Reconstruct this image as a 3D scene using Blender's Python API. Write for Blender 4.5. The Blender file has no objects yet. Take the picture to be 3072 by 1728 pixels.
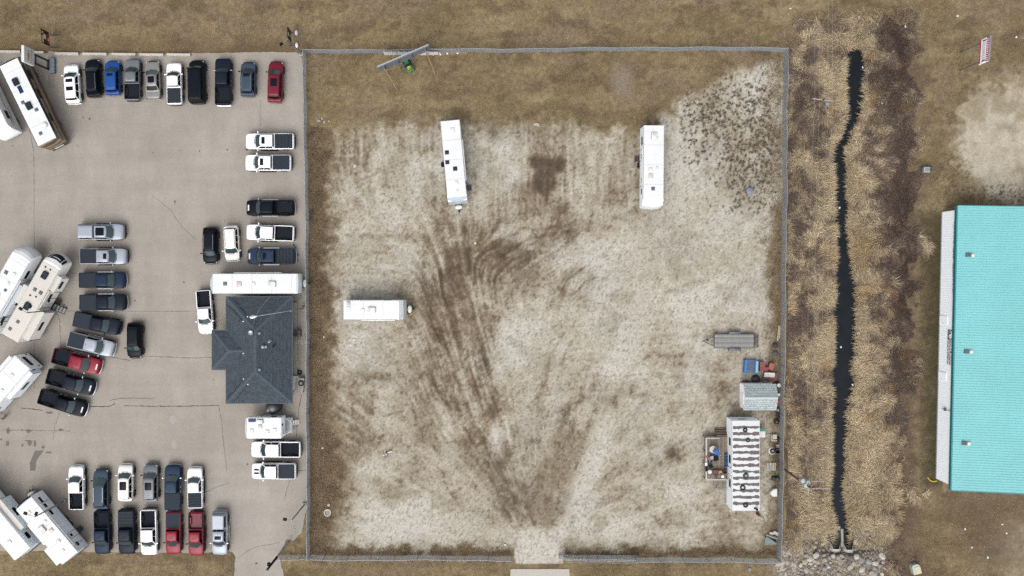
import bpy, bmesh, math, random
import numpy as np
from mathutils import Vector, Matrix

# ------------------------------------------------------------------ scene, camera, light
SC = bpy.context.scene
COL = SC.collection
H_CAM = 108.0            # flying height of the camera in metres
PPM = 24.0               # photo pixels per metre on the ground
NX, NY = 1490.0, 815.0   # photo pixel straight below the camera

cam_d = bpy.data.cameras.new("camera")
cam_d.sensor_width = 36.0
cam_d.lens = 36.0 * PPM * H_CAM / 3072.0
cam_d.shift_x = (1536 - NX) / 3072.0
cam_d.shift_y = -(864 - NY) / 3072.0
cam_d.clip_end = 6000
cam = bpy.data.objects.new("camera", cam_d)
cam.location = (0, 0, H_CAM)
COL.objects.link(cam)
SC.camera = cam

SUN_EL, SUN_AZ = 58.0, 200.0
world = bpy.data.worlds.new("World")
SC.world = world
world.use_nodes = True
wt = world.node_tree
for n in list(wt.nodes):
    wt.nodes.remove(n)
wo = wt.nodes.new("ShaderNodeOutputWorld")
wb = wt.nodes.new("ShaderNodeBackground")
sky = wt.nodes.new("ShaderNodeTexSky")
sky.sky_type = 'NISHITA'
sky.sun_disc = False
sky.sun_elevation = math.radians(SUN_EL)
sky.sun_rotation = math.radians(SUN_AZ)
sky.dust_density = 5.0
hs = wt.nodes.new("ShaderNodeHueSaturation")
hs.inputs["Saturation"].default_value = 0.22      # overcast: the blue of the sky is washed out
wt.links.new(sky.outputs[0], hs.inputs["Color"])
wt.links.new(hs.outputs[0], wb.inputs[0])
wb.inputs[1].default_value = 0.15
wt.links.new(wb.outputs[0], wo.inputs[0])

sun_d = bpy.data.lights.new("sun", 'SUN')
sun_d.energy = 0.9
sun_d.angle = math.radians(50)
sun_d.color = (1.0, 0.97, 0.93)
sun = bpy.data.objects.new("sun", sun_d)
sun.rotation_euler = (math.radians(90 - SUN_EL), 0, math.radians(180 - SUN_AZ))
COL.objects.link(sun)

SC.view_settings.view_transform = 'Standard'
SC.view_settings.look = 'None'
SC.view_settings.gamma = 1.0
SC.view_settings.exposure = 1.0
SC.view_settings.use_curve_mapping = False
SC.render.engine = 'CYCLES'
SC.cycles.max_bounces = 5
SC.cycles.use_denoising = False

R = math.radians
random.seed(7)
rng = np.random.default_rng(11)


def W(px, py, z=0.0):
    """world point at height z that the photo shows at pixel (px, py)"""
    k = (H_CAM - z) / H_CAM / PPM
    return Vector(((px - NX) * k, (NY - py) * k, z))


def lin(c, a=1.0):
    """sRGB 0-255 -> linear"""
    out = []
    for v in c[:3]:
        v = v / 255.0
        out.append((v / 12.92 if v <= 0.04045 else ((v + 0.055) / 1.055) ** 2.4) * a)
    return tuple(out)


ALB = 0.44               # photo brightness -> surface albedo



# ------------------------------------------------------------------ materials
MATS = {}


def mat(name, rgb, rough=0.6, metal=0.0, var=0.0, vscale=4.0, bump=0.0, spec=0.5, alpha=None, coat=0.0,
        rgb2=None, a=None):
    """procedural Principled material; rgb are sRGB 0-255 as seen, var adds noise mottling"""
    if name in MATS:
        return MATS[name]
    m = bpy.data.materials.new(name)
    m.use_nodes = True
    nt = m.node_tree
    b = nt.nodes["Principled BSDF"]
    c = lin(rgb, a or ALB)
    b.inputs["Base Color"].default_value = (*c, 1)
    b.inputs["Roughness"].default_value = rough
    b.inputs["Metallic"].default_value = metal
    b.inputs["Specular IOR Level"].default_value = spec
    b.inputs["Coat Weight"].default_value = coat
    b.inputs["Coat Roughness"].default_value = 0.05
    if var > 0 or bump > 0:
        tc = nt.nodes.new("ShaderNodeTexCoord")
        nz = nt.nodes.new("ShaderNodeTexNoise")
        nz.inputs["Scale"].default_value = vscale
        nz.inputs["Detail"].default_value = 6
        nz.inputs["Roughness"].default_value = 0.65
        nt.links.new(tc.outputs["Object"], nz.inputs["Vector"])
        if var > 0:
            rp = nt.nodes.new("ShaderNodeValToRGB")
            rp.color_ramp.elements[0].position = 0.3
            rp.color_ramp.elements[1].position = 0.7
            c2 = lin(rgb2, a or ALB) if rgb2 else tuple(min(1, v * (1 + var)) for v in c)
            c1 = tuple(v * (1 - var) for v in c) if not rgb2 else c
            rp.color_ramp.elements[0].color = (*c1, 1)
            rp.color_ramp.elements[1].color = (*c2, 1)
            nt.links.new(nz.outputs["Fac"], rp.inputs["Fac"])
            nt.links.new(rp.outputs["Color"], b.inputs["Base Color"])
        if bump > 0:
            bp = nt.nodes.new("ShaderNodeBump")
            bp.inputs["Strength"].default_value = bump
            bp.inputs["Distance"].default_value = 0.03
            nt.links.new(nz.outputs["Fac"], bp.inputs["Height"])
            nt.links.new(bp.outputs["Normal"], b.inputs["Normal"])
    MATS[name] = m
    return m


def attr_mat(name, grain=0.3, gscale=9.0, bump=0.4, rough=0.95, bdist=0.05, detail=8.0, spec=0.2):
    """colour from the mesh's own 'Col' attribute, broken up by fine noise"""
    m = bpy.data.materials.new(name)
    m.use_nodes = True
    nt = m.node_tree
    b = nt.nodes["Principled BSDF"]
    b.inputs["Roughness"].default_value = rough
    b.inputs["Specular IOR Level"].default_value = spec
    at = nt.nodes.new("ShaderNodeAttribute")
    at.attribute_name = "Col"
    if grain > 0:
        tc = nt.nodes.new("ShaderNodeTexCoord")
        n1 = nt.nodes.new("ShaderNodeTexNoise")
        n1.inputs["Scale"].default_value = gscale
        n1.inputs["Detail"].default_value = detail
        n1.inputs["Roughness"].default_value = 0.75
        nt.links.new(tc.outputs["Object"], n1.inputs["Vector"])
        mr = nt.nodes.new("ShaderNodeMapRange")
        mr.inputs["From Min"].default_value = 0.28
        mr.inputs["From Max"].default_value = 0.72
        mr.inputs["To Min"].default_value = 1 - grain
        mr.inputs["To Max"].default_value = 1 + grain
        nt.links.new(n1.outputs["Fac"], mr.inputs["Value"])
        vm = nt.nodes.new("ShaderNodeVectorMath")
        vm.operation = 'SCALE'
        nt.links.new(at.outputs["Color"], vm.inputs[0])
        nt.links.new(mr.outputs["Result"], vm.inputs["Scale"])
        nt.links.new(vm.outputs["Vector"], b.inputs["Base Color"])
        if bump > 0:
            bp = nt.nodes.new("ShaderNodeBump")
            bp.inputs["Strength"].default_value = bump
            bp.inputs["Distance"].default_value = bdist
            nt.links.new(n1.outputs["Fac"], bp.inputs["Height"])
            nt.links.new(bp.outputs["Normal"], b.inputs["Normal"])
    else:
        nt.links.new(at.outputs["Color"], b.inputs["Base Color"])
    MATS[name] = m
    return m


# ------------------------------------------------------------------ mesh builder
class MB:
    def __init__(self):
        self.v, self.f, self.m = [], [], []

    def face(self, pts, m=0):
        i = len(self.v)
        self.v += [tuple(p) for p in pts]
        self.f.append(tuple(range(i, i + len(pts))))
        self.m.append(m)
        return self

    def loft(self, rings, m=0, cap0=True, cap1=True, closed=True):
        n = len(rings[0])
        i0 = len(self.v)
        for r in rings:
            self.v += [tuple(p) for p in r]
        for k in range(len(rings) - 1):
            for j in range(n if closed else n - 1):
                a = i0 + k * n + j
                b = i0 + k * n + (j + 1) % n
                self.f.append((a, b, b + n, a + n))
                self.m.append(m)
        if cap0:
            self.f.append(tuple(i0 + j for j in reversed(range(n))))
            self.m.append(m)
        if cap1:
            o = i0 + (len(rings) - 1) * n
            self.f.append(tuple(o + j for j in range(n)))
            self.m.append(m)
        return self

    def box(self, c, s, rz=0.0, m=0, b=None):
        """chamfered box: centre c, size s, turned rz about z"""
        x, y, z = c
        hx, hy, hz = s[0] / 2, s[1] / 2, s[2] / 2
        if b is None:
            b = min(0.02, 0.2 * min(s))
        b = min(b, 0.45 * min(s))
        ca, sa = math.cos(rz), math.sin(rz)

        def ring(i, zz):
            ax, ay = hx - i, hy - i
            q = [(ax - b, -ay), (ax, -ay + b), (ax, ay - b), (ax - b, ay), (-ax + b, ay), (-ax, ay - b), (-ax, -ay + b), (-ax + b, -ay)]
            return [(x + u * ca - w * sa, y + u * sa + w * ca, z + zz) for u, w in q]
        if b <= 0.0005:
            q = [(hx, -hy), (hx, hy), (-hx, hy), (-hx, -hy)]
            rr = [[(x + u * ca - w * sa, y + u * sa + w * ca, z + zz) for u, w in q] for zz in (-hz, hz)]
            return self.loft(rr, m)
        return self.loft([ring(b * 0.9, -hz), ring(0, -hz + b), ring(0, hz - b), ring(b * 0.9, hz)], m)

    def tube(self, p0, p1, r, r1=None, n=8, m=0, cap=True):
        p0, p1 = Vector(p0), Vector(p1)
        d = (p1 - p0)
        if d.length < 1e-6:
            return self
        d.normalize()
        up = Vector((0, 0, 1)) if abs(d.z) < 0.95 else Vector((1, 0, 0))
        a = d.cross(up).normalized()
        b = d.cross(a)
        r1 = r if r1 is None else r1
        rings = []
        for p, q in ((p0, r), (p1, r1)):
            rings.append([p + a * (q * math.cos(2 * math.pi * k / n)) + b * (q * math.sin(2 * math.pi * k / n)) for k in range(n)])
        return self.loft(rings, m, cap, cap)

    def path(self, pts, r, n=6, m=0):
        for a, b in zip(pts[:-1], pts[1:]):
            self.tube(a, b, r, n=n, m=m)
        return self

    def lathe(self, prof, n=20, c=(0, 0, 0), axis='z', m=0, cap=True):
        rings = []
        for r, h in prof:
            ring = []
            for k in range(n):
                a = 2 * math.pi * k / n
                u, w = r * math.cos(a), r * math.sin(a)
                if axis == 'z':
                    ring.append((c[0] + u, c[1] + w, c[2] + h))
                elif axis == 'y':
                    ring.append((c[0] + u, c[1] + h, c[2] + w))
                else:
                    ring.append((c[0] + h, c[1] + u, c[2] + w))
            rings.append(ring)
        return self.loft(rings, m, cap, cap)

    def torus(self, R0, r, c=(0, 0, 0), n=20, k=8, axis='z', m=0):
        i0 = len(self.v)
        for i in range(n):
            a = 2 * math.pi * i / n
            for j in range(k):
                t = 2 * math.pi * j / k
                rr = R0 + r * math.cos(t)
                h = r * math.sin(t)
                u, w = rr * math.cos(a), rr * math.sin(a)
                if axis == 'z':
                    self.v.append((c[0] + u, c[1] + w, c[2] + h))
                elif axis == 'y':
                    self.v.append((c[0] + u, c[1] + h, c[2] + w))
                else:
                    self.v.append((c[0] + h, c[1] + u, c[2] + w))
        for i in range(n):
            for j in range(k):
                self.f.append((i0 + i * k + j, i0 + i * k + (j + 1) % k, i0 + ((i + 1) % n) * k + (j + 1) % k, i0 + ((i + 1) % n) * k + j))
                self.m.append(m)
        return self

    def prism(self, poly, z0, z1, m=0):
        return self.loft([[(x, y, z0) for x, y in poly], [(x, y, z1) for x, y in poly]], m)

    def prof_y(self, poly, y0, y1, m=0, ins=0.0):
        """side profile (x,z) extruded across y; ins rounds the two long edges"""
        cx = sum(p[0] for p in poly) / len(poly)
        cz = sum(p[1] for p in poly) / len(poly)

        def shr(i):
            out = []
            for x, z in poly:
                dx, dz = x - cx, z - cz
                l = max(0.01, math.hypot(dx, dz))
                out.append((x - i * dx / l, z - i * dz / l))
            return out
        if ins > 0:
            P0, P1 = shr(ins), poly
            rings = [[(x, y0, z) for x, z in P0], [(x, y0 + ins, z) for x, z in P1], [(x, y1 - ins, z) for x, z in P1], [(x, y1, z) for x, z in P0]]
        else:
            rings = [[(x, y0, z) for x, z in poly], [(x, y1, z) for x, z in poly]]
        return self.loft(rings, m)

    def mesh(self, name, angle=32):
        me = bpy.data.meshes.new(name)
        me.from_pydata(self.v, [], self.f)
        if any(self.m):
            me.polygons.foreach_set("material_index", self.m)
        bm = bmesh.new()
        bm.from_mesh(me)
        bmesh.ops.recalc_face_normals(bm, faces=bm.faces)
        bm.to_mesh(me)
        bm.free()
        if angle:
            me.polygons.foreach_set("use_smooth", [True] * len(me.polygons))
            me.set_sharp_from_angle(angle=R(angle))
        me.update()
        return me


def obj(name, shape, mats=None, parent=None, loc=(0, 0, 0), rz=0.0, rot=None, angle=32):
    me = shape.mesh(name, angle) if isinstance(shape, MB) else shape
    o = bpy.data.objects.new(name, me)
    COL.objects.link(o)
    if mats is not None:
        if not isinstance(mats, (list, tuple)):
            mats = [mats]
        while len(me.materials) < len(mats):
            me.materials.append(None)
        for i, mm in enumerate(mats):
            o.material_slots[i].link = 'OBJECT'
            o.material_slots[i].material = mm
    if parent is not None:
        o.parent = parent
    o.location = loc
    o.rotation_euler = rot if rot else (0, 0, rz)
    return o


def tag(o, label=None, cat=None, group=None, kind=None):
    if label:
        o["label"] = label
    if cat:
        o["category"] = cat
    if group:
        o["group"] = group
    if kind:
        o["kind"] = kind
    return o


def thing(name, label, cat, loc=(0, 0, 0), rz=0.0, group=None):
    o = bpy.data.objects.new(name, None)
    o.empty_display_size = 0.3
    COL.objects.link(o)
    o.location = loc
    o.rotation_euler = (0, 0, rz)
    return tag(o, label, cat, group)


CACHE = {}


def cached(key, fn, angle=32):
    if key not in CACHE:
        CACHE[key] = fn().mesh(str(key[0]), angle)
    return CACHE[key]


def text_mesh(s, size, name="lettering", bold=0.0, align='CENTER'):
    cu = bpy.data.curves.new("lettering_curve", 'FONT')
    cu.body = s
    cu.size = size
    cu.align_x = align
    cu.align_y = 'CENTER'
    cu.extrude = 0.004
    cu.offset = bold
    cu.resolution_u = 3
    t = bpy.data.objects.new("lettering_tmp", cu)
    COL.objects.link(t)
    dg = bpy.context.evaluated_depsgraph_get()
    me = bpy.data.meshes.new_from_object(t.evaluated_get(dg))
    me.name = name
    bpy.data.objects.remove(t)
    bpy.data.curves.remove(cu)
    me.materials.clear()
    return me


# ------------------------------------------------------------------ numpy noise
_tab = rng.random((256, 256))


def vnoise(x, y, s=0):
    x = np.asarray(x, float) + s * 17.31
    y = np.asarray(y, float) + s * 41.77
    xi = np.floor(x).astype(int)
    yi = np.floor(y).astype(int)
    fx, fy = x - xi, y - yi
    fx = fx * fx * (3 - 2 * fx)
    fy = fy * fy * (3 - 2 * fy)
    a = _tab[xi & 255, yi & 255]
    b = _tab[(xi + 1) & 255, yi & 255]
    c = _tab[xi & 255, (yi + 1) & 255]
    d = _tab[(xi + 1) & 255, (yi + 1) & 255]
    return (a * (1 - fx) + b * fx) * (1 - fy) + (c * (1 - fx) + d * fx) * fy


def fbm(x, y, s=0, o=4, g=0.55):
    t, amp, tot = 0, 1.0, 0
    x, y = np.asarray(x, float), np.asarray(y, float)
    for k in range(o):
        c_, s_ = math.cos(0.6 + 1.1 * k), math.sin(0.6 + 1.1 * k)
        t = t + amp * vnoise((x * c_ - y * s_) * 2 ** k, (x * s_ + y * c_) * 2 ** k, s + k * 3)
        tot += amp
        amp *= g
    return t / tot


def fbm3(x, y, s=0, o=3, g=0.55):
    """unrotated octaves, for streaks along one axis"""
    t, amp, tot = 0, 1.0, 0
    for k in range(o):
        t = t + amp * vnoise(np.asarray(x) * 2 ** k, np.asarray(y) * 2 ** k, s + k * 3)
        tot += amp
        amp *= g
    return t / tot


def sst(a, b, x):
    t = np.clip((x - a) / (b - a), 0, 1)
    return t * t * (3 - 2 * t)
# ------------------------------------------------------------------ ditch and terrain heights
WATER_Z = -1.05
_dy = np.array([150, 165, 200, 300, 350, 400, 450, 550, 600, 700, 750, 800, 850, 950, 1050, 1100, 1150, 1200, 1250, 1300, 1350, 1400, 1450, 1500, 1540, 1575, 1640], float)
_dl = np.array([2556, 2540, 2534, 2534, 2546, 2526, 2501, 2507, 2505, 2515, 2507, 2507, 2503, 2499, 2497, 2495, 2493, 2497, 2490, 2495, 2495, 2495, 2486, 2490, 2503, 2509, 2509], float)
_dr = np.array([2570, 2586, 2596, 2586, 2569, 2548, 2532, 2532, 2540, 2538, 2550, 2557, 2565, 2567, 2565, 2553, 2565, 2548, 2540, 2544, 2530, 2536, 2530, 2532, 2532, 2540, 2540], float)
_k = (H_CAM - WATER_Z) / H_CAM / PPM
D_Y = (NY - _dy) * _k
D_L = (_dl - NX) * _k
D_R = (_dr - NX) * _k
_o = np.argsort(D_Y)
D_Y, D_L, D_R = D_Y[_o], D_L[_o], D_R[_o]


def ditch(x, y):
    """signed distance from the water's edge (negative in the channel), side"""
    l = np.interp(y, D_Y, D_L)
    r = np.interp(y, D_Y, D_R)
    d = np.maximum(l - x, x - r)
    n = np.maximum(0, y - D_Y[-1]) + 6.0 * np.maximum(0, D_Y[0] - y)
    return np.where(n > 0, np.hypot(np.maximum(d, 0), n), d)


def ground_z(x, y):
    x = np.asarray(x, float)
    y = np.asarray(y, float)
    d = ditch(x, y)
    z = WATER_Z * (1 - sst(0.0, 5.6, d)) - 0.5 * np.clip(-d / 0.7, 0, 1)
    z = z + 0.05 * (fbm(x * 0.6, y * 0.6, 3, 3) - 0.5) * (np.hypot(x, y) < 90)
    return z - 0.03


def gz(x, y):
    return float(ground_z(np.array([x]), np.array([y]))[0])


# ------------------------------------------------------------------ ground colours
def mixc(a, b, t):
    return a + (b - a) * np.asarray(t)[..., None]


def C(*c):
    return np.array(c, float)


def blob(px, py, cx, cy, rx, ry, rot=0.0):
    c, s = math.cos(R(rot)), math.sin(R(rot))
    u = ((px - cx) * c + (py - cy) * s) / rx
    v = (-(px - cx) * s + (py - cy) * c) / ry
    return np.exp(-(u * u + v * v) ** 1.5)


def stroke(px, py, pts, w):
    best = np.full(px.shape, 1e9)
    for (x0, y0), (x1, y1) in zip(pts[:-1], pts[1:]):
        dx, dy = x1 - x0, y1 - y0
        t = np.clip(((px - x0) * dx + (py - y0) * dy) / (dx * dx + dy * dy), 0, 1)
        best = np.minimum(best, np.hypot(px - x0 - t * dx, py - y0 - t * dy))
    return np.exp(-(best / w) ** 2)


TUFTS = []
_r = random.Random(3)
while len(TUFTS) < 1000:
    _x, _y = _r.uniform(2040, 2335), _r.uniform(205, 640)
    _p = max(blob(np.array([_x]), np.array([_y]), 2250, 440, 80, 190, 6)[0], 0.9 * blob(np.array([_x]), np.array([_y]), 2150, 335, 120, 70, -30)[0], 0.5 * blob(np.array([_x]), np.array([_y]), 2090, 430, 50, 60)[0])
    if _r.random() < _p:
        TUFTS.append((_x, _y, _r.uniform(1.0, 3.4) * _r.choice((.8, 1, 1, 1.5))))


def scrape_field():
    """streaks of scraped and driven dirt: noise smeared along the paths vehicles take in the yard (4 px cells)"""
    xs, ys = np.meshgrid(np.arange(880, 2400, 4.0), np.arange(120, 1720, 4.0))
    c2 = np.zeros(xs.shape)
    s2 = np.zeros(xs.shape)

    def add(w, a):
        nonlocal c2, s2
        c2 = c2 + w * np.cos(2 * a)
        s2 = s2 + w * np.sin(2 * a)
    rho = np.hypot(xs - 1618, ys - 1660)
    add(1.6 * np.exp(-(rho / 620) ** 2), np.arctan2(ys - 1660, xs - 1618))
    add(1.2 * (1 - sst(600, 760, ys)), np.full(xs.shape, math.pi / 2 + 0.05))
    add(1.1 * blob(xs, ys, 1620, 740, 200, 110), np.full(xs.shape, R(-30)))
    add(0.9 * blob(xs, ys, 1110, 820, 190, 260), np.full(xs.shape, R(4)))
    add(1.0 * blob(xs, ys, 1330, 950, 120, 300), np.full(xs.shape, R(80)))
    add(1.2 * blob(xs, ys, 1180, 600, 170, 130), np.full(xs.shape, R(38)))
    add(1.0 * blob(xs, ys, 1700, 1080, 130, 150), np.full(xs.shape, R(112)))
    add(0.9 * blob(xs, ys, 2080, 900, 240, 420), np.full(xs.shape, R(100)))
    add(0.8 * blob(xs, ys, 2000, 1480, 260, 140), np.full(xs.shape, R(168)))
    a = 0.5 * np.arctan2(s2, c2) + 0.5 * (fbm(xs / 70, ys / 70, 151) - 0.5)
    ux, uy = np.cos(a), np.sin(a)
    hh, ww = xs.shape
    out = []
    for src, n in ((rng.random(xs.shape), 9), (0.5 * (rng.random((hh // 2 + 1, ww // 2 + 1)).repeat(2, 0).repeat(2, 1)[:hh, :ww]) + 0.5 * vnoise(xs / 9, ys / 9, 7), 22)):
        tot = src.copy()
        for sg in (1, -1):
            jx, jy = np.meshgrid(np.arange(ww, dtype=float), np.arange(hh, dtype=float))
            for _ in range(n):
                ix = np.clip(np.rint(jx).astype(int), 0, ww - 1)
                iy = np.clip(np.rint(jy).astype(int), 0, hh - 1)
                jx = np.clip(jx + sg * ux[iy, ix], 0, ww - 1)
                jy = np.clip(jy + sg * uy[iy, ix], 0, hh - 1)
                tot += src[np.rint(jy).astype(int), np.rint(jx).astype(int)]
        tot = (tot - tot.mean()) / tot.std()
        out.append(tot)
    return out


SCR = scrape_field()


def poly_mask(P, blur):
    """soft mask of a stained patch, on the same cells as the scrape field"""
    xs, ys = np.meshgrid(np.arange(880, 2400, 4.0), np.arange(120, 1720, 4.0))
    xs = xs + 40 * (fbm(xs / 40, ys / 40, 161) - .5)
    ys = ys + 40 * (fbm(xs / 40, ys / 40, 163) - .5)
    c = np.zeros(xs.shape, bool)
    for (xa, ya), (xb, yb_) in zip(P, P[1:] + P[:1]):
        if ya != yb_:
            c ^= ((ya > ys) != (yb_ > ys)) & (xs < (xb - xa) * (ys - ya) / (yb_ - ya) + xa)
    m_ = c.astype(float)
    for _ in range(blur):
        m_ = (m_ + np.roll(m_, 1, 0) + np.roll(m_, -1, 0) + np.roll(m_, 1, 1) + np.roll(m_, -1, 1)) / 5
    return m_


SCR.append(poly_mask([(1572, 1572), (1592, 1470), (1630, 1390), (1690, 1285), (1768, 1305), (1738, 1420), (1714, 1510), (1690, 1565), (1630, 1588)], 14))
SCR.append(poly_mask([(1230, 620), (1330, 590), (1420, 690), (1560, 700), (1750, 660), (1740, 730), (1600, 780), (1490, 860), (1440, 920), (1500, 1070), (1512, 1240), (1560, 1420), (1590, 1560), (1530, 1570), (1440, 1390), (1330, 1220), (1265, 1000), (1285, 850), (1245, 720)], 60))
SCR.append(poly_mask([(1765, 1330), (1850, 1190), (1840, 1120), (1880, 960), (1850, 840), (1790, 760), (1900, 735), (1960, 800), (1960, 1000), (1945, 1062), (1880, 1138), (1845, 1212), (1805, 1330), (1745, 1470), (1702, 1582), (1682, 1572), (1718, 1480)], 8))
SCR.append(poly_mask([(1600, 470), (1690, 476), (1684, 512), (1664, 524), (1670, 560), (1652, 592), (1648, 622), (1636, 640), (1626, 590), (1612, 562), (1606, 522), (1594, 500)], 3))
SCR.append(poly_mask([(1590, 384), (1694, 386), (1690, 470), (1680, 490), (1600, 486), (1592, 440)], 8))


def scrape(px, py, k):
    fx = np.clip((px - 880) / 4, 0, SCR[k].shape[1] - 1.001)
    fy = np.clip((py - 120) / 4, 0, SCR[k].shape[0] - 1.001)
    ix, iy = fx.astype(int), fy.astype(int)
    tx, ty = fx - ix, fy - iy
    A = SCR[k]
    return (A[iy, ix] * (1 - tx) + A[iy, ix + 1] * tx) * (1 - ty) + (A[iy + 1, ix] * (1 - tx) + A[iy + 1, ix + 1] * tx) * ty


def ground_colour(x, y):
    px, py = x * PPM + NX, NY - y * PPM
    nA = fbm(px / 110, py / 110, 1)
    nB = fbm(px / 34, py / 34, 5)
    nC = fbm(px / 11, py / 11, 9, 3)
    nD = fbm(px / 5.5, py / 5.5, 14, 2)
    nH = fbm(px / 150, py / 22, 21, 3)
    # mown dead grass
    col = mixc(C(115, 100, 72), C(162, 144, 110), np.clip(nA * 0.5 + nB * 0.5 + 0.35 * (nH - 0.5) * 2, 0, 1) ** 1.1)
    col = mixc(col, C(104, 90, 62), 0.55 * sst(0.52, 0.72, fbm(px / 160, py / 90, 31)))
    col = mixc(col, C(132, 115, 95), 0.7 * sst(0.52, 0.72, fbm(px / 130, py / 60, 37)))
    col = mixc(col, C(92, 77, 58), 0.5 * sst(0.56, 0.7, fbm(px / 60, py / 36, 39)))
    col = col * (1 + 0.28 * (nC - 0.5) + 0.28 * (nD - 0.5))[..., None]
    # strip of thinner grass along the top of the lot
    col = mixc(col, C(112, 92, 68), 0.6 * sst(105, 150, py) * (1 - sst(160, 175, py)) * (px < 930))
    # bare dirt of the fenced yard: one field of dampness, 0 pale dust .. 1 wet mud
    k0, k1 = scrape(px, py, 0), scrape(px, py, 1)
    lic = np.clip(0.5 + 0.15 * k1 + 0.09 * k0, 0, 1)
    d = 0.235 + 0.62 * (nA - 0.5) + 0.26 * (nB - 0.5) + 0.15 * (nC - 0.5) + 0.25 * (nD - 0.5) + 0.035 * k0 + 0.045 * k1
    d = d + 0.17 * (sst(0.46, 0.55, fbm(px / 100, py / 75, 33, 5, 0.62)) - 0.55) + 0.10 * (sst(0.49, 0.54, fbm(px / 28, py / 34, 34, 4, 0.65)) - 0.4)
    sv = fbm3(px / 9, py / 120, 41, 3)
    d = d + 0.6 * (sv - 0.47) * blob(px, py, 1560, 500, 480, 210)
    sh = fbm3(px / 130, py / 10, 43, 3)
    d = d + 0.5 * (sh - 0.5) * (blob(px, py, 1120, 820, 140, 190) + blob(px, py, 2080, 1080, 170, 200) + blob(px, py, 1800, 1130, 120, 90))
    # tyre-worn fan spreading from the gateway
    th = np.degrees(np.arctan2(px - 1618, 1640 - py))
    rho = np.hypot(px - 1618, py - 1640)
    sp_ = 0.6 * fbm3(th / 1.3, rho / 170, 47, 3) + 0.4 * fbm3(th / 4, rho / 220, 48, 2)
    fan = sst(-32, -18, th) * (1 - sst(12, 19, th)) * sst(50, 110, rho) * (1 - sst(260, 480, rho + 240 * (nA - 0.5)))
    fan2 = sst(-36, -24, th) * (1 - sst(-16, -6, th)) * sst(250, 380, rho) * (1 - sst(820, 1080, rho))
    d = d + (0.14 + 0.25 * (sp_ - 0.5) + 0.2 * (lic - 0.5)) * fan + (0.10 + 0.2 * (sp_ - 0.5) + 0.25 * (lic - 0.5)) * fan2 + 0.2 * (sp_ - 0.5) * sst(100, 300, rho) * (1 - sst(500, 900, rho))
    a = R(72)
    u1, v1 = px * math.cos(a) + py * math.sin(a), -px * math.sin(a) + py * math.cos(a)
    s1 = fbm3(v1 / 10, u1 / 130, 45, 3)
    d = d + (0.10 + 0.3 * (s1 - 0.45) + 0.4 * (lic - 0.5)) * blob(px, py, 1330, 1060, 150, 380, 0)
    a = R(-28)
    u2, v2 = px * math.cos(a) + py * math.sin(a), -px * math.sin(a) + py * math.cos(a)
    s2 = fbm3(u2 / 90, v2 / 13, 49, 3)
    d = d + (0.13 + 0.4 * (s2 - 0.47) + 0.25 * (lic - 0.5)) * blob(px, py, 1560, 720, 230, 150, -20)
    mud = [(1690, 632, 28, 22, 0, .5), (1570, 575, 40, 26, -20, .35),
           (1525, 755, 80, 34, 10, .3), (1458, 830, 40, 42, 30, .3), (1500, 690, 60, 26, -25, .3), (1690, 705, 85, 30, -12, .3), (1420, 690, 60, 34, 20, .26),
           (1340, 880, 46, 120, 8, .24), (1360, 760, 50, 60, 0, .22), (1412, 1050, 26, 24, 0, .5), (1462, 1064, 26, 46, -16, .62), (1478, 1215, 30, 42, 0, .62),
           (1440, 1130, 34, 60, -12, .34), (1400, 1330, 46, 120, -24, .22), (1500, 1420, 36, 110, -26, .26), (1540, 1530, 44, 60, -20, .22), (1300, 1060, 60, 90, 0, .2),
           (1285, 1200, 40, 90, -20, .2), (1705, 1345, 50, 90, 18, .34), (1668, 1455, 50, 95, 14, .40), (1630, 1545, 60, 40, 0, .32), (1745, 1290, 40, 50, 10, .38),
           (1700, 1215, 55, 20, -50, .4), (2030, 1363, 40, 27, -8, .75), (1920, 1505, 110, 45, 5, .36), (1830, 1515, 34, 22, 0, .3), (2010, 1560, 60, 30, 0, .3),
           (1955, 1060, 22, 42, 10, .35), (1845, 1208, 20, 22, 0, .4), (1990, 1180, 60, 80, 0, .12), (1062, 1195, 80, 60, 0, .62), (1040, 1300, 80, 70, 0, .46),
           (1125, 1345, 80, 46, -10, .32), (1010, 1480, 70, 60, 0, .4), (1000, 1560, 60, 60, 0, .42), (1130, 1130, 60, 16, 0, .35), (1120, 550, 70, 36, 25, .45),
           (1040, 470, 70, 80, 30, .40), (1090, 610, 70, 60, 0, .22), (1290, 430, 60, 46, 0, .28), (1480, 385, 26, 40, 0, .5), (1830, 560, 40, 90, 0, .18),
           (1890, 450, 40, 90, 0, .25), (2120, 1000, 40, 30, 0, .25), (2150, 1175, 40, 35, 0, .5), (2190, 1210, 60, 50, 0, .42), (2150, 1100, 26, 20, 0, .35),
           (2110, 1480, 40, 90, 0, .25), (2180, 1580, 70, 60, 0, .5), (1230, 1560, 40, 16, 0, .15), (1880, 800, 30, 60, 20, .2), (2010, 820, 30, 50, 0, .16),
           (1720, 820, 34, 18, -35, .38), (1716, 890, 40, 22, 30, .36), (1690, 870, 14, 40, 20, .3), (1600, 940, 50, 18, -10, .2), (1480, 950, 30, 16, 0, .3)]
    for cx, cy, rx, ry, rot, s in mud:
        d = d + 0.85 * s * blob(px, py, cx, cy, rx, ry, rot) * (0.50 + 0.5 * lic + 1.0 * (nC - 0.5) + 1.1 * (nB - 0.5))
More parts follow.
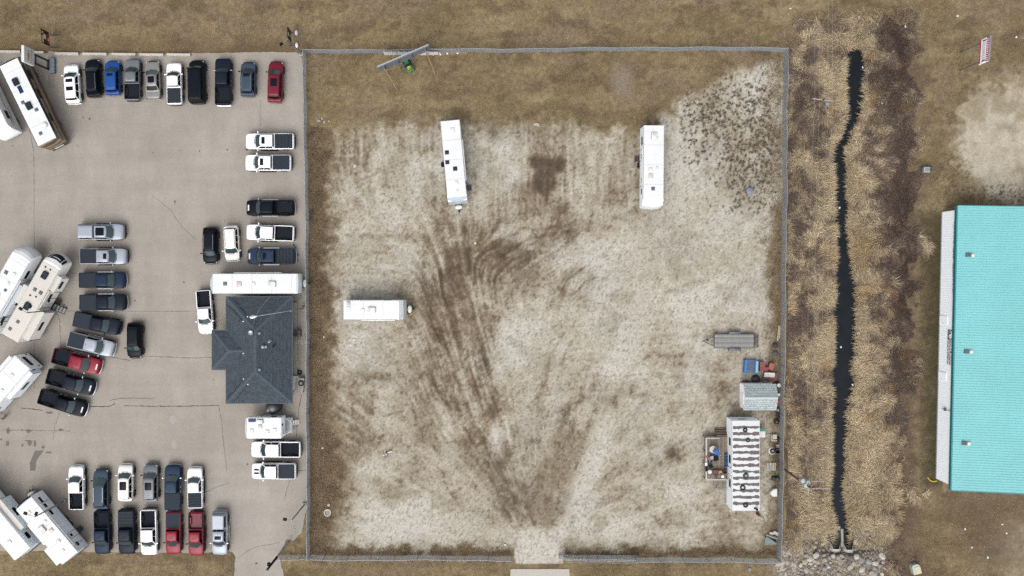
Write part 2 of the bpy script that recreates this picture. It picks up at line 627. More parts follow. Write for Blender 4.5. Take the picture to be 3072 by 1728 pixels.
    pale = [(1180, 620, 130, 90, 20, .2), (1120, 850, 130, 110, 0, .12), (1090, 760, 120, 60, 0, .12), (1850, 830, 70, 130, 12, .26), (1900, 1000, 50, 90, 8, .3), (1850, 1110, 36, 90, 10, .36),
            (1780, 760, 90, 50, -20, .2), (1560, 990, 90, 60, -20, .26), (1530, 1050, 70, 70, 20, .25), (1350, 1250, 30, 30, 0, .15), (1495, 1310, 30, 40, -10, .4), (1480, 1345, 16, 36, -20, .4),
            (995, 1410, 36, 66, -8, .55), (1290, 1560, 150, 70, 0, .3), (1180, 1570, 110, 60, 0, .22), (1760, 1430, 40, 120, 18, .34), (1700, 1560, 30, 50, 30, .4), (1620, 1640, 80, 60, 0, .6),
            (1820, 1600, 130, 36, 0, .3), (2060, 1460, 90, 60, 0, .28), (2080, 1580, 70, 50, 0, .28), (1800, 1330, 60, 60, 0, .22), (2080, 820, 130, 160, 0, .2), (2040, 480, 90, 100, 0, .25),
            (2150, 620, 120, 90, 0, .22), (2120, 900, 120, 60, 0, .18), (1300, 470, 60, 60, 0, .1), (1520, 430, 30, 50, 0, .3), (2230, 280, 60, 60, 0, .3), (1870, 295, 26, 16, 0, .2), (1720, 870, 40, 40, 0, .1)]
    for cx, cy, rx, ry, rot, s in pale:
        d = d - s * blob(px, py, cx, cy, rx, ry, rot) * (0.6 + 0.8 * nB)
    wob = 14 * (fbm(px / 40, py / 40, 55) - 0.5)
    tracks = [([(1690, 1000), (1655, 1060), (1640, 1110), (1632, 1160)], 4, .32), ([(1735, 1005), (1700, 1050), (1680, 1100), (1672, 1140)], 4, .3),
              ([(1752, 1191), (1701, 1236), (1681, 1281), (1664, 1330)], 11, .22), ([(1948, 1065), (1902, 1100), (1877, 1136), (1842, 1206)], 7, .45),
              ([(1684, 872), (1700, 840), (1735, 815), (1765, 795)], 3.5, .5), ([(1730, 875), (1755, 848), (1785, 832)], 3.5, .5),
              ([(1215, 1165), (1240, 1230), (1262, 1290)], 4, .3), ([(1275, 1120), (1330, 1190), (1375, 1260), (1420, 1330)], 6, .3), ([(1290, 1320), (1325, 1380)], 5, .3),
              ([(1350, 1180), (1400, 1260), (1450, 1340), (1480, 1450), (1530, 1560)], 6, .16), ([(1400, 1170), (1440, 1290), (1500, 1400), (1560, 1540)], 5, .16),
              ([(1296, 1480), (1298, 1550)], 3.5, .35), ([(1690, 1400), (1660, 1500), (1640, 1580)], 7, .12), ([(1640, 1380), (1620, 1480), (1610, 1570)], 6, .12),
              ([(1240, 870), (1230, 960), (1225, 1040)], 6, .2), ([(1275, 720), (1270, 860), (1300, 980), (1370, 1100)], 10, .22), ([(1600, 690), (1680, 680), (1745, 660)], 6, .3),
              ([(1580, 720), (1660, 700), (1730, 690)], 5, .25), ([(1150, 1250), (1190, 1238)], 3, .4), ([(1020, 700), (1240, 712)], 5, .12), ([(1010, 640), (1180, 600)], 6, .12),
              ([(1780, 1120), (1800, 1125)], 3, .3), ([(2130, 1010), (2000, 1000), (1900, 1040)], 5, .1)]
    for pts, w, s in tracks:
        d = d + s * stroke(px + wob * 0.5, py, pts, w) * (0.3 + 1.3 * nC)
    # the soaked strip below the lawn: grey silt above, black mud below, with crisp edges
    d = 0.25 + 0.88 * (d - 0.25)
    d = np.where(d > 0.5, 0.5 + (d - 0.5) * 0.75, d)
    d = d + (0.60 - d) * 0.85 * scrape(px, py, 2) * np.clip(0.55 + 0.5 * lic + 0.5 * (nC - 0.5), 0, 1)
    d = d + 0.19 * scrape(px, py, 3) * np.clip(0.6 + 0.6 * lic + 0.8 * (nB - 0.5), 0, 1.6)
    d = d + (0.10 - d) * 0.6 * scrape(px, py, 4)
    d = d + (0.58 - d) * 0.75 * scrape(px, py, 6) * np.clip(0.4 + nC + 0.8 * (lic - 0.5), 0, 1)
    d = d + (1.0 - d) * scrape(px, py, 5) * np.clip(0.72 + 0.9 * (lic - 0.4) + 0.7 * (nC - 0.4), 0, 1)
    d = np.clip(d, -0.1, 1.1)
    stops = [(-0.1, C(203, 198, 187)), (0.1, C(191, 185, 170)), (0.3, C(177, 168, 150)), (0.5, C(158, 146, 127)), (0.72, C(126, 111, 91)), (0.9, C(96, 82, 67)), (1.1, C(71, 61, 53))]
    dirt = np.empty(px.shape + (3,))
    for k in range(3):
        dirt[..., k] = np.interp(d, [s[0] for s in stops], [s[1][k] for s in stops])
    dirt = dirt * (1 + 0.14 * (fbm(px / 3.1, py / 3.1, 61, 2) - 0.5))[..., None]
    # cooler grey areas of crushed stone
    g = sst(0.5, 0.7, fbm(px / 130, py / 130, 66))
    dirt = mixc(dirt, dirt.mean(axis=-1, keepdims=True) * C(1.0, 0.99, 0.98), 0.22 * g)
    spots = np.zeros(px.shape)
    near = np.where((px > 2020) & (px < 2345) & (py > 190) & (py < 660))[0]
    nx_, ny_ = px[near], py[near]
    acc = np.zeros(len(near))
    for sx_, sy_, sr_ in TUFTS:
        acc = np.maximum(acc, 1 - sst(0.6, 1.25, np.hypot(nx_ - sx_, ny_ - sy_) / sr_))
    spots[near] = acc
    dirt = mixc(dirt, C(70, 60, 53), 0.72 * spots * (0.4 + 0.8 * nC))
    fleck = sst(0.57, 0.66, fbm(px / 9, py / 12, 77, 3, 0.65)) * sst(0.30, 0.46, d)
    dirt = mixc(dirt, C(98, 83, 66), 0.6 * fleck)
    speck = sst(0.62, 0.72, fbm(px / 4.5, py / 4.5, 75, 2)) * 0.35
    dirt = mixc(dirt, C(96, 82, 66), speck)
    wisp = sst(0.57, 0.75, fbm(px / 70, py / 60, 79, 4)) * 0.22
    dirt = mixc(dirt, C(112, 102, 74), wisp)
    yb = np.interp(px, [925, 1000, 1100, 1250, 1330, 1420, 1600, 1800, 1900, 1990, 2060, 2120, 2200, 2280, 2355], [470, 400, 385, 372, 378, 370, 375, 384, 380, 350, 295, 262, 215, 185, 170])
    bare = sst(-30, 34, py - yb + 90 * (nB - 0.5) + 60 * (nC - 0.5))
    left = sst(965, 1030, px + 70 * (nB - 0.5) + 40 * (nC - 0.5) - 40 * sst(1250, 1400, py) * (1 - sst(1480, 1520, py)))
    right = 1 - sst(2275, 2350, px + 60 * (nB - 0.5) + 40 * (nC - 0.5) - 40 * (py < 620))
    bot = 1 - sst(1628, 1662, py + 50 * (nB - 0.5) + 30 * (nC - 0.5))
    gate = blob(px, py, 1618, 1660, 78, 80) > 0.4
    yard = bare * left * right * np.maximum(bot, gate) * ((px > 915) & (px < 2352) & (py > 150) & (py < 1690))
    yard = np.where((py > 1668) & ~gate, 0, yard)
    inyard = (px > 915) & (px < 2352) & (py > 150) & (py < 1668)
    weed = mixc(C(102, 86, 66), C(150, 129, 100), np.clip(nB * 0.6 + nC * 0.7 - 0.15, 0, 1))
    weed = mixc(weed, C(76, 62, 50), 0.7 * sst(0.55, 0.75, fbm(px / 24, py / 24, 95)))
    edge = np.maximum(np.maximum((1 - left) * (py > 380), (1 - right) * (py > 600)), (1 - bot)) * inyard
    col = mixc(col, weed, np.clip(edge, 0, 1))
    col = mixc(col, C(150, 136, 122), 0.85 * blob(px, py, 1870, 245, 34, 60) * inyard)
    col = mixc(col, dirt, yard)
    # ditch banks
    dd = ditch(x, y)
    bank = (px > 2358) * (1 - sst(2730, 2790, px + 90 * (nB - 0.5))) * sst(-10, 120, py - 60 + 80 * (nB - 0.5))
    bcol = mixc(C(80, 66, 55), C(124, 105, 84), nB * 0.6 + nC * 0.4)
    col = mixc(col, bcol, np.clip(bank, 0, 1))
    col = mixc(col, C(40, 36, 32), np.where(dd < 0.12, 0.9, 0))
    # darker green-brown turf at the foot of the metal building
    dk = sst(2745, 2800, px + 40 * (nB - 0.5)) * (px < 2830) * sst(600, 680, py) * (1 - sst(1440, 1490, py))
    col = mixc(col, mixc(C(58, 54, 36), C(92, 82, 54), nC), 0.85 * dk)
    # gravel pads on the far right
    pad = np.clip(1.5 * blob(px, py, 3045, 430, 165, 180) + 0.5 * (nB - 0.5), 0, 1) * (px > 2740)
    gpad = mixc(C(166, 154, 132), C(208, 200, 183), np.clip(nB * 0.7 + nC * 0.5, 0, 1))
    gpad = mixc(gpad, C(140, 125, 101), 0.55 * sst(0.5, 0.75, fbm(px / 60, py / 60, 83)))
    pad2 = 0.4 * np.clip(1.4 * blob(px, py, 3110, 1660, 140, 130) + 0.8 * (nB - 0.5), 0, 1) * (px > 2700)
    col = mixc(col, gpad, sst(0.08, 0.85, pad + 0.4 * (nC - 0.5)))
    col = mixc(col, mixc(C(140, 128, 116), C(190, 182, 172), nC), pad2)
    dks = sst(0.54, 0.70, fbm(px / 5, py / 4, 87, 2)) * np.clip(1.3 * blob(px, py, 2990, 585, 120, 34) + 0.8 * blob(px, py, 2860, 520, 60, 60), 0, 1)
    col = mixc(col, C(72, 62, 46), 0.7 * dks)
    col = mixc(col, C(96, 80, 64), 0.6 * blob(px, py, 2960, 1520, 130, 80) + 0.5 * blob(px, py, 2960, 1640, 90, 80))
    # broken stone by the south-east corner of the fence
    st = np.clip(1.5 * blob(px, py, 2385, 1690, 70, 55) + 0.6 * blob(px, py, 2500, 1700, 130, 40), 0, 1) * ((px > 2345) | (py > 1682))
    stc = mixc(C(120, 108, 98), C(214, 206, 198), sst(0.3, 0.7, fbm(px / 3.6, py / 3.6, 91, 2)))
    col = mixc(col, stc, st * 0.9)
    return np.clip(col, 8, 235)


def axis(lo, hi, step, far):
    a = list(np.arange(lo, hi + step * 0.5, step))
    e, s = hi, step
    while e < far:
        s *= 1.5
        e += s
        a.append(e)
    e, s = lo, step
    while e > -far:
        s *= 1.5
        e -= s
        a.insert(0, e)
    return np.array(a)


gx = axis(-64.0, 69.0, 0.17, 2500)
gy = axis(-40.0, 36.0, 0.17, 2500)
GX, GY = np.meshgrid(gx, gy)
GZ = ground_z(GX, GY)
nxv, nyv = len(gx), len(gy)
me = bpy.data.meshes.new("ground")
nv = nxv * nyv
me.vertices.add(nv)
me.vertices.foreach_set("co", np.stack([GX, GY, GZ], -1).astype(np.float32).ravel())
ii, jj = np.meshgrid(np.arange(nxv - 1), np.arange(nyv - 1))
a0 = (jj * nxv + ii).ravel()
quads = np.stack([a0, a0 + 1, a0 + 1 + nxv, a0 + nxv], -1).astype(np.int32)
nf = len(quads)
me.loops.add(nf * 4)
me.loops.foreach_set("vertex_index", quads.ravel())
me.polygons.add(nf)
me.polygons.foreach_set("loop_start", np.arange(nf, dtype=np.int32) * 4)
me.polygons.foreach_set("loop_total", np.full(nf, 4, np.int32))
me.polygons.foreach_set("use_smooth", np.ones(nf, bool))
me.update(calc_edges=True)


def srgb2lin(c):
    v = c / 255.0
    return np.where(v <= 0.04045, v / 12.92, ((v + 0.055) / 1.055) ** 2.4)


def set_col(me, rgb):
    ca = me.color_attributes.new("Col", 'FLOAT_COLOR', 'POINT')
    arr = np.ones((len(rgb), 4), np.float32)
    arr[:, :3] = rgb
    ca.data.foreach_set("color", arr.ravel())


set_col(me, srgb2lin(ground_colour(GX.ravel(), GY.ravel())) * ALB)
ground = obj("ground", me, attr_mat("ground_soil_and_grass", grain=0.26, gscale=3.4, bump=0.6, bdist=0.06))
tag(ground, "dry mown grass and bare pale dirt with wet mud tracks", kind="structure")

# ------------------------------------------------------------------ ditch water
wb_ = MB()
yy = np.linspace(D_Y[0], D_Y[-1], 120)
L = [(float(np.interp(y, D_Y, D_L)) - 0.25, float(y), WATER_Z) for y in yy]
Rr = [(float(np.interp(y, D_Y, D_R)) + 0.25, float(y), WATER_Z) for y in yy]
for k in range(len(yy) - 1):
    wb_.face([L[k], Rr[k], Rr[k + 1], L[k + 1]])
m = mat("ditch_water", (20, 26, 32), rough=0.1, bump=0.35, vscale=.7, spec=0.2, var=.5)
water = obj("ditch_water", wb_, m)
tag(water, "still black water in the narrow drainage ditch", kind="structure")


# ------------------------------------------------------------------ parking lot pavement
def ragged(pts, step, amp, seed):
    out = []
    n = len(pts)
    for i in range(n):
        a, b = Vector(pts[i]), Vector(pts[(i + 1) % n])
        k = max(1, int((b - a).length / step))
        for j in range(k):
            p = a.lerp(b, j / k)
            d = (b - a).normalized()
            o = amp * 2 * (float(fbm(np.array([p.x / 22]), np.array([p.y / 22]), seed)[0]) - 0.5) + amp * 0.5 * random.uniform(-1, 1)
            out.append((p.x + d.y * o, p.y - d.x * o))
    return out


def px_sheet(pts, z):
    b = MB()
    b.face([W(x, y, 0) + Vector((0, 0, z)) for x, y in pts])
    return b


lot_px = [(-260, 158), (560, 160), (700, 158), (890, 156), (908, 172), (914, 450), (919, 800), (921, 1250), (922, 1520), (905, 1600), (880, 1622), (862, 1618), (836, 1664), (846, 1700), (862, 1780),
          (700, 1780), (706, 1672), (696, 1654), (560, 1659), (300, 1656), (180, 1652), (-260, 1652)]


def pave_mat():
    m = bpy.data.materials.new("old_asphalt")
    m.use_nodes = True
    nt = m.node_tree
    b = nt.nodes["Principled BSDF"]
    b.inputs["Roughness"].default_value = 0.9
    b.inputs["Specular IOR Level"].default_value = 0.25
    tc = nt.nodes.new("ShaderNodeTexCoord")

    def noise(scale, detail, sx=1.0, sy=1.0):
        mp = nt.nodes.new("ShaderNodeMapping")
        mp.inputs["Scale"].default_value = (sx, sy, 1)
        nt.links.new(tc.outputs["Object"], mp.inputs["Vector"])
        n = nt.nodes.new("ShaderNodeTexNoise")
        n.inputs["Scale"].default_value = scale
        n.inputs["Detail"].default_value = detail
        n.inputs["Roughness"].default_value = 0.6
        nt.links.new(mp.outputs["Vector"], n.inputs["Vector"])
        return n

    def ramp(n, c0, c1, p0=0.3, p1=0.7):
        r = nt.nodes.new("ShaderNodeValToRGB")
        r.color_ramp.elements[0].position = p0
        r.color_ramp.elements[1].position = p1
        r.color_ramp.elements[0].color = (*lin(c0, ALB), 1)
        r.color_ramp.elements[1].color = (*lin(c1, ALB), 1)
        nt.links.new(n.outputs["Fac"], r.inputs["Fac"])
        return r

    def mult(col, n, lo, hi, p0=0.3, p1=0.7):
        mr = nt.nodes.new("ShaderNodeMapRange")
        mr.inputs["From Min"].default_value = p0
        mr.inputs["From Max"].default_value = p1
        mr.inputs["To Min"].default_value = lo
        mr.inputs["To Max"].default_value = hi
        nt.links.new(n.outputs["Fac"], mr.inputs["Value"])
        v = nt.nodes.new("ShaderNodeVectorMath")
        v.operation = 'SCALE'
        nt.links.new(col, v.inputs[0])
        nt.links.new(mr.outputs["Result"], v.inputs["Scale"])
        return v.outputs["Vector"]
    base = ramp(noise(0.09, 4), (165, 156, 146), (178, 171, 162)).outputs["Color"]
    c = mult(base, noise(0.5, 5, 1, 0.35), 0.92, 1.07)
    c = mult(c, noise(0.35, 6, 0.25, 1.5), 0.93, 1.06)
    c = mult(c, noise(2.5, 4), 0.95, 1.05)
    c = mult(c, noise(22, 3), 0.90, 1.10)
    nt.links.new(c, b.inputs["Base Color"])
    bp = nt.nodes.new("ShaderNodeBump")
    bp.inputs["Strength"].default_value = 0.15
    bp.inputs["Distance"].default_value = 0.01
    nt.links.new(noise(40, 3).outputs["Fac"], bp.inputs["Height"])
    nt.links.new(bp.outputs["Normal"], b.inputs["Normal"])
    return m


PAVE = pave_mat()
lot = obj("parking_lot", px_sheet(ragged(lot_px, 9, 2.2, 4), 0.035), PAVE, angle=0)
tag(lot, "wide pale grey asphalt car lot with cracks and stains", kind="structure")

# lighter slabs and repaired strips lying in the asphalt
PATCH = mat("patched_asphalt", (152, 142, 135), rough=0.9, var=0.08, vscale=3)
WETM = mat("wet_asphalt", (108, 99, 92), rough=0.75, var=0.06, vscale=6)
OILM = mat("oil_spot", (82, 76, 70), rough=0.8, var=0.15, vscale=8)
CRKM = mat("dark_crack", (70, 63, 58), rough=1.0)  # plain dark colour of the crack ribbons
PALE = mat("pale_scuffed_asphalt", (174, 167, 160), rough=0.9, var=0.05, vscale=2)


def round_patch(cx, cy, rx, ry, jag=0.18, n=22):
    s = random.uniform(0, 50)
    return [(cx + rx * math.cos(2 * math.pi * k / n) * (1 + jag * 2 * (float(vnoise(np.array([k * 0.7 + s]), np.array([s]))[0]) - 0.5)),
             cy + ry * math.sin(2 * math.pi * k / n) * (1 + jag * 2 * (float(vnoise(np.array([k * 0.7 + s]), np.array([s + 9]))[0]) - 0.5))) for k in range(n)]


lev = [0]


def decal(name, pts, m, base=0.039):
    lev[0] += 1
    return obj(name, px_sheet(pts, base + (lev[0] % 9) * 0.0008), m, lot, angle=0)


decal("repair_strip", [(145, 153), (164, 155), (166, 265), (144, 264)], PATCH)
for q in [(25, 1292, 6, 9), (23, 1330, 5, 8), (66, 1290, 4, 2), (86, 1293, 8, 5), (183, 1289, 8, 3), (68, 1335, 3, 5), (90, 1328, 7, 9), (105, 1331, 4, 10), (130, 1341, 5, 5), (146, 1357, 10, 3), (148, 1238, 11, 4), (4, 1318, 3, 3)]:
    decal("water_stain", round_patch(*q, jag=0.3), WETM)
decal("water_stain", ragged([(106, 1351), (132, 1352), (120, 1366), (110, 1384), (106, 1411), (90, 1412), (90, 1390), (98, 1368)], 6, 1.2, 8), WETM)
for q in [(269, 356, 3, 3), (250, 353, 2, 2), (232, 438, 1.5, 2), (459, 458, 1.5, 2), (741, 447, 5, 5), (599, 453, 2, 2), (682, 449, 2, 3), (525, 605, 3.5, 3), (526, 611, 2, 1.5), (769, 661, 3, 2.5), (405, 902, 3, 2),
          (552, 847, 2.5, 2), (743, 1392, 3, 2.5), (640, 1138, 1.5, 1.5), (882, 735, 3, 4), (886, 742, 2, 3), (895, 765, 4, 2), (770, 1690, 4, 3), (540, 452, 1.5, 1.5), (781, 675, 2, 1.5), (675, 663, 2, 1), (38, 438, 2, 1.5), (36, 528, 2, 1)]:
    decal("oil_spot", round_patch(*q, jag=0.25, n=12), OILM)
for q in [(520, 1258, 12, 14), (522, 1332, 9, 14), (850, 1488, 9, 2), (880, 1455, 9, 2)]:
    decal("pale_scuff", round_patch(*q, jag=0.25), PALE)


def crack(pts, w, jit=1.2):
    """thin dark ribbon: pts in photo pixels, w in metres"""
    fine = []
    for (x0, y0), (x1, y1) in zip(pts[:-1], pts[1:]):
        k = max(1, int(math.hypot(x1 - x0, y1 - y0) / 6))
        for j in range(k):
            t = j / k
            fine.append((x0 + (x1 - x0) * t, y0 + (y1 - y0) * t))
    fine.append(pts[-1])
    nrm = []
    for i in range(len(fine)):
        a, b = fine[max(0, i - 1)], fine[min(len(fine) - 1, i + 1)]
        l = max(1e-6, math.hypot(b[0] - a[0], b[1] - a[1]))
        nrm.append((-(b[1] - a[1]) / l, (b[0] - a[0]) / l))
    le, ri = [], []
    for (x, y), (u, v) in zip(fine, nrm):
        o = random.uniform(-jit, jit)
        ww = w * PPM / 2 * random.uniform(0.3, 1.15)
        le.append((x + u * (o + ww), y + v * (o + ww)))
        ri.append((x + u * (o - ww), y + v * (o - ww)))
    b = MB()
    lev[0] += 1
    z = 0.046 + (lev[0] % 5) * 0.0008
    f = lambda p: W(p[0], p[1], 0) + Vector((0, 0, z))
    for i in range(len(fine) - 1):
        b.face([f(le[i]), f(ri[i]), f(ri[i + 1]), f(le[i + 1])])
    return obj("crack", b, CRKM, lot, angle=0)


for pts, w, j in [([(172, 933), (330, 933), (480, 934), (628, 933)], .035, .2), ([(85, 367), (95, 420), (102, 460), (103, 600), (103, 740)], .04, .3), ([(103, 1010), (103, 1165)], .035, .3),
                  ([(170, 935), (180, 960), (180, 990), (184, 1040)], .05, .8), ([(315, 1068), (345, 1073), (385, 1081), (440, 1069), (512, 1071), (570, 1074), (636, 1072)], .06, 1.2),
                  ([(262, 1219), (300, 1220), (330, 1218), (345, 1210)], .10, .8), ([(372, 1217), (430, 1218), (512, 1219), (580, 1218), (655, 1216)], .10, .8), ([(330, 1201), (365, 1195), (400, 1194), (460, 1196)], .05, .8),
                  ([(655, 1216), (665, 1260), (668, 1300), (675, 1360), (682, 1420)], .045, 1), ([(905, 1185), (900, 1210), (893, 1260), (890, 1310)], .08, 1.2), ([(712, 1675), (740, 1655), (770, 1640), (840, 1627)], .04, .8),
                  ([(610, 1480), (650, 1460), (690, 1450)], .035, .8), ([(895, 1412), (870, 1440), (858, 1480), (854, 1500)], .045, .8), ([(780, 330), (782, 380)], .035, 1), ([(455, 585), (512, 630), (545, 680), (590, 720)], .03, .8),
                  ([(270, 1160), (262, 1140), (272, 1110)], .04, .5), ([(180, 1235), (165, 1280), (160, 1320)], .04, .8), ([(63, 1224), (95, 1226), (128, 1231)], .09, .8), ([(0, 1290), (60, 1290), (110, 1291), (150, 1292), (212, 1293)], .04, .8),
                  ([(75, 1322), (100, 1322)], .06, .6), ([(875, 905), (905, 893)], .05, .6), ([(0, 934), (70, 934)], .03, .3), ([(780, 300), (784, 332)], .03, .4), ([(895, 1412), (920, 1410)], .05, .5)]:
    crack(pts, w, j)

# concrete apron in the gateway and the road edge under it
apron = obj("driveway_apron", px_sheet([(1532, 1707), (1708, 1707), (1712, 1800), (1528, 1800)], 0.03), mat("pale_concrete", (196, 190, 180), rough=0.9, var=0.06, vscale=2))
tag(apron, "pale concrete apron in the gateway of the yard", kind="structure")
# ------------------------------------------------------------------ vehicles
GLASS = mat("tinted_glass", (18, 22, 26), rough=0.06, spec=0.08)
WSHLD = mat("windscreen_glass", (52, 72, 76), rough=0.05, spec=0.6)
SGLASS = mat("sunroof_glass", (26, 30, 40), rough=0.08, spec=0.05)
RUBBER = mat("tyre_rubber", (26, 26, 27), rough=0.85, var=0.2, vscale=10)
ALLOY = mat("alloy_rim", (176, 178, 182), rough=0.35, metal=0.6)
CHROME = mat("chrome_trim", (215, 218, 222), rough=0.18, metal=0.9)
BLKP = mat("black_plastic_trim", (24, 26, 30), rough=0.55, var=0.15, vscale=6, spec=0.08)
LINER = mat("black_bed_liner", (40, 44, 52), rough=0.8, var=0.18, vscale=5, spec=0.05)
VINYL = mat("black_vinyl_cover", (50, 58, 68), rough=0.6, var=0.12, vscale=3, spec=0.08)
HEADL = mat("headlamp_lens", (200, 206, 210), rough=0.12, spec=0.8)
TAILL = mat("red_tail_lamp", (120, 16, 22), rough=0.2, spec=0.7)
STICK = mat("white_paper_sign", (236, 236, 236), rough=0.7)
LINEM = mat("panel_gap", (20, 20, 21), rough=0.9)


def paint(name, rgb, metal=0.0):
    dark = max(rgb) < 110
    return mat("paint_" + name, rgb, rough=0.32, metal=metal, var=0.08, vscale=.9, spec=0.07 if dark else 0.2, a=0.60 if min(rgb) > 200 else ALB)


PT = {
    'white': paint('white', (244, 245, 247)), 'black': paint('black', (18, 24, 34)), 'navy': paint('navy', (40, 54, 76)), 'blue': paint('bright_blue', (22, 80, 156)),
    'red': paint('red', (146, 18, 46)), 'darkred': paint('dark_red', (122, 20, 44)), 'grey': paint('grey', (128, 132, 138), 0.2), 'silver': paint('silver', (176, 184, 196), 0.15),
    'slate': paint('slate', (70, 86, 102)), 'pearl': paint('pearl', (226, 224, 221)), 'charcoal': paint('charcoal', (30, 38, 52)), 'taupe': paint('taupe', (150, 149, 147), 0.15), 'dblue': paint('dark_blue', (48, 66, 90)),
}
# stations: t along the length (0 rear .. 1 front), half-width factor, bottom, top, crown, bed cavity?
SPEC = {
    'pickup': dict(W=1.98, H=1.88, belt=1.22, cowl=.80, rf=.675, rr=.415, rb=.398, w0=.90, w1=.715, ax=(.19, .845), wr=.40,
                   st=[(0, .84, .52, 1.12, .0, 0), (.006, .93, .48, 1.17, .0, 0), (.02, .965, .46, 1.20, .0, 0), (.021, .965, .46, 1.20, .0, 1), (.2, .985, .42, 1.21, 0, 1), (.388, .985, .40, 1.22, 0, 1), (.389, .985, .40, 1.22, 0, 0),
                       (.45, .985, .38, 1.22, .01, 0), (.70, .985, .38, 1.22, .02, 0), (.80, .985, .40, 1.20, .035, 0), (.88, .975, .42, 1.17, .05, 0), (.94, .945, .44, 1.12, .05, 0), (.975, .88, .46, 1.06, .045, 0), (.992, .80, .50, .98, .03, 0), (1, .70, .54, .90, .02, 0)]),
    'suv': dict(W=1.88, H=1.68, belt=1.08, cowl=.805, rf=.655, rr=.13, rb=.035, w0=.91, w1=.70, ax=(.19, .815), wr=.36,
                st=[(0, .70, .50, .92, 0, 0), (.006, .80, .44, 1.0, 0, 0), (.02, .88, .42, 1.06, 0, 0), (.06, .945, .40, 1.08, 0, 0), (.15, .98, .36, 1.08, .01, 0), (.35, .985, .34, 1.08, .01, 0), (.6, .985, .34, 1.08, .02, 0),
                    (.74, .98, .36, 1.07, .03, 0), (.81, .97, .38, 1.05, .05, 0), (.89, .945, .40, 1.00, .06, 0), (.94, .90, .42, .94, .055, 0), (.97, .83, .44, .88, .045, 0), (.99, .72, .48, .80, .03, 0), (1, .58, .50, .72, .02, 0)]),
    'sedan': dict(W=1.84, H=1.46, belt=.95, cowl=.775, rf=.615, rr=.325, rb=.15, w0=.90, w1=.68, ax=(.19, .815), wr=.34,
                  st=[(0, .62, .46, .86, 0, 0), (.008, .76, .42, .93, 0, 0), (.03, .86, .38, .97, .01, 0), (.08, .93, .36, .98, .02, 0), (.17, .97, .34, .97, .02, 0), (.35, .985, .30, .95, .01, 0), (.6, .985, .30, .95, .02, 0),
                      (.74, .975, .32, .95, .03, 0), (.81, .96, .34, .93, .05, 0), (.88, .93, .36, .88, .06, 0), (.94, .87, .38, .82, .055, 0), (.97, .79, .40, .77, .04, 0), (.99, .68, .44, .70, .03, 0), (1, .52, .46, .62, .02, 0)]),
    'van': dict(W=2.02, H=2.12, belt=1.16, cowl=.885, rf=.785, rr=.045, rb=.012, w0=.96, w1=.80, ax=(.17, .85), wr=.37,
                st=[(0, .86, .46, 1.08, 0, 0), (.006, .93, .42, 1.14, 0, 0), (.03, .97, .40, 1.16, 0, 0), (.2, .985, .36, 1.16, 0, 0), (.6, .985, .36, 1.16, .01, 0), (.8, .98, .38, 1.14, .02, 0), (.88, .965, .40, 1.09, .05, 0),
                    (.94, .93, .42, 1.0, .05, 0), (.975, .86, .46, .90, .04, 0), (.992, .76, .48, .82, .03, 0), (1, .62, .5, .74, .02, 0)]),
}


SPEC['midsize'] = dict(SPEC['pickup'], W=1.86, H=1.80, belt=1.16, cowl=.79, rf=.66, rr=.425, rb=.408, wr=.37,
                       st=[(t_, w_, zb_ - .03, zt_ - .06, c_, b_) for t_, w_, zb_, zt_, c_, b_ in SPEC['pickup']['st']])


def car_body(kind, L):
    S = SPEC[kind]
    hw = S['W'] / 2
    rings = []
    for t, wf, zb, zt, cr, bed in S['st']:
        w = wf * hw
        x = L * (t - 0.5)
        if bed:
            half = [(0.5 * w, zb), (0.92 * w, zb + .02), (w, zb + .3 * (zt - zb)), (w, zt - .12), (.985 * w, zt - .02), (w - .10, zt), (w - .125, .80), (0.0, .80)]
        else:
            half = [(0.5 * w, zb), (0.92 * w, zb + .02), (w, zb + .3 * (zt - zb)), (w * .995, zt - .12), (.965 * w, zt - .03), (.86 * w, zt), (.60 * w, zt + cr * .75), (0.0, zt + cr)]
        ring = [(x, y, z) for y, z in half] + [(x, -y, z) for y, z in reversed(half[:-1])]
        rings.append(ring)
    return MB().loft(rings)


def outline(xr, xf, w, br, bf, z):
    p = [(xf - bf * (1 - 2 * i / 6) ** 2, w * (1 - 2 * i / 6), z) for i in range(7)]
    return p + [(xr + br * (-1 + 2 * i / 6) ** 2, w * (-1 + 2 * i / 6), z) for i in range(7)]


def cab_dims(kind, L):
    S = SPEC[kind]
    hw = S['W'] / 2
    X = lambda t: L * (t - 0.5)
    rear = .02 if kind in ('pickup', 'midsize', 'van') else .10
    return dict(xr0=X(S['rb']), xf0=X(S['cowl']), xr1=X(S['rr']), xf1=X(S['rf']), w0=S['w0'] * hw, w1=S['w1'] * hw, bf0=.24, bf1=.12, br0=rear, br1=rear * .6, z0=S['belt'] - .03, z1=S['H'] - .07, H=S['H'])


def car_cab(kind, L):
    q = cab_dims(kind, L)
    b = MB()
    cx = (q['xr1'] + q['xf1']) / 2
    hl = (q['xf1'] - q['xr1']) / 2
    rings = [outline(q['xr0'], q['xf0'], q['w0'], q['br0'], q['bf0'], q['z0']), outline(q['xr1'], q['xf1'], q['w1'], q['br1'], q['bf1'], q['z1']),
             outline(q['xr1'] + .06, q['xf1'] - .07, q['w1'] * .93, q['br1'], q['bf1'], q['H'] - .03), outline(cx - hl * .8, cx + hl * .8, q['w1'] * .72, 0, .06, q['H'] - .005), outline(cx - hl * .4, cx + hl * .4, q['w1'] * .35, 0, .02, q['H'])]
    return b.loft(rings, cap0=False)


def lerp(a, b, t):
    return a + (b - a) * t


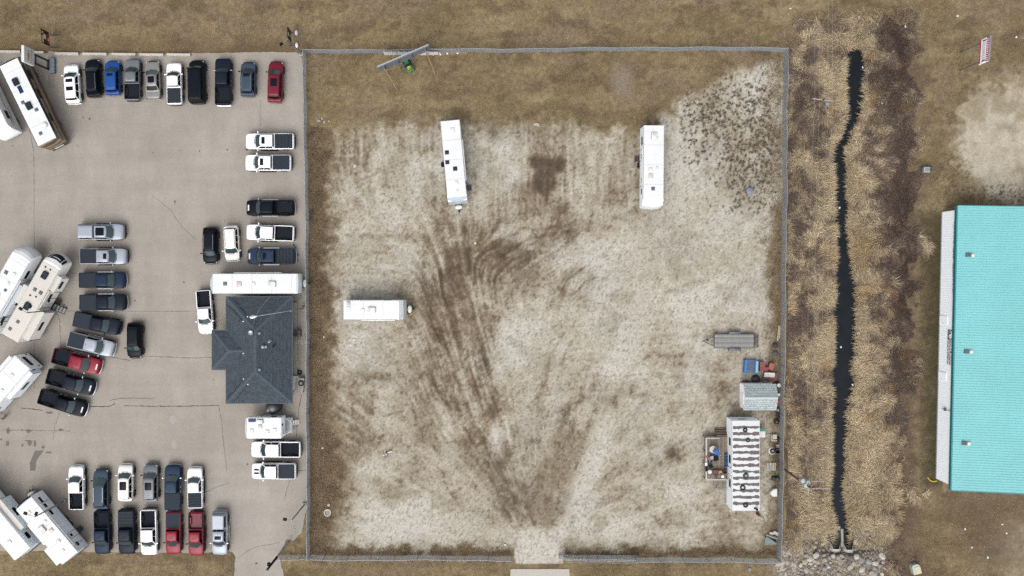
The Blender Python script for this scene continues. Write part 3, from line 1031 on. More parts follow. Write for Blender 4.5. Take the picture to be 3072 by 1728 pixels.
def glass_end(kind, L, front=True):
    q = cab_dims(kind, L)
    b = MB()
    N, M = 8, 3
    g = []
    s = 1 if front else -1
    for j in range(M + 1):
        v = lerp(.07, .93, j / M) if front else lerp(.34, .92, j / M)
        w = lerp(q['w0'], q['w1'], v)
        row = []
        for i in range(N + 1):
            u = -1 + 2 * i / N
            y = u * .92 * w
            if front:
                x = lerp(q['xf0'], q['xf1'], v) - lerp(q['bf0'], q['bf1'], v) * (y / w) ** 2 + .014
            else:
                x = lerp(q['xr0'], q['xr1'], v) + lerp(q['br0'], q['br1'], v) * (y / w) ** 2 - .014
            row.append((x, y, lerp(q['z0'], q['z1'], v) + .014))
        g.append(row)
    for j in range(M):
        for i in range(N):
            b.face([g[j][i], g[j][i + 1], g[j + 1][i + 1], g[j + 1][i]])
    return b


def glass_side(kind, L, a, c, s):
    """side pane between fractions a..c of the greenhouse length"""
    q = cab_dims(kind, L)
    b = MB()
    pts = []
    for v, (e0, e1) in ((.10, (a, c)), (.88, (a, c))):
        x0 = lerp(q['xr0'] + q['br0'], q['xr1'] + q['br1'], v)
        x1 = lerp(q['xf0'] - q['bf0'], q['xf1'] - q['bf1'], v)
        y = s * (lerp(q['w0'], q['w1'], v) + .012)
        z = lerp(q['z0'], q['z1'], v)
        pts.append([(lerp(x0, x1, e0), y, z), (lerp(x0, x1, e1), y, z)])
    b.face([pts[0][0], pts[0][1], pts[1][1], pts[1][0]])
    return b


def tyre_mb(r):
    w = .24
    return MB().lathe([(r * .62, -w / 2 + .02), (r * .9, -w / 2), (r, -w / 2 + .04), (r, w / 2 - .04), (r * .9, w / 2), (r * .62, w / 2 - .02)], n=20, axis='y')


def rim_mb(r):
    b = MB().lathe([(r * .60, -.115), (r * .60, .10), (r * .52, .105), (r * .5, .07), (.06, .085), (.05, .11), (.01, .112)], n=20, axis='y')
    return b


def put_wheel(root, x, y, r, s=1):
    t = obj("wheel", cached(("tyre", round(r, 2)), lambda: tyre_mb(r)), RUBBER, root, (x, y, r))
    rim = obj("rim", cached(("rim", round(r, 2)), lambda: rim_mb(r)), ALLOY, t)
    if s < 0:
        rim.rotation_euler = (0, 0, math.pi)
    return t


def vehicle(kind, colour, px, py, ang, label, L, bed='open', sun=None, rails=False, chrome=False, sticker=False, stripes=False, cap=False, roofc=None, rear_colour=None,
            group=None, boards=True, cat=None, shell=None, vents=False):
    gk = 'midsize' if kind == 'pickup' and L < 5.42 else kind
    S = SPEC[gk]
    hw, Hh = S['W'] / 2, S['H']
    P = PT[colour]
    name = {'pickup': 'pickup_truck', 'suv': 'suv', 'sedan': 'sedan_car', 'van': 'passenger_van'}[kind]
    root = thing(name, label, cat or {'pickup': 'pickup truck', 'suv': 'suv', 'sedan': 'car', 'van': 'van'}[kind], W(px, py, .8) * 1.0, R(ang), group)
    root.location.z = 0.04
    K = (gk, round(L, 2))
    X = lambda t: L * (t - 0.5)
    q = cab_dims(gk, L)
    obj("body", cached(("body",) + K, lambda: car_body(gk, L), 40), P, root)
    cabn = obj("cab" if kind == 'pickup' else "roof", cached(("cab",) + K, lambda: car_cab(gk, L), 40), PT[roofc] if roofc else P, root)
    obj("windscreen", cached(("windscreen",) + K, lambda: glass_end(gk, L, True)), WSHLD, root)
    obj("rear_window", cached(("rear_window",) + K, lambda: glass_end(gk, L, False)), GLASS, root)
    sp = [(.06, .52), (.55, .95)] if kind in ('pickup', 'sedan') else [(.03, .30), (.33, .63), (.66, .96)]
    for s in (1, -1):
        for a, c in sp:
            obj("side_window", cached(("side_window", a, s) + K, lambda: glass_side(gk, L, a, c, s)), GLASS, root)
        mb = lambda: MB().box((0, 0, 0), (.14, .22, .17), b=.03).tube((0, -s * .10, -.04), (-.02, -s * .22, -.06), .03)
        obj("mirror", cached(("mirror", s), mb), CHROME if chrome else (P if colour in ('white', 'silver', 'pearl') else BLKP), root, (q['xf0'] - .38, s * (hw + .11), S['belt'] + .03))
        for t in S['ax']:
            put_wheel(root, X(t), s * (hw - .115), S['wr'], s)
            arch = lambda: MB().lathe([(S['wr'] + .07, -.004), (S['wr'] + .075, .004), (.02, .006)], n=20, axis='y')
            obj("wheel_arch", cached(("arch", gk), arch), BLKP, root, (X(t), s * (hw * .985) - (.004 if s > 0 else -.004), S['wr'] + .02), rz=0 if s > 0 else math.pi)
        obj("headlight", cached(("headlight", s), lambda: MB().box((0, 0, 0), (.24, .28, .12), b=.04, rz=-s * .5)), HEADL, root, (X(.955), s * .73 * hw, S['st'][-4][3] - .13))
        obj("tail_light", cached(("tail_light", s), lambda: MB().box((0, 0, 0), (.12, .16, .34), b=.03)), TAILL, root, (X(.012), s * .85 * hw, S['st'][2][3] - .25))
        obj("door_handle", cached(("door_handle",), lambda: MB().box((0, 0, 0), (.2, .04, .05), b=.012)), CHROME if chrome else P, root, (X(.52), s * (hw * .985 + .01), S['belt'] - .18))
        obj("door_handle", CACHE[("door_handle",)], CHROME if chrome else P, root, (X(.42 if kind == 'pickup' else .34), s * (hw * .985 + .01), S['belt'] - .18))
        if boards and kind == 'pickup':
            obj("running_board", cached(("board",) + K, lambda: MB().box((0, 0, 0), (L * .36, .16, .06), b=.02)), CHROME if chrome else BLKP, root, (X(.53), s * (hw + .04), .42))
        if rails:
            rl = lambda: MB().path([(-.40 * (q['xf1'] - q['xr1']), 0, -.03), (-.36 * (q['xf1'] - q['xr1']), 0, .04), (.36 * (q['xf1'] - q['xr1']), 0, .04), (.40 * (q['xf1'] - q['xr1']), 0, -.03)], .022)
            obj("roof_rail", cached(("rail",) + K, rl), CHROME, root, ((q['xf1'] + q['xr1']) / 2, s * q['w1'] * .84, Hh - .02))
    fb = lambda: MB().loft([[(X(.985) + .16 * (1 - (y / hw) ** 2) + dx, y, z) for dx, z in ((0, .36), (.05, .38), (.05, .54), (0, .56))] for y in [hw * .86 * k / 4 for k in range(-4, 5)]])
    obj("front_bumper", cached(("front_bumper",) + K, fb), CHROME if chrome else (P if kind != 'pickup' or colour == 'white' else BLKP), root)
    rb = lambda: MB().loft([[(X(.004) - .09 * (1 - (y / hw) ** 2) + dx, y, z) for dx, z in ((0, .42), (-.06, .44), (-.06, .60), (0, .62))] for y in [hw * .88 * k / 4 for k in range(-4, 5)]])
    obj("rear_bumper", cached(("rear_bumper",) + K, rb), CHROME if chrome else (BLKP if kind == 'pickup' else P), root)
    gr = lambda: MB().box((X(.985), 0, .70), (.1, hw * 1.05, .2), b=.02)
    obj("grille", cached(("grille",) + K, gr), CHROME if chrome else BLKP, root)
    cw = lambda: MB().loft([[(q['xf0'] - .24 * (y / q['w0']) ** 2 + dx, y, q['z0'] + .045 - .02 * (y / q['w0']) ** 2) for dx in (.02, .09)] for y in [q['w0'] * .92 * k / 5 for k in range(-5, 6)]], cap0=False, cap1=False, closed=False)
    obj("cowl", cached(("cowl",) + K, cw), BLKP, root)
    wp = lambda: MB().tube((q['xf0'] + .01, .35, q['z0'] + .07), (q['xf0'] - .12, -.2, q['z0'] + .13), .012, n=5).tube((q['xf0'] + .03, -.25, q['z0'] + .07), (q['xf0'] - .14, -.62, q['z0'] + .12), .012, n=5)
    obj("wiper", cached(("wiper",) + K, wp), BLKP, root)
    if kind == 'pickup':
        # bonnet seam and cab/bed gap
        x0, x1 = X(.024), X(.386)
        if bed in ('open', 'ribbed'):
            def liner():
                b = MB()
                w = hw * .985 - .13
                b.box(((x0 + x1) / 2, 0, .815), (x1 - x0 - .02, 2 * w - .01, .02), b=0)
                for s in (1, -1):
                    b.box(((x0 + x1) / 2, s * (w - .01), 1.0), (x1 - x0 - .02, .02, .37), b=0)
                    b.box((X(.20), s * (w - .12), .93), (.95, .22, .22), b=.05)
                b.box((x0 + .03, 0, 1.0), (.02, 2 * w - .02, .37), b=0)
                b.box((x1 - .03, 0, 1.0), (.02, 2 * w - .02, .37), b=0)
                for k in range(11):
                    b.box(((x0 + x1) / 2, -w * .8 + k * w * .16, .832), (x1 - x0 - .2, .05, .015), b=0)
                return b
            ln = obj("bed_liner", cached(("liner",) + K, liner), PT[rear_colour] if rear_colour else LINER, root)
            rl = lambda: MB().box(((x0 + x1) / 2, hw * .92, S['belt'] + .005), (x1 - x0, .09, .02), b=.006).box(((x0 + x1) / 2, -hw * .92, S['belt'] + .005), (x1 - x0, .09, .02), b=.006)
            obj("bed_rail_cap", cached(("railcap",) + K, rl), BLKP if colour not in ('white',) else P, root)
        elif bed in ('soft', 'panels'):
            tc = thing_part("tonneau_cover", root)
            n = 5 if bed == 'panels' else 1
            wx = (x1 - x0 - .03) / n
            if n > 1:
                obj("cover_frame", cached(("cover_frame",) + K, lambda: MB().box((0, 0, 0), (x1 - x0 - .04, 2 * hw * .86, .03), b=.006)), LINEM, tc, ((x0 + x1) / 2, 0, S['belt'] - .005))
            for k in range(n):
                pn = obj("cover_panel" if n > 1 else "cover_sheet", cached(("panel", n) + K, lambda: MB().box((0, 0, 0), (wx - (.05 if n > 1 else 0), 2 * hw * .90, .045), b=.015)), VINYL, tc, (x0 + .015 + wx * (k + .5), 0, S['belt'] + .02))
        if cap:
            def capm():
                rr = [outline(x0, x1 - .04, hw * .93, .0, .0, 1.2), outline(x0 + .16, x1 - .06, hw * .76, .0, .0, 1.74), outline(x0 + .24, x1 - .12, hw * .66, 0, 0, 1.80)]
                return MB().loft(rr, cap0=False)
            obj("bed_cap", cached(("bedcap",) + K, capm), P, root)
            for s in (1, -1):
                def cw2(s=s):
                    y0, y1 = s * (lerp(hw * .93, hw * .76, .25) + .012), s * (lerp(hw * .93, hw * .76, .85) + .012)
                    return MB().face([(x0 + .25, y0, 1.335), (x1 - .25, y0, 1.335), (x1 - .3, y1, 1.66), (x0 + .35, y1, 1.66)])
                obj("cap_window", cached(("capwin", s) + K, cw2), GLASS, root)
    for k, sd in enumerate(sun or []):
        fx, lx, ww = sd
        xm = lerp(q['xr1'], q['xf1'], fx)
        obj("sunroof", cached(("sunroof", lx, ww), lambda: MB().loft([[(u * lx / 2 * e, v * ww / 2 * e, z) for u, v in ((1, -.86), (1, .86), (.86, 1), (-.86, 1), (-1, .86), (-1, -.86), (-.86, -1), (.86, -1))] for e, z in ((1, -.05), (1, .012), (.95, .018))])), SGLASS, cabn, (xm, 0, Hh - .012))
    if sticker:
        obj("price_sign", cached(("price_sign",), lambda: MB().box((0, 0, 0), (.18, .72, .01), b=.002)), STICK, root, (X(.945), 0, S['st'][-4][3] + .085))
    if stripes:
        for s in (1, -1):
            obj("hood_stripe", cached(("hood_stripe",) + K, lambda: MB().loft([[(X(t), y, zt + cr * .75 + .014 + (.02 if abs(y) < .2 else 0) - abs(y) * .03) for y in (.10, .34)] for t, zt, cr in ((.83, 1.19, .05), (.88, 1.17, .06), (.94, 1.12, .06))], cap0=False, cap1=False, closed=False)), SGLASS, root, (0, 0 if s > 0 else -.44, 0))
    if kind in ('suv', 'van'):
        obj("rear_spoiler", cached(("spoiler",) + K, lambda: MB().loft([[(q['xr1'] + dx, y, q['z1'] + dz) for dx, dz in ((.06, .04), (-.12, .015), (-.13, -.01), (.02, -.02))] for y in (-q['w1'] * .9, -q['w1'] * .5, 0, q['w1'] * .5, q['w1'] * .9)])), P, root)
    obj("antenna", cached(("antenna",), lambda: MB().loft([[(-.09, -.03, 0), (.09, -.02, 0), (.09, .02, 0), (-.09, .03, 0)], [(-.08, -.01, .05), (-.02, -.005, .03), (-.02, .005, .03), (-.08, .01, .05)]])), BLKP if colour != 'white' else P, cabn, (q['xr1'] + .3, 0, Hh - .01))
    return root


def thing_part(name, parent):
    e = bpy.data.objects.new(name, None)
    COL.objects.link(e)
    e.empty_display_size = 0.1
    e.parent = parent
    return e


SR = [(.72, .42, .86)]
BIG = [(.60, 1.25, .92)]
G1, G2, G3 = "row of cars nosed up to the concrete blocks", "trucks parked side-on along the chain-link fence", "trucks parked in the fanned column on the left of the lot"
G4, G5 = "upper row at the south end of the car lot", "lower row at the south end of the car lot"
V = vehicle
V('suv', 'white', 218, 253, 94, "white suv with two black sunroof panels, leftmost of the top row", 4.75, sun=[(.82, .42, .86), (.42, .5, .86)], group=G1)
V('suv', 'black', 281, 235, 93, "black suv with chrome roof rails beside the white two-sunroof suv", 4.55, rails=True, group=G1)
V('suv', 'blue', 339, 234, 91, "bright blue compact suv in the top row", 4.15, sun=[(.8, .34, .72)], group=G1)
V('pickup', 'grey', 399, 240, 90, "grey pickup with open black bed beside the bright blue suv", 5.1, bed='open', stripes=False, group=G1)
V('sedan', 'taupe', 459, 240, 92, "grey sedan with a wide sunroof, only low car in the top row", 4.7, sun=[(.55, .8, .8)], group=G1)
V('pickup', 'white', 525, 252, 91, "white pickup with grey bed cover in the top row", 5.1, bed='panels', group=G1)
V('van', 'black', 593, 246, 91, "tall black passenger van with a plain roof in the top row", 5.3, group=G1)
V('pickup', 'charcoal', 671, 246, 90, "black pickup with open bed and chrome mirrors between van and slate suv", 5.75, chrome=True, group=G1)
V('suv', 'slate', 745, 238, 89, "small slate blue suv with pale roof rails beside the red suv", 4.15, rails=True, sun=[(.86, .42, .8)], group=G1)
V('suv', 'darkred', 827, 246, 88, "red suv with black sunroof, last of the top row by the fence", 5.0, sun=[(.62, 1.0, .8)], group=G1)

V('pickup', 'white', 811, 425, 180, "white pickup with ribbed black bed cover and sunroof, uppermost along the fence", 5.95, bed='panels', sun=SR, group=G2)
V('pickup', 'white', 806, 489, 180, "white pickup with smooth dark bed cover and sunroof below the uppermost fence truck", 5.65, bed='soft', sun=SR, group=G2)
V('pickup', 'black', 812, 624, 180, "black pickup with open bed and a white hood sign by the fence", 5.9, sticker=True, chrome=True, group=G2)
V('pickup', 'white', 812, 699, 178, "white pickup with open black bed between two dark trucks by the fence", 5.9, group=G2)
V('pickup', 'dblue', 815, 769, 180, "dark blue pickup with ribbed bed cover, sunroof and white hood sign", 5.9, bed='panels', sun=SR, sticker=True, chrome=True, group=G2)
V('suv', 'black', 632, 737, -90, "black suv parked nose down beside the pearl white suv", 4.4, rails=True)
V('suv', 'pearl', 696, 730, -87, "pearl white suv parked nose down beside the black suv", 4.3, rails=True)
V('pickup', 'white', 616, 935, -86, "white pickup with open black bed parked at the office corner", 5.35)
V('pickup', 'white', 829, 1347, 180, "long white pickup with open black bed below the truck camper", 6.1)
V('pickup', 'white', 823, 1412, 180, "white pickup with two black hood stripes and dark bed cover", 5.45, bed='soft', stripes=True)

V('pickup', 'white', 232, 1463, 91, "white pickup with open black bed, first of the upper bottom row", 5.35, group=G4)
V('suv', 'slate', 304, 1467, 90, "long slate blue suv with silver roof rails in the bottom rows", 4.85, rails=True, group=G4)
V('suv', 'pearl', 378, 1448, 90, "pearl white suv with a large black sunroof in the bottom rows", 4.45, sun=[(.62, 1.05, .84)], group=G4)
V('suv', 'grey', 453, 1448, 90, "grey suv with a large black sunroof in the bottom rows", 4.55, sun=[(.6, .95, .84)], group=G4)
V('pickup', 'dblue', 520, 1462, 90, "dark blue pickup with blue bed cover in the upper bottom row", 5.5, bed='soft', chrome=True, group=G4)
V('pickup', 'white', 587, 1463, 91, "white pickup with grey panelled bed cover, last of the upper bottom row", 4.95, bed='panels', group=G4)
V('pickup', 'navy', 308, 1596, -89, "navy pickup with open bed, first of the lower bottom row", 5.35, group=G5)
V('pickup', 'charcoal', 382, 1594, -89, "charcoal pickup with panelled black bed cover in the lower bottom row", 5.5, bed='panels', group=G5)
V('pickup', 'white', 449, 1595, -89, "white pickup with open black bed in the lower bottom row", 5.6, group=G5)
V('pickup', 'red', 522, 1597, -90, "red pickup with dark bed cover beside the white open-bed truck", 5.3, bed='soft', group=G5)
V('pickup', 'red', 590, 1600, -90, "red pickup with empty red bed, right of the other red truck", 5.4, rear_colour='darkred', group=G5)
V('pickup', 'silver', 661, 1598, -90, "silver pickup with matching bed cap, last of the lower bottom row", 5.35, bed='cap', cap=True, sun=[(.6, .45, .8)], chrome=True, group=G5)

V('pickup', 'silver', 305, 696, 0, "silver pickup with silver bed cap and wide black sunroof on the left of the lot", 5.65, bed='cap', cap=True, sun=[(.5, 1.05, .98)], group=G3)
V('pickup', 'silver', 312, 769, 0, "silver pickup with black bed cover and small sunroof on the left of the lot", 5.75, bed='soft', sun=[(.72, .42, .7)], group=G3)
V('pickup', 'navy', 309, 841, 0, "navy pickup with bed cover just below the silver covered truck", 5.65, bed='soft', chrome=True, group=G3)
V('pickup', 'charcoal', 311, 907, 0, "charcoal pickup with bed cover, lowest of the straight trucks on the left", 5.7, bed='soft', chrome=True, group=G3)
V('pickup', 'charcoal', 293, 970, -12, "black pickup with bed cover, first of the slanted trucks", 5.75, bed='soft', boards=False, group=G3)
V('pickup', 'silver', 275, 1032, -14, "silver slanted pickup with dark bed cover above the red one", 5.75, bed='soft', chrome=True, group=G3)
V('pickup', 'red', 232, 1083, -15, "red slanted pickup with open black bed and white hood sign", 6.0, sticker=True, chrome=True, group=G3)
V('pickup', 'charcoal', 214, 1146, -16, "black slanted pickup with open bed just below the red one", 5.95, sticker=True, chrome=True, group=G3)
V('pickup', 'black', 190, 1208, -18, "black slanted pickup with open bed, lowest of the fanned column", 5.95, sticker=True, chrome=True, group=G3)
V('suv', 'black', 405, 1021, -90, "black suv alone beside the slanted trucks", 4.3)
# ------------------------------------------------------------------ recreational vehicles
RVW = mat("white_rubber_roof", (240, 242, 244), rough=0.55, var=0.06, vscale=.9)
RVC = mat("cream_rubber_roof", (222, 216, 207), rough=0.6, var=0.03, vscale=1.2)
RVS = mat("white_fibreglass_wall", (236, 241, 245), rough=0.35, var=0.03, vscale=2, a=.8)
RVG = mat("grey_front_cap", (176, 188, 198), rough=0.35, var=0.04, vscale=2, a=.55)
RVL = mat("light_grey_fibreglass", (222, 229, 234), rough=0.35, var=0.04, vscale=2, a=.8)
RVK = mat("charcoal_fibreglass", (36, 39, 48), rough=0.3, var=0.08, vscale=2, spec=.1)
DKPL = mat("dark_plastic_housing", (48, 56, 66), rough=0.45, var=0.12, vscale=4, spec=.1)
WHPL = mat("white_plastic_housing", (236, 236, 232), rough=0.5, var=0.03, vscale=3)
VENTG = mat("smoked_vent_lid", (96, 100, 106), rough=0.3)
TRIMS = mat("aluminium_edge_trim", (198, 203, 208), rough=0.35, metal=0.5)
STEEL = mat("dark_steel_frame", (44, 44, 46), rough=0.6, var=0.15, vscale=6)
GALV = mat("galvanised_steel", (150, 156, 162), rough=0.5, metal=0.35, var=0.1, vscale=5)
PANELB = mat("solar_cell_blue", (34, 50, 104), rough=0.15, spec=0.15)


def swirl_mat():
    m = bpy.data.materials.new("brown_swirl_paint")
    m.use_nodes = True
    nt = m.node_tree
    b = nt.nodes["Principled BSDF"]
    b.inputs["Roughness"].default_value = 0.25
    b.inputs["Coat Weight"].default_value = 0.5
    tc = nt.nodes.new("ShaderNodeTexCoord")
    mp = nt.nodes.new("ShaderNodeMapping")
    mp.inputs["Scale"].default_value = (0.16, 1.0, 1.0)
    mp.inputs["Rotation"].default_value = (0, 0.12, 0)
    nt.links.new(tc.outputs["Object"], mp.inputs["Vector"])
    wv = nt.nodes.new("ShaderNodeTexWave")
    wv.bands_direction = 'Z'
    wv.inputs["Scale"].default_value = 0.33
    wv.inputs["Distortion"].default_value = 7.0
    wv.inputs["Detail"].default_value = 2.0
    wv.inputs["Detail Scale"].default_value = 1.2
    nt.links.new(mp.outputs["Vector"], wv.inputs["Vector"])
    r = nt.nodes.new("ShaderNodeValToRGB")
    r.color_ramp.elements[0].color = (*lin((44, 34, 28), .55), 1)
    r.color_ramp.elements[1].color = (*lin((160, 140, 110), .55), 1)
    e = r.color_ramp.elements.new(0.4)
    e.color = (*lin((96, 74, 52), .55), 1)
    e = r.color_ramp.elements.new(0.75)
    e.color = (*lin((128, 106, 80), .55), 1)
    nt.links.new(wv.outputs["Fac"], r.inputs["Fac"])
    nt.links.new(r.outputs["Color"], b.inputs["Base Color"])
    return m


SWIRL = swirl_mat()
SEALM = mat("aged_sealant", (214, 214, 212), rough=.7, var=.08, vscale=5)


def interp_prof(prof, v):
    """point at fraction v along a polyline of (x, z)"""
    ls = [math.hypot(b[0] - a[0], b[1] - a[1]) for a, b in zip(prof[:-1], prof[1:])]
    t = v * sum(ls)
    for (a, b), l in zip(zip(prof[:-1], prof[1:]), ls):
        if t <= l or l == ls[-1] and (a, b) == (prof[-2], prof[-1]):
            k = min(1, t / l)
            return (a[0] + (b[0] - a[0]) * k, a[1] + (b[1] - a[1]) * k)
        t -= l
    return prof[-1]


def bowed(prof, w, bow, off=.012, n=10, m=7, u0=-1.0, u1=1.0, v0=0.0, v1=1.0):
    """front cap skin: profile (x,z) swept across the width and bowed outwards"""
    b = MB()
    g = []
    for j in range(m + 1):
        x, z = interp_prof(prof, lerp(v0, v1, j / m))
        k = math.sin(math.pi * min(1, max(0, .15 + .7 * lerp(v0, v1, j / m))))
        row = []
        for i in range(n + 1):
            u = lerp(u0, u1, i / n)
            row.append((x + off + bow * k * (1 - u * u), u * w / 2, z + off * .5))
        g.append(row)
    for j in range(m):
        for i in range(n):
            b.face([g[j][i], g[j][i + 1], g[j + 1][i + 1], g[j + 1][i]])
    return b


def ac_unit(parent, x, y, z, m, l=.95, w=.72, name="air_conditioner"):
    def f():
        b = MB()
        rr = [[(u * l / 2 * e, v * w / 2 * e, zz) for u, v in ((1, -.75), (1, .75), (.8, 1), (-.8, 1), (-1, .85), (-1, -.85), (-.8, -1), (.8, -1))] for e, zz in ((.94, 0), (1, .06), (.98, .2), (.86, .29), (.5, .31))]
        b.loft(rr)
        return b
    a = obj(name, cached(("ac", round(l, 2), round(w, 2)), f), m, parent, (x, y, z))
    obj("louvre", cached(("louvre",), lambda: [MB().box((-.02 + 0 * k, -.18 + .09 * k, 0), (.3, .03, .012), b=.002) for k in range(1)][0].box((-.02, -.09, 0), (.3, .03, .012), b=.002).box((-.02, 0, 0), (.3, .03, .012), b=.002).box((-.02, .09, 0), (.3, .03, .012), b=.002).box((-.02, .18, 0), (.3, .03, .012), b=.002)), BLKP if m is not WHPL else TRIMS, a, (-l * .2, 0, .315))
    return a


def roof_vent(parent, x, y, z, m, s=.40):
    def f():
        b = MB().box((0, 0, .03), (s + .08, s + .08, .06), b=.015)
        b.loft([[(u * s / 2 * e, v * s / 2 * e, zz) for u, v in ((1, -1), (1, 1), (-1, 1), (-1, -1))] for e, zz in ((1, .06), (1, .10), (.8, .125))])
        return b
    v = obj("roof_vent", cached(("vent", s), f), m, parent, (x, y, z))
    return v


def pane(parent, x, s, z, lx, lz, W2, name="window", m=None, fr=None):
    """side window on wall y = s*W2"""
    f = obj(name, cached(("wf", name, round(lx, 2), round(lz, 2)), lambda: MB().box((0, 0, 0), (lx + .08, .03, lz + .08), b=.01)), fr or BLKP, parent, (x, s * (W2 + .012), z))
    obj("pane", cached(("wp", round(lx, 2), round(lz, 2)), lambda: MB().box((0, 0, 0), (lx, .012, lz), b=.003)), m or GLASS, f, (0, s * .016, 0))
    return f


def rv(name, label, cat, px, py, ang, L, Wd, H, front='travel', roof=None, wall=None, cap=None, acs=(), vents=(), slides=(), wins=(), door=None, hitch=True, bow=.12, axles=2, rear_bow=0.0, awning=None, grp=None, floor=.55,
       rear_cap=None, trim=None, z_ref=None, propane=True):
    """body centre is where the photo shows the roof centre (px,py); +x is towards the hitch"""
    zr = H if z_ref is None else z_ref
    p = W(px, py, zr)
    root = thing(name, label, cat, (p.x, p.y, gz(p.x, p.y) + (.07 if p.x < -23.6 else 0)), R(ang), grp)
    roof = roof or RVW
    wall = wall or RVS
    h2 = Wd / 2
    f, r = L / 2, -L / 2
    if front == 'travel':
        fp = [(f, floor + .1), (f, 1.25), (f - .25, H - .55), (f - .75, H - .08)]
        prof = [(r, floor), (f - .1, floor)] + fp + [(f - .95, H), (r + .06, H), (r, H - .06)]
    elif front == 'flat':
        fp = [(f, floor + .1), (f, 1.6), (f - .05, H - .25), (f - .22, H - .04)]
        prof = [(r, floor), (f - .05, floor)] + fp + [(f - .3, H), (r + .06, H), (r, H - .06)]
    elif front == 'fifth':
        fp = [(f - .25, 1.62), (f, 1.9), (f - .08, 2.5), (f - .55, H - .3), (f - 1.0, H - .06)]
        prof = [(r, floor), (f - 2.7, floor), (f - 2.6, 1.5), (f - .3, 1.5)] + fp + [(f - 1.2, H), (r + .06, H), (r, H - .06)]
    else:
        fp = [(f, .5), (f + .02, 1.1), (f - .12, 2.2), (f - .22, H - .3), (f - .4, H - .05)]
        prof = [(r, .45), (f - .05, .45)] + fp + [(f - .5, H), (r + .08, H), (r, H - .08)]
    obj("body", MB().prof_y(prof, -h2, h2, ins=.05), wall, root)
    xroof = {'travel': f - .9, 'flat': f - .28, 'fifth': f - 1.15, 'coach': f - .45}[front]
    rf = MB().loft([[(x, y, H + .012 + .03 * (1 - (y / h2) ** 2)) for x in (r + .05, xroof)] + [(x, y, H - .03) for x in (xroof, r + .05)] for y in [(h2 - .05) * k / 4 for k in range(-4, 5)]])
    rfo = obj("roof", rf, roof, root)
    zt = H + .035
    for k in range(1, int((xroof - r) / 2.4) + 1):
        xs = r + k * 2.4
        if xs < xroof - .4:
            obj("roof_seam", MB().loft([[(xs + e, y, H + .016 + .03 * (1 - (y / h2) ** 2)) for e in (-.03, .03)] for y in [(h2 - .08) * q / 4 for q in range(-4, 5)]], cap0=False, cap1=False, closed=False), SEALM, rfo)
    obj("front_cap", bowed(fp, Wd - .02, bow), cap or wall, root)
    for s in (1, -1):
        obj("edge_trim", MB().box(((r + xroof) / 2, s * (h2 - .02), H + .004), (xroof - r, .05, .035), b=.01), trim or TRIMS, root)
    if rear_cap:
        obj("rear_cap", MB().loft([[(r - .012 - rear_bow * (1 - (y / h2) ** 2) * k, y, z) for z, k in ((floor + .1, .9), (H * .6, 1), (H - .12, .7), (H + .01, .25))] + [(r + .02, y, H + .015), (r + .02, y, floor + .1)] for y in [(h2 - .02) * q / 5 for q in range(-5, 6)]]), rear_cap, root)
    for x, y, m in acs:
        ac_unit(rfo, x, y, zt - .02, m)
    for x, y, m, s in vents:
        roof_vent(rfo, x, y, zt - .015, m, s)
    for x0, x1, s, dep, z0, z1, mt in slides:
        sl = obj("slide_out", MB().box(((x0 + x1) / 2, s * (h2 + dep / 2 - .01), (z0 + z1) / 2), (x1 - x0, dep, z1 - z0), b=.03), wall, root)
        obj("slide_roof", MB().box(((x0 + x1) / 2, s * (h2 + dep / 2 - .01), z1 + .012), (x1 - x0 + .02, dep + .03, .03), b=.01), mt, sl)
        xw = (x0 + x1) / 2
        pane(sl, xw, s, (z0 + z1) / 2 + .25, min(1.1, (x1 - x0) * .45), .55, h2 + dep - .01)
        for e in (x0 + .03, x1 - .03):
            obj("corner_trim", MB().box((e, s * (h2 + dep), (z0 + z1) / 2), (.05, .02, z1 - z0), b=.006), BLKP, sl)
    for x, s, z, lx, lz in wins:
        pane(root, x, s, z, lx, lz, h2)
    if door:
        x, s = door
        d = obj("door", MB().box((x, s * (h2 + .014), floor + 1.05), (.72, .03, 1.9), b=.02), wall, root)
        obj("door_frame", MB().box((x - .38, s * (h2 + .02), floor + 1.05), (.03, .03, 1.96), b=.005).box((x + .38, s * (h2 + .02), floor + 1.05), (.03, .03, 1.96), b=.005).box((x, s * (h2 + .02), floor + 2.02), (.79, .03, .03), b=.005), BLKP, d)
        obj("door_window", MB().box((x, s * (h2 + .034), floor + 1.5), (.38, .015, .5), b=.01), GLASS, d)
        obj("step", MB().box((x, s * (h2 + .22), .42), (.65, .3, .04), b=.01).box((x, s * (h2 + .48), .24), (.65, .28, .04), b=.01), STEEL, root)
    if awning:
        x0, x1, s = awning
        aw = obj("awning", MB().tube((x0, s * (h2 + .09), H - .22), (x1, s * (h2 + .09), H - .22), .075, n=10), WHPL, root)
        obj("awning_arm", MB().tube((x0 + .03, s * (h2 + .05), H - .2), (x0 + .03, s * (h2 + .04), floor + .4), .025).tube((x1 - .03, s * (h2 + .05), H - .2), (x1 - .03, s * (h2 + .04), floor + .4), .025), TRIMS, aw)
    # running gear
    ax = -L * .07 if front != 'coach' else None
    if front == 'coach':
        spots = [-L * .27, L * .33]
    else:
        spots = [ax + (k - (axles - 1) / 2) * .85 for k in range(axles)]
    for x in spots:
        for s in (1, -1):
            put_wheel(root, x, s * (h2 - .12), .36, s)
    fr = MB()
    for s in (1, -1):
        fr.box(((r + f - (2.7 if front == 'fifth' else .1)) / 2, s * .5, floor - .06), (L - (2.7 if front == 'fifth' else .2), .1, .14), b=.01)
    obj("chassis", fr, STEEL, root)
    for s in (1, -1):
        obj("marker_light", MB().box((r - .01, s * (h2 - .18), 1.25), (.04, .16, .3), b=.01), TAILL, root)
    obj("rear_bumper", MB().box((r - .1, 0, floor - .06), (.12, Wd * .92, .12), b=.02), STEEL, root)
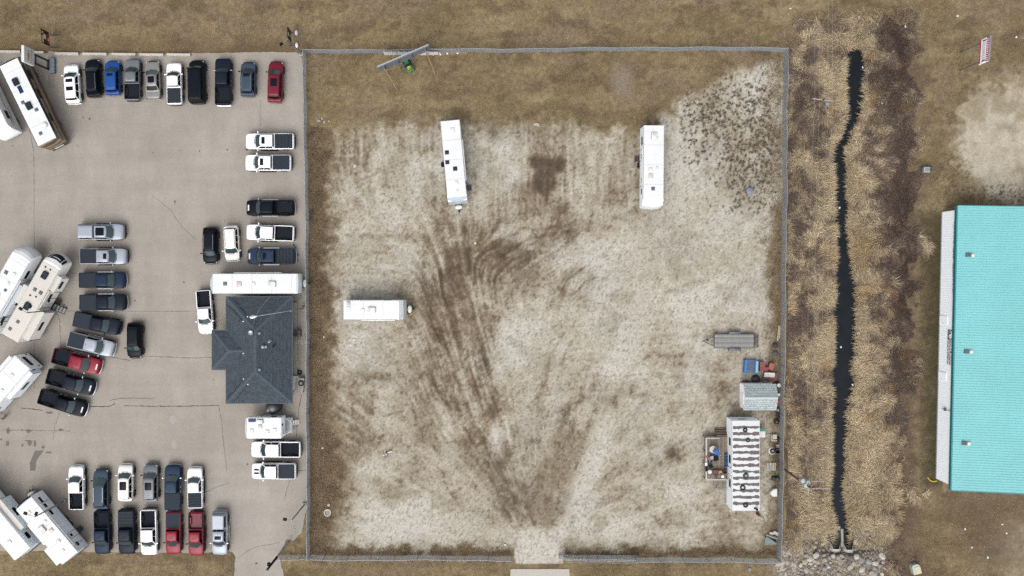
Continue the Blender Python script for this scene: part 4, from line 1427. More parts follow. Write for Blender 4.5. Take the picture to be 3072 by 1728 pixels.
    if hitch and front in ('travel', 'flat'):
        hb = MB().tube((f - .3, .55, floor - .1), (f + .95, .03, floor - .08), .05).tube((f - .3, -.55, floor - .1), (f + .95, -.03, floor - .08), .05)
        hb.tube((f + .9, 0, floor - .08), (f + 1.15, 0, floor - .04), .07, .05)
        obj("hitch", hb, STEEL, root)
        obj("tongue_jack", MB().tube((f + .82, 0, .02), (f + .82, 0, floor + .55), .045).box((f + .82, 0, .03), (.25, .25, .03)).box((f + .82, 0, floor + .58), (.12, .1, .16)), STEEL, root)
        if propane:
            obj("propane_cover", MB().loft([[(f + .42 + .27 * e * math.cos(t), .48 * e * math.sin(t), z) for t in [2 * math.pi * k / 16 for k in range(16)]] for e, z in ((1, floor - .02), (1, floor + .35), (.92, floor + .47), (.6, floor + .52))]), WHPL, root)
    if front == 'fifth':
        obj("kingpin_box", MB().box((f - 1.6, 0, 1.33), (.7, .8, .36), b=.04).tube((f - 1.6, 0, 1.2), (f - 1.6, 0, 1.0), .06), STEEL, root)
        for s in (1, -1):
            obj("landing_leg", MB().tube((f - 3.0, s * .95, floor), (f - 3.0, s * .95, .08), .055).box((f - 3.0, s * .95, .05), (.24, .24, .05)), STEEL, root)
    return root


def vec_ang(x0, y0, x1, y1):
    """world heading (degrees) of the photo direction (x0,y0)->(x1,y1)"""
    return math.degrees(math.atan2(y0 - y1, x1 - x0))


# brown-sided motor coach, top left
t = rv("motorhome", "white-roofed motorhome with brown swirl sides behind the dealer sign", 'motorhome', 82, 302, vec_ang(140, 422, 23, 182), 11.2, 2.5, 3.55, front='coach', roof=RVW, wall=SWIRL, cap=RVK, hitch=False,
       acs=[(2.6, 0.2, DKPL), (-.7, .05, DKPL)], vents=[(.0, .55, VENTG, .34), (-1.5, -.55, VENTG, .34), (-4.3, .25, VENTG, .34)], bow=.2, trim=RVK, rear_cap=SWIRL, rear_bow=.1, floor=.45,
       wins=[(3.2, -1, 2.4, 1.1, .7), (.6, -1, 2.4, 1.2, .6), (-2.6, -1, 2.4, 1.0, .5), (3.2, 1, 2.4, 1.1, .7)], awning=(-4.6, 4.2, -1))
for c in t.children:
    if c.name.startswith("awning"):
        c.material_slots[0].material = RVK
obj("solar_panel", MB().box((1.55, .12, 3.60), (.95, .5, .03), b=.006), PANELB, t)
obj("satellite_dish", MB().lathe([(.30, 0), (.36, .06), (.30, .2), (.12, .27), (.01, .28)], n=20, c=(-3.6, -.65, 3.57)), WHPL, t)
obj("windscreen", MB().loft([[(5.47 + .16 * (1 - (y / 1.15) ** 2), y, 1.75), (5.36 + .2 * (1 - (y / 1.15) ** 2), y, 2.75)] for y in [1.1 * k / 5 for k in range(-5, 6)]], cap0=False, cap1=False, closed=False), WSHLD, t)
for s in (1, -1):
    obj("mirror", MB().box((5.3, s * 1.55, 2.0), (.16, .24, .42), b=.05).tube((5.3, s * 1.25, 2.2), (5.3, s * 1.5, 2.1), .03), RVK, t)
obj("licence_plate_panel", MB().box((-5.75, 0, .75), (.05, 1.2, .28), b=.01), WHPL, t)

# white motorhome cut by the left edge
px_, py_ = 28, 384
hd = vec_ang(23, 182, 150, 440)
d = Vector((math.cos(R(hd)), math.sin(R(hd))))
n_ = Vector((-d.y, d.x))
c = W(px_, py_, 3.3).xy - d * 4.6 - n_ * -1.15 * -1
wm_ = rv("motorhome", "white motorhome with grey streaks, cut off by the left edge", 'motorhome', NX + c.x * PPM * H_CAM / (H_CAM - 3.3), NY - c.y * PPM * H_CAM / (H_CAM - 3.3), hd, 9.4, 2.4, 3.3, front='coach', hitch=False, cap=RVS, bow=.18,
   wins=[(2.6, 1, 2.3, 1.0, .6), (-.4, 1, 2.3, 1.2, .6), (-3, 1, 2.3, .8, .5)], acs=[(-1, 0, WHPL)], vents=[(1.5, .2, WHPL, .36)], wall=RVS)

for x_, z_, l_, t2 in ((2.6, 1.3, 2.6, .16), (1.2, 1.62, 3.4, .10), (-1.5, 1.1, 3.0, .2), (3.4, 1.75, 1.5, .12)):
    obj("side_graphic", MB().loft([[(x_ - l_ / 2, 1.214, z_), (x_ - l_ / 2, 1.214, z_ + .02)], [(x_, 1.214, z_ + .12), (x_, 1.214, z_ + .12 + t2)], [(x_ + l_ / 2, 1.214, z_ + .3), (x_ + l_ / 2, 1.214, z_ + .33)]], closed=False, cap0=False, cap1=False), RVK, wm_)

# fifth wheel with white cap, left edge
hd = 60.0
t = rv("fifth_wheel_trailer", "white fifth wheel trailer with grey slide-out beside the cream one", 'camper trailer', 5, 872, hd, 11.3, 2.45, 3.75, front='fifth', cap=RVW, bow=.42,
       slides=[(-2.6, 1.6, -1, .55, .9, 3.35, RVG)], vents=[(2.2, .6, VENTG, .36), (.3, -.4, VENTG, .26), (2.5, -.35, WHPL, .36), (1.2, -.3, WHPL, .3)], acs=[(-.9, .2, WHPL)],
       wins=[(2.9, -1, 2.7, 1.0, .5), (-3.4, -1, 2.3, 1.0, .6), (2.9, 1, 2.7, 1.0, .5)], door=(-4.1, -1), awning=(-3.2, 2.2, -1))

# cream roofed fifth wheel with dark nose window
hd = 60.2
t = rv("fifth_wheel_trailer", "cream-roofed fifth wheel trailer with dark nose panel and three slide-outs", 'camper trailer', 99, 893, hd, 11.2, 2.3, 3.75, front='fifth', roof=RVC, wall=mat("cream_fibreglass_wall", (228, 225, 219), rough=0.35, var=0.03, vscale=2, a=.8), cap=RVW, bow=.5,
       slides=[(1.7, 3.7, -1, .6, 1.5, 3.4, RVC), (-4.9, -1.0, -1, .85, .9, 3.4, RVC), (-1.6, 1.4 - .6, 1, .75, .9, 3.4, RVC)], acs=[(3.1, .05, DKPL), (-1.2, .05, DKPL)],
       vents=[(1.0, .25, VENTG, .34), (1.0, -.55, VENTG, .36), (-3.4, .1, VENTG, .32), (-4.6, .5, VENTG, .32), (4.0, .5, DKPL, .12), (4.0, -.2, DKPL, .12), (.1, .4, DKPL, .12), (.3, -.3, DKPL, .12)],
       wins=[(.6, -1, 2.3, .9, .5), (3.4, 1, 2.7, .8, .4)], door=(.1, -1), awning=(-.8, 1.6, -1))
fp = [(5.6 - .25, 1.62), (5.6, 1.9), (5.6 - .08, 2.5), (5.6 - .55, 3.45), (5.6 - 1.0, 3.69)]
nw = obj("nose_panel", bowed(fp, 2.28, .5, off=.03, v0=.50, v1=.86, u0=-.62, u1=.62), RVK, t)
for a, b_ in ((-.92, -.70), (.70, .92)):
    obj("nose_panel", bowed(fp, 2.28, .5, off=.03, v0=.48, v1=.82, u0=a, u1=b_), RVK, t)
for k in range(7):
    u_ = -.46 + k * .13
    obj("letter_mark", bowed(fp, 2.28, .5, off=.045, v0=.745, v1=.80, u0=u_, u1=u_ + .085, n=2, m=2), RVL, nw)
st = thing("folding_steps", "black folding entry steps with grey treads below the cream fifth wheel door", 'steps', W(163, 916, .3), R(-30))
st.location.z = .04
for k in range(4):
    obj("tread", MB().box((.35 + .34 * k, 0, .85 - .21 * k), (.27, .72, .05), b=.012), GALV, st)
for s in (1, -1):
    obj("stringer", MB().tube((.1, s * .38, .98), (1.55, s * .38, .08), .035), BLKP, st)
    obj("foot", MB().box((1.5, s * .38, .03), (.12, .08, .06)), BLKP, st)

# white trailer with rear window, lower left
hd = 48.8
d = Vector((math.cos(R(hd)), math.sin(R(hd))))
c = W(68, 1086, 3.5).xy - d * 5.0
t = rv("camper_trailer", "white camper trailer with wide rear window and one slide-out at the left edge", 'camper trailer', NX + c.x * PPM * H_CAM / (H_CAM - 3.5), NY - c.y * PPM * H_CAM / (H_CAM - 3.5), hd + 180, 10.0, 2.45, 3.5, front='fifth', bow=.3,
       slides=[(-4.6, -.4, 1, .55, .95, 3.2, RVW), (-4.4, 1, -1, .6, .95, 3.2, RVW)], vents=[(-3.0, .1, WHPL, .36), (-.8, .4, WHPL, .36), (1.5, -.2, WHPL, .36)], acs=[(.3, 0, WHPL)], wall=RVL,
       wins=[(-4.85 + 0.25, 1, 2.3, .3, .5), (2, 1, 2.4, 1, .5)])
fw = obj("window", MB().box((-5.02, .0, 2.35), (.03, 1.5, .72), b=.01), BLKP, t)
obj("pane", MB().box((-5.04, .0, 2.35), (.02, 1.4, .62), b=.004), GLASS, fw)
obj("entry_step", MB().tube((2.6, 1.25, .8), (2.6, 1.9, .5), .03).tube((3.3, 1.25, .8), (3.3, 1.9, .5), .03).box((2.95, 1.8, .5), (.7, .25, .04)), STEEL, t)

# bottom-left trailers
hd = vec_ang(201, 1667, 74, 1516)
RVI = mat("ivory_rubber_roof", (238, 238, 236), rough=0.6, var=0.05, vscale=1.0, rgb2=(244, 244, 243))
t = rv("camper_trailer", "white camper trailer with dark nose under the slanting light pole, bottom left", 'camper trailer', 139, 1590, hd, 8.9, 2.45, 3.3, front='flat', roof=RVI, cap=DKPL, bow=.28, hitch=True, z_ref=3.3,
       slides=[(-4.1, -1.7, 1, .75, .9, 3.0, RVI), (-1.2, 2.0, 1, .35, .9, 3.0, RVI)], vents=[(3.0, .2, WHPL, .36), (-.4, -.5, mat("beige_vent_lid", (206, 202, 192), rough=.4), .42), (-2.0, -.3, WHPL, .4), (-3.2, 0, WHPL, .34), (.9, -.6, WHPL, .3)], acs=[(.35, .25, WHPL)],
       wins=[(3.4, -1, 2.2, .7, .4), (2.5, -1, 2.2, .45, .4), (1.4, -1, 2.2, .6, .4), (-3.6, -1, 2.2, .45, .4)], door=(-2.3, -1), awning=(-3.6, 3.0, -1), wall=RVL)
hd2 = vec_ang(190, 1665, 60, 1510)
d = Vector((math.cos(R(hd2)), math.sin(R(hd2))))
c = W(66, 1660, 3.4).xy + d * 5.2
t = rv("camper_trailer", "white camper trailer with long grey slide-out in the bottom left corner", 'camper trailer', NX + c.x * PPM * H_CAM / (H_CAM - 3.4), NY - c.y * PPM * H_CAM / (H_CAM - 3.4), hd2, 10.6, 2.45, 3.4, front='flat', bow=.2,
       slides=[(-2.9, 1.6, -1, .75, .8, 3.0, RVC)], vents=[(-3.2, .2, WHPL, .4), (-1, .3, WHPL, .36), (2, 0, WHPL, .36)], acs=[(.4, .3, WHPL)], wins=[(-3.8, -1, 2.2, .8, .6), (2.8, -1, 2.2, .9, .6)], wall=RVL)

# trailer parked above the office
rv("travel_trailer", "long white travel trailer parked against the office roof", 'camper trailer', 765, 851, 0, 10.3, 2.42, 3.2, front='flat', acs=[(2.1, -.05, WHPL)], vents=[(-3.6, 0, VENTG, .38), (-1.9, -.05, mat("stained_vent_lid", (214, 200, 196), rough=.5), .55), (-.15, 0, WHPL, .36)], rear_cap=RVG, rear_bow=.45,
   cap=RVL, bow=.1, awning=(-2.6, 3.2, 1), wins=[(2, 1, 2.1, .9, .5), (-2, 1, 2.1, .9, .5)], door=(.2, -1))
# the three trailers standing in the fenced yard
rv("travel_trailer", "white travel trailer with three black roof fittings in the upper yard", 'camper trailer', 1361, 484, vec_ang(1351, 365, 1372, 592), 10.0, 2.36, 3.2, front='travel', cap=RVG, bow=.06,
   vents=[(.9, .1, DKPL, .44), (.05, -.78, DKPL, .40), (-1.15, -.72, DKPL, .42), (2.6, .1, WHPL, .36), (-3.8, .2, WHPL, .5), (3.6, .1, WHPL, .14)], wins=[(2.2, 1, 2.1, .9, .5), (-2.4, 1, 2.1, .9, .5), (1.8, -1, 2.1, .9, .5)], awning=(-2.6, 2.4, 1), door=(3.1, 1))
rv("travel_trailer", "white travel trailer with one dark roof vent in the right of the yard", 'camper trailer', 1961, 498, -90.5, 9.9, 2.5, 3.2, front='travel', cap=RVW, bow=.24,
   vents=[(2.75, -.05, VENTG, .36), (.45, -.35, WHPL, .42), (1.2, -.35, mat("beige_vent_lid2", (214, 212, 200), rough=.5), .5), (.2, .4, WHPL, .2)], acs=[(-3.6, 0, WHPL)], wins=[(-3.2, -1, 2.1, .9, .8), (1.6, -1, 2.1, .6, .5), (3.0, -1, 2.0, .6, .5)], awning=(-2.2, 2.4, -1), door=(-1.2, -1), hitch=False)
t = rv("travel_trailer", "short white travel trailer with yellow hitch lock in the left of the yard", 'camper trailer', 1122, 930, 0, 7.4, 2.34, 3.05, front='travel', cap=RVW, bow=.06, acs=[(-.25, 0, WHPL)], vents=[(-1.35, -.02, WHPL, .38), (-3.1, .25, WHPL, .38), (-3.1, .85, mat("grey_vent", (190, 190, 188), rough=.5), .36)],
       awning=(-1.6, 2.5, -1), wins=[(1.5, 1, 2.0, .9, .5)])
obj("hitch_lock", MB().box((4.25, -.62, .55), (.34, .07, .06), rz=.5).box((4.12, -.78, .5), (.2, .07, .06), rz=-.8), mat("safety_yellow", (226, 196, 40), rough=.5), t)
for nm, cx, cy in (("entry_step", 1329, 494), ("entry_step", 1917, 497)):
    p = W(cx, cy, .3)
    s = thing(nm, "black folding step on the left side of the upper yard trailer" if cx < 1500 else "black folding step on the left side of the right yard trailer", 'step', (p.x, p.y, gz(p.x, p.y)))
    obj("tread", MB().box((0, 0, .46), (.45, .62, .05), b=.012), BLKP, s)
    for a in (-.26, .26):
        obj("leg", MB().tube((-.18, a, 0), (-.1, a, .45), .025).tube((.18, a, 0), (.1, a, .45), .025), BLKP, s)

# truck camper standing on its jacks south of the office
p = W(795, 1284, 2.8)
t = thing("truck_camper", "white truck camper with blue solar panel and rear balcony below the office", 'camper', (p.x, p.y, .04), math.pi)
bd = [(-2.0, .75), (.55, .75), (.55, 1.55), (2.3, 1.55), (2.45, 1.9), (2.4, 2.45), (2.15, 2.8), (-1.95, 2.8), (-2.0, 2.7)]
obj("body", MB().prof_y(bd, -1.25, 1.25, ins=.06), RVS, t)
rf = obj("roof", MB().loft([[(x, y, 2.815 + .03 * (1 - (y / 1.25) ** 2)) for x in (-1.95, 2.12)] + [(x, y, 2.77) for x in (2.12, -1.95)] for y in [1.2 * k / 4 for k in range(-4, 5)]]), RVW, t)
ac_unit(rf, .6, -.8, 2.83, WHPL, .85, .55)
roof_vent(rf, .55, -.2, 2.835, mat("beige_vent_lid", (206, 202, 192)), .42)
for x, y in ((1.6, .3), (-.3, .45), (-1.2, .25)):
    roof_vent(rf, x, y, 2.835, WHPL, .4)
obj("solar_panel", MB().box((1.55, -.95, 2.86), (.9, .42, .03), b=.005), PANELB, t)
obj("front_cap", bowed([(2.3, 1.56), (2.45, 1.9), (2.4, 2.45), (2.15, 2.79)], 2.44, .12), RVW, t)
pane(t, -.9, -1, 2.0, .6, .4, 1.25)
pane(t, 1.5, 1, 2.2, .8, .4, 1.25)
obj("rear_graphic", MB().box((-2.02, -.35, 2.3), (.012, .22, .7), b=.002).box((-2.02, -.1, 2.05), (.012, .4, .18), b=.002).box((-2.02, .55, 2.0), (.012, .7, .22), b=.002), DKPL, t)
bal = obj("balcony", MB().box((-2.45, 0, .78), (.9, 1.9, .06), b=.01), GALV, t)
obj("railing", MB().path([(-2.0, -1.05, 1.6), (-2.6, -.75, 1.6), (-2.9, -.5, 1.6), (-2.9, .5, 1.6), (-2.6, .8, 1.6), (-2.0, 1.05, 1.6)], .03).tube((-2.9, -.5, .8), (-2.9, -.5, 1.6), .03).tube((-2.9, .5, .8), (-2.9, .5, 1.6), .03).tube((-2.6, .8, .8), (-2.6, .8, 1.6), .03).tube((-2.6, -.75, .8), (-2.6, -.75, 1.6), .03), WHPL, bal)
ld = obj("ladder", MB().tube((-2.9, -.55, .8), (-3.6, -.55, .1), .03).tube((-2.9, -.02, .8), (-3.6, -.02, .1), .03), WHPL, t)
for k in range(4):
    obj("rung", MB().box((-3.0 - .17 * k, -.285, .68 - .17 * k), (.1, .53, .03), b=.008), WHPL, ld)
for x in (-1.7, .9):
    for s in (1, -1):
        obj("jack", MB().tube((x, s * 1.32, .03), (x, s * 1.32, 1.6), .045).box((x, s * 1.32, .03), (.22, .22, .04)).box((x, s * 1.28, 1.3), (.1, .1, .2)), TRIMS, t)
# ------------------------------------------------------------------ sales office
def shingle_mat(name, c0, c1, sx=2.2, sy=6.5, ang=0.0):
    """asphalt shingles: courses and tab joints drawn as fine relief and colour blend"""
    m = bpy.data.materials.new(name)
    m.use_nodes = True
    nt = m.node_tree
    b = nt.nodes["Principled BSDF"]
    b.inputs["Roughness"].default_value = 0.95
    b.inputs["Specular IOR Level"].default_value = 0.1
    tc = nt.nodes.new("ShaderNodeTexCoord")
    mp = nt.nodes.new("ShaderNodeMapping")
    mp.inputs["Rotation"].default_value = (0, 0, ang)
    nt.links.new(tc.outputs["Object"], mp.inputs["Vector"])
    br = nt.nodes.new("ShaderNodeTexBrick")
    br.inputs["Scale"].default_value = 1.0
    br.inputs["Brick Width"].default_value = 1.0 / sx
    br.inputs["Row Height"].default_value = 1.0 / sy
    br.inputs["Mortar Size"].default_value = 0.018
    br.inputs["Mortar Smooth"].default_value = 0.4
    br.inputs["Color1"].default_value = (*lin(c0, ALB), 1)
    br.inputs["Color2"].default_value = (*lin(c1, ALB), 1)
    br.inputs["Mortar"].default_value = (*lin(tuple(v * .62 for v in c0), ALB), 1)
    nt.links.new(mp.outputs["Vector"], br.inputs["Vector"])
    nz = nt.nodes.new("ShaderNodeTexNoise")
    nz.inputs["Scale"].default_value = 6
    nz.inputs["Detail"].default_value = 7
    nt.links.new(tc.outputs["Object"], nz.inputs["Vector"])
    mr = nt.nodes.new("ShaderNodeMapRange")
    mr.inputs["From Min"].default_value = .3
    mr.inputs["From Max"].default_value = .7
    mr.inputs["To Min"].default_value = .78
    mr.inputs["To Max"].default_value = 1.22
    nt.links.new(nz.outputs["Fac"], mr.inputs["Value"])
    vm = nt.nodes.new("ShaderNodeVectorMath")
    vm.operation = 'SCALE'
    nt.links.new(br.outputs["Color"], vm.inputs[0])
    nt.links.new(mr.outputs["Result"], vm.inputs["Scale"])
    nt.links.new(vm.outputs["Vector"], b.inputs["Base Color"])
    bp = nt.nodes.new("ShaderNodeBump")
    bp.inputs["Strength"].default_value = .5
    bp.inputs["Distance"].default_value = .02
    bp.invert = True
    nt.links.new(br.outputs["Fac"], bp.inputs["Height"])
    nt.links.new(bp.outputs["Normal"], b.inputs["Normal"])
    return m


SH_NS = shingle_mat("slate_grey_shingles_rows_across", (76, 85, 94), (90, 99, 108))
SH_EW = shingle_mat("slate_grey_shingles_rows_along", (76, 85, 94), (90, 99, 108), ang=math.pi / 2)
HIPM = mat("ridge_cap_shingles", (74, 86, 98), rough=.95, var=.15, vscale=6)
STUC = mat("pale_stucco", (206, 202, 194), rough=.9, var=.06, vscale=3)
GUT = mat("dark_green_gutter", (44, 62, 66), rough=.5, var=.1, vscale=2)
CONC = mat("weathered_concrete", (172, 168, 160), rough=.9, var=.08, vscale=3, bump=.2)

ZE, SLOPE = 2.75, .42
a = W(679, 891, ZE)
b = W(876, 1209, ZE)
x0, x1, y1, y0 = a.x, b.x, a.y, b.y
w0_ = W(637, 992, ZE)
w1_ = W(637, 1108, ZE)
xw, yw1, yw0 = w0_.x, w0_.y, w1_.y
off = thing("office_building", "sales office with dark slate hip roof beside the chain-link fence", 'building', ((x0 + x1) / 2, (y0 + y1) / 2, 0))
ox, oy = off.location.x, off.location.y
T = lambda x, y, z: (x - ox, y - oy, z)
hwid = (x1 - x0) / 2
zr = ZE + hwid * SLOPE
xm = (x0 + x1) / 2
r0 = T(xm, y0 + hwid, zr)
r1 = T(xm, y1 - hwid, zr)
A, B_, Cc, Dd = T(x0, y0, ZE), T(x1, y0, ZE), T(x1, y1, ZE), T(x0, y1, ZE)
roof = obj("roof", MB().face([A, B_, r0]), SH_NS, off, angle=0)
obj("roof_slope", MB().face([Cc, Dd, r1]), SH_NS, roof, angle=0)
obj("roof_slope", MB().face([B_, Cc, r1, r0]), SH_EW, roof, angle=0)
obj("roof_slope", MB().face([Dd, A, r0, r1]), SH_EW, roof, angle=0)
# wing roof
hwg = (yw1 - yw0) / 2
zwr = ZE + hwg * SLOPE + .0
ym = (yw0 + yw1) / 2
xi = x0 + hwg        # where the wing ridge meets the main slope
rw0 = T(xw + hwg, ym, zwr)
rw1 = T(xi, ym, zwr)
Z3 = .004
e0, e1 = T(xw, yw0, ZE + Z3), T(xw, yw1, ZE + Z3)
v0, v1 = T(x0, yw0, ZE + Z3), T(x0, yw1, ZE + Z3)
rw0, rw1 = (rw0[0], rw0[1], rw0[2] + Z3), (rw1[0], rw1[1], rw1[2] + Z3)
obj("wing_roof", MB().face([e0, v0, rw1, rw0]), SH_NS, off, angle=0)
obj("wing_roof_slope", MB().face([v1, e1, rw0, rw1]), SH_NS, off, angle=0)
obj("wing_roof_slope", MB().face([e1, e0, rw0]), SH_EW, off, angle=0)


def hipcap(p, q, wd=.32):
    p, q = Vector(p), Vector(q)
    d = (q - p)
    n = Vector((-d.y, d.x, 0)).normalized() * wd / 2
    up = Vector((0, 0, .035))
    dz = Vector((0, 0, -wd * .17))
    b = MB()
    k = max(1, int(d.length / .5))
    for i in range(k):
        s, e = p + d * (i / k), p + d * ((i + 1) / k)
        u2 = up * 0.55
        b.face([s + n + u2 + dz, e + n + up + dz, e + up, s + u2])
        b.face([s + u2, e + up, e - n + up + dz, s - n + u2 + dz])
    return b


for p, q in ((A, r0), (B_, r0), (Cc, r1), (Dd, r1), (r0, r1), (e0, rw0), (e1, rw0), (rw0, rw1)):
    obj("ridge_cap", hipcap(p, q), HIPM, roof, angle=0)
wl = MB()
wl.box((0, 0, ZE / 2 - .1), (x1 - x0 - 1.1, y1 - y0 - 1.1, ZE - .2), b=.02)
wl.box(((xw + x0) / 2 + .55 - ox, ym - oy, ZE / 2 - .1), (x0 - xw + .2, yw1 - yw0 - 1.1, ZE - .21), b=.02)
obj("wall", wl, STUC, off)
obj("soffit", MB().box((0, 0, ZE - .08), (x1 - x0 - .06, y1 - y0 - .06, .1), b=.01).box(((xw + x0) / 2 - ox, ym - oy, ZE - .085), (x0 - xw - .04, yw1 - yw0 - .06, .1), b=.01), WHPL, off)
gut = [((x0 + x1) / 2, y0 - .05, x1 - x0 + .2, .1), ((x0 + x1) / 2, y1 + .05, x1 - x0 + .2, .1), (x1 + .05, (y0 + y1) / 2, .1, y1 - y0), (x0 - .05, (y0 + yw0) / 2 - .05, .1, yw0 - y0 - .1), (x0 - .05, (y1 + yw1) / 2 + .05, .1, y1 - yw1 - .1),
       (xw - .05, ym, .1, yw1 - yw0 + .2), ((xw + x0) / 2, yw0 - .05, x0 - xw, .1), ((xw + x0) / 2, yw1 + .05, x0 - xw, .1)]
for gx_, gy_, sx_, sy_ in gut:
    obj("gutter", MB().box((gx_ - ox, gy_ - oy, ZE - .06), (sx_, sy_, .12), b=.015), GUT, off)


def roof_z(x, y):
    """height of the office roof above world point"""
    dmin = min(x - x0, x1 - x, y - y0, y1 - y)
    return ZE + max(0, dmin) * SLOPE


def on_roof(px, py):
    z = ZE + .8
    for _ in range(4):
        p = W(px, py, z)
        z = roof_z(p.x, p.y)
    return W(px, py, z)


for px, py in ((743, 950), (730, 964), (730, 1060), (731, 1137), (744, 1153)):
    p = on_roof(px, py)
    v = obj("soffit_lamp", MB().lathe([(.09, -.03), (.09, .07), (.06, .10)], n=12), WHPL, off, T(p.x, p.y, p.z))
for (ax_, ay_), (bx_, by_) in (((743, 950), (702, 900)), ((730, 964), (681, 914)), ((730, 1060), (638, 1050)), ((731, 1137), (682, 1195)), ((744, 1153), (700, 1206))):
    pts = []
    for k in range(7):
        t_ = k / 6
        p = on_roof(ax_ + (bx_ - ax_) * t_ + (3 if k in (2, 4) else 0), ay_ + (by_ - ay_) * t_)
        pts.append(T(p.x, p.y, p.z + .03))
    obj("cable", MB().path(pts, .022, n=5), BLKP, off)
for px, py in ((779, 1000), (779, 1109)):
    p = on_roof(px, py)
    obj("roof_vent", MB().box((0, 0, .08), (.32, .3, .2), b=.03), mat("slate_vent", (120, 134, 146), rough=.6), off, T(p.x, p.y, p.z))
p = on_roof(790, 1040)
obj("plumbing_vent", MB().lathe([(.13, -.1), (.13, .25), (.2, .26), (.2, .34), (.02, .42)], n=14).box((.28, -.02, .06), (.3, .3, .05), b=.01), GALV, off, T(p.x, p.y, p.z))
p = on_roof(809, 1025)
obj("plumbing_vent", MB().lathe([(.1, -.1), (.1, .3), (.15, .31), (.02, .38)], n=14).box((.05, .1, .06), (.32, .28, .05), b=.01), GALV, off, T(p.x, p.y, p.z))
p = on_roof(822, 1038)
obj("chimney_flue", MB().lathe([(.08, -.1), (.08, .3), (.13, .31), (.13, .36), (.02, .38)], n=12), BLKP, off, T(p.x, p.y, p.z))
p = on_roof(755, 998)
dish = obj("satellite_dish", MB().lathe([(.02, .02), (.18, .05), (.27, .13), (.28, .14), (.18, .07), (.02, .04)], n=18).tube((0, 0, .05), (0, 0, -.35), .025).tube((0, 0, .04), (.2, 0, .3), .012), TRIMS, off, T(p.x, p.y, p.z + .4))
pts = []
for k in range(10):
    t_ = k / 9
    pp = on_roof(757 + 54 * t_ - 14 * math.sin(t_ * 3), 997 - 106 * t_)
    pts.append(T(pp.x, pp.y, pp.z + .03))
obj("cable", MB().path(pts, .02, n=5), TRIMS, off)

# east side of the office: ramp wall, heat pump, odds and ends
p = W(881, 1045, .9)
tag(obj("walkway_slab", MB().box((0, 0, .15), (.55, 11.3, .3), b=.02), CONC, None, (p.x, p.y, .03)), "narrow concrete ledge along the east wall of the office", 'ledge')
p = W(891, 1001, .8)
hp = thing("heat_pump", "dark square heat pump with round fan beside the office", 'heat pump', (p.x, p.y, .03))
obj("cabinet", MB().box((0, 0, .45), (.8, .8, .85), b=.04), mat("grey_cabinet", (84, 88, 92), rough=.5, var=.08, vscale=3), hp)
obj("fan_grille", MB().torus(.28, .02, (0, 0, .885)).torus(.16, .015, (0, 0, .885)).lathe([(.09, .86), (.09, .89), (.01, .9)], n=12), BLKP, hp)
p = W(887, 1090, .1)
tag(obj("hose_loop", MB().loft([[(.26 * math.cos(t_) * e, .5 * math.sin(t_) * e, z) for t_ in [2 * math.pi * k / 24 for k in range(24)]] for e, z in ((.82, .02), (1, .02), (1, .12), (.82, .12), (.82, .02))], cap0=False, cap1=False), WHPL, None, (p.x, p.y, .04)), "white oval hoop lying behind the office", 'hoop')


def tyre_thing(px, py, z, r, label, rim=False, name="tyre", grp=None, tube=.1):
    q = W(px, py, z)
    if rim:
        t_ = thing(name, label, 'tyre', (q.x, q.y, z), 0, grp)
        obj("rubber", MB().torus(r - tube, tube, (0, 0, tube)), RUBBER, t_)
        obj("rim", MB().lathe([(r - tube * 1.9, .03), (r - tube * 1.9, .13), (.09, .12), (.05, .16), (.01, .16)], n=18), GALV, t_)
        return t_
    return tag(obj(name, MB().torus(r - tube, tube, (0, 0, tube)), RUBBER, None, (q.x, q.y, z)), label, 'tyre', grp)


tyre_thing(888, 1112, .04, .32, "grey-rimmed wheel lying flat behind the office", True, "spare_wheel")
tyre_thing(900, 1117, .04, .3, "plain black tyre beside the grey-rimmed wheel")
p = W(888, 1148, .4)
tag(obj("cabinet_door", MB().box((0, 0, .35), (.7, 1.7, .7), b=.03), WHPL, None, (p.x, p.y, .04)), "white chest box standing behind the office", 'box')
p = W(898, 1156, .8)
tb = thing("work_table", "pale square table with a tyre on it behind the office", 'table', (p.x, p.y, .04), -.12)
obj("tabletop", MB().box((0, 0, .74), (1.05, 1.85, .05), b=.012), CONC, tb)
for sx_ in (-.45, .45):
    for sy_ in (-.85, .85):
        obj("leg", MB().box((sx_, sy_, .36), (.07, .07, .72), b=.01), STEEL, tb)
tyre_thing(904, 1150, .81, .36, "wheel with grey hub lying on the pale table", True, "spare_wheel")
p = W(815, 1224, 2.1)
tk = thing("water_tank", "round black plastic tank standing at the south wall of the office", 'tank', (p.x, p.y, .04))
obj("barrel", MB().lathe([(.86, 0), (.88, .1), (.88, 1.5), (.82, 1.75), (.62, 1.95), (.3, 2.05), (.02, 2.07)], n=28), mat("black_polyethylene", (34, 38, 46), rough=.4, var=.1, vscale=3), tk)
obj("lid", MB().lathe([(.2, 2.02), (.2, 2.1), (.05, 2.13)], n=16, c=(-.45, -.3, -.12)), mat("grey_lid", (120, 124, 130), rough=.5), tk)

# ------------------------------------------------------------------ teal metal hall on the right
TEAL = mat("teal_metal_roof", (127, 206, 209), rough=.5, var=.06, vscale=.22)
TEALD = mat("dark_teal_trim", (14, 112, 118), rough=.45, var=.05, vscale=1, a=.75)
MWALL = mat("white_metal_siding", (246, 251, 255), rough=.5, var=.02, vscale=1.2, a=.9)
ZH = 4.0
A_ = W(2874, 617, ZH)
B2 = W(2855, 1471, ZH)
hall = thing("metal_hall", "long white metal building with bright teal ribbed roof", 'building', (A_.x, A_.y, 0), math.atan2(B2.x - A_.x, A_.y - B2.y))
Lh = math.hypot(B2.x - A_.x, B2.y - A_.y)
SL = .10
WH = 22.0
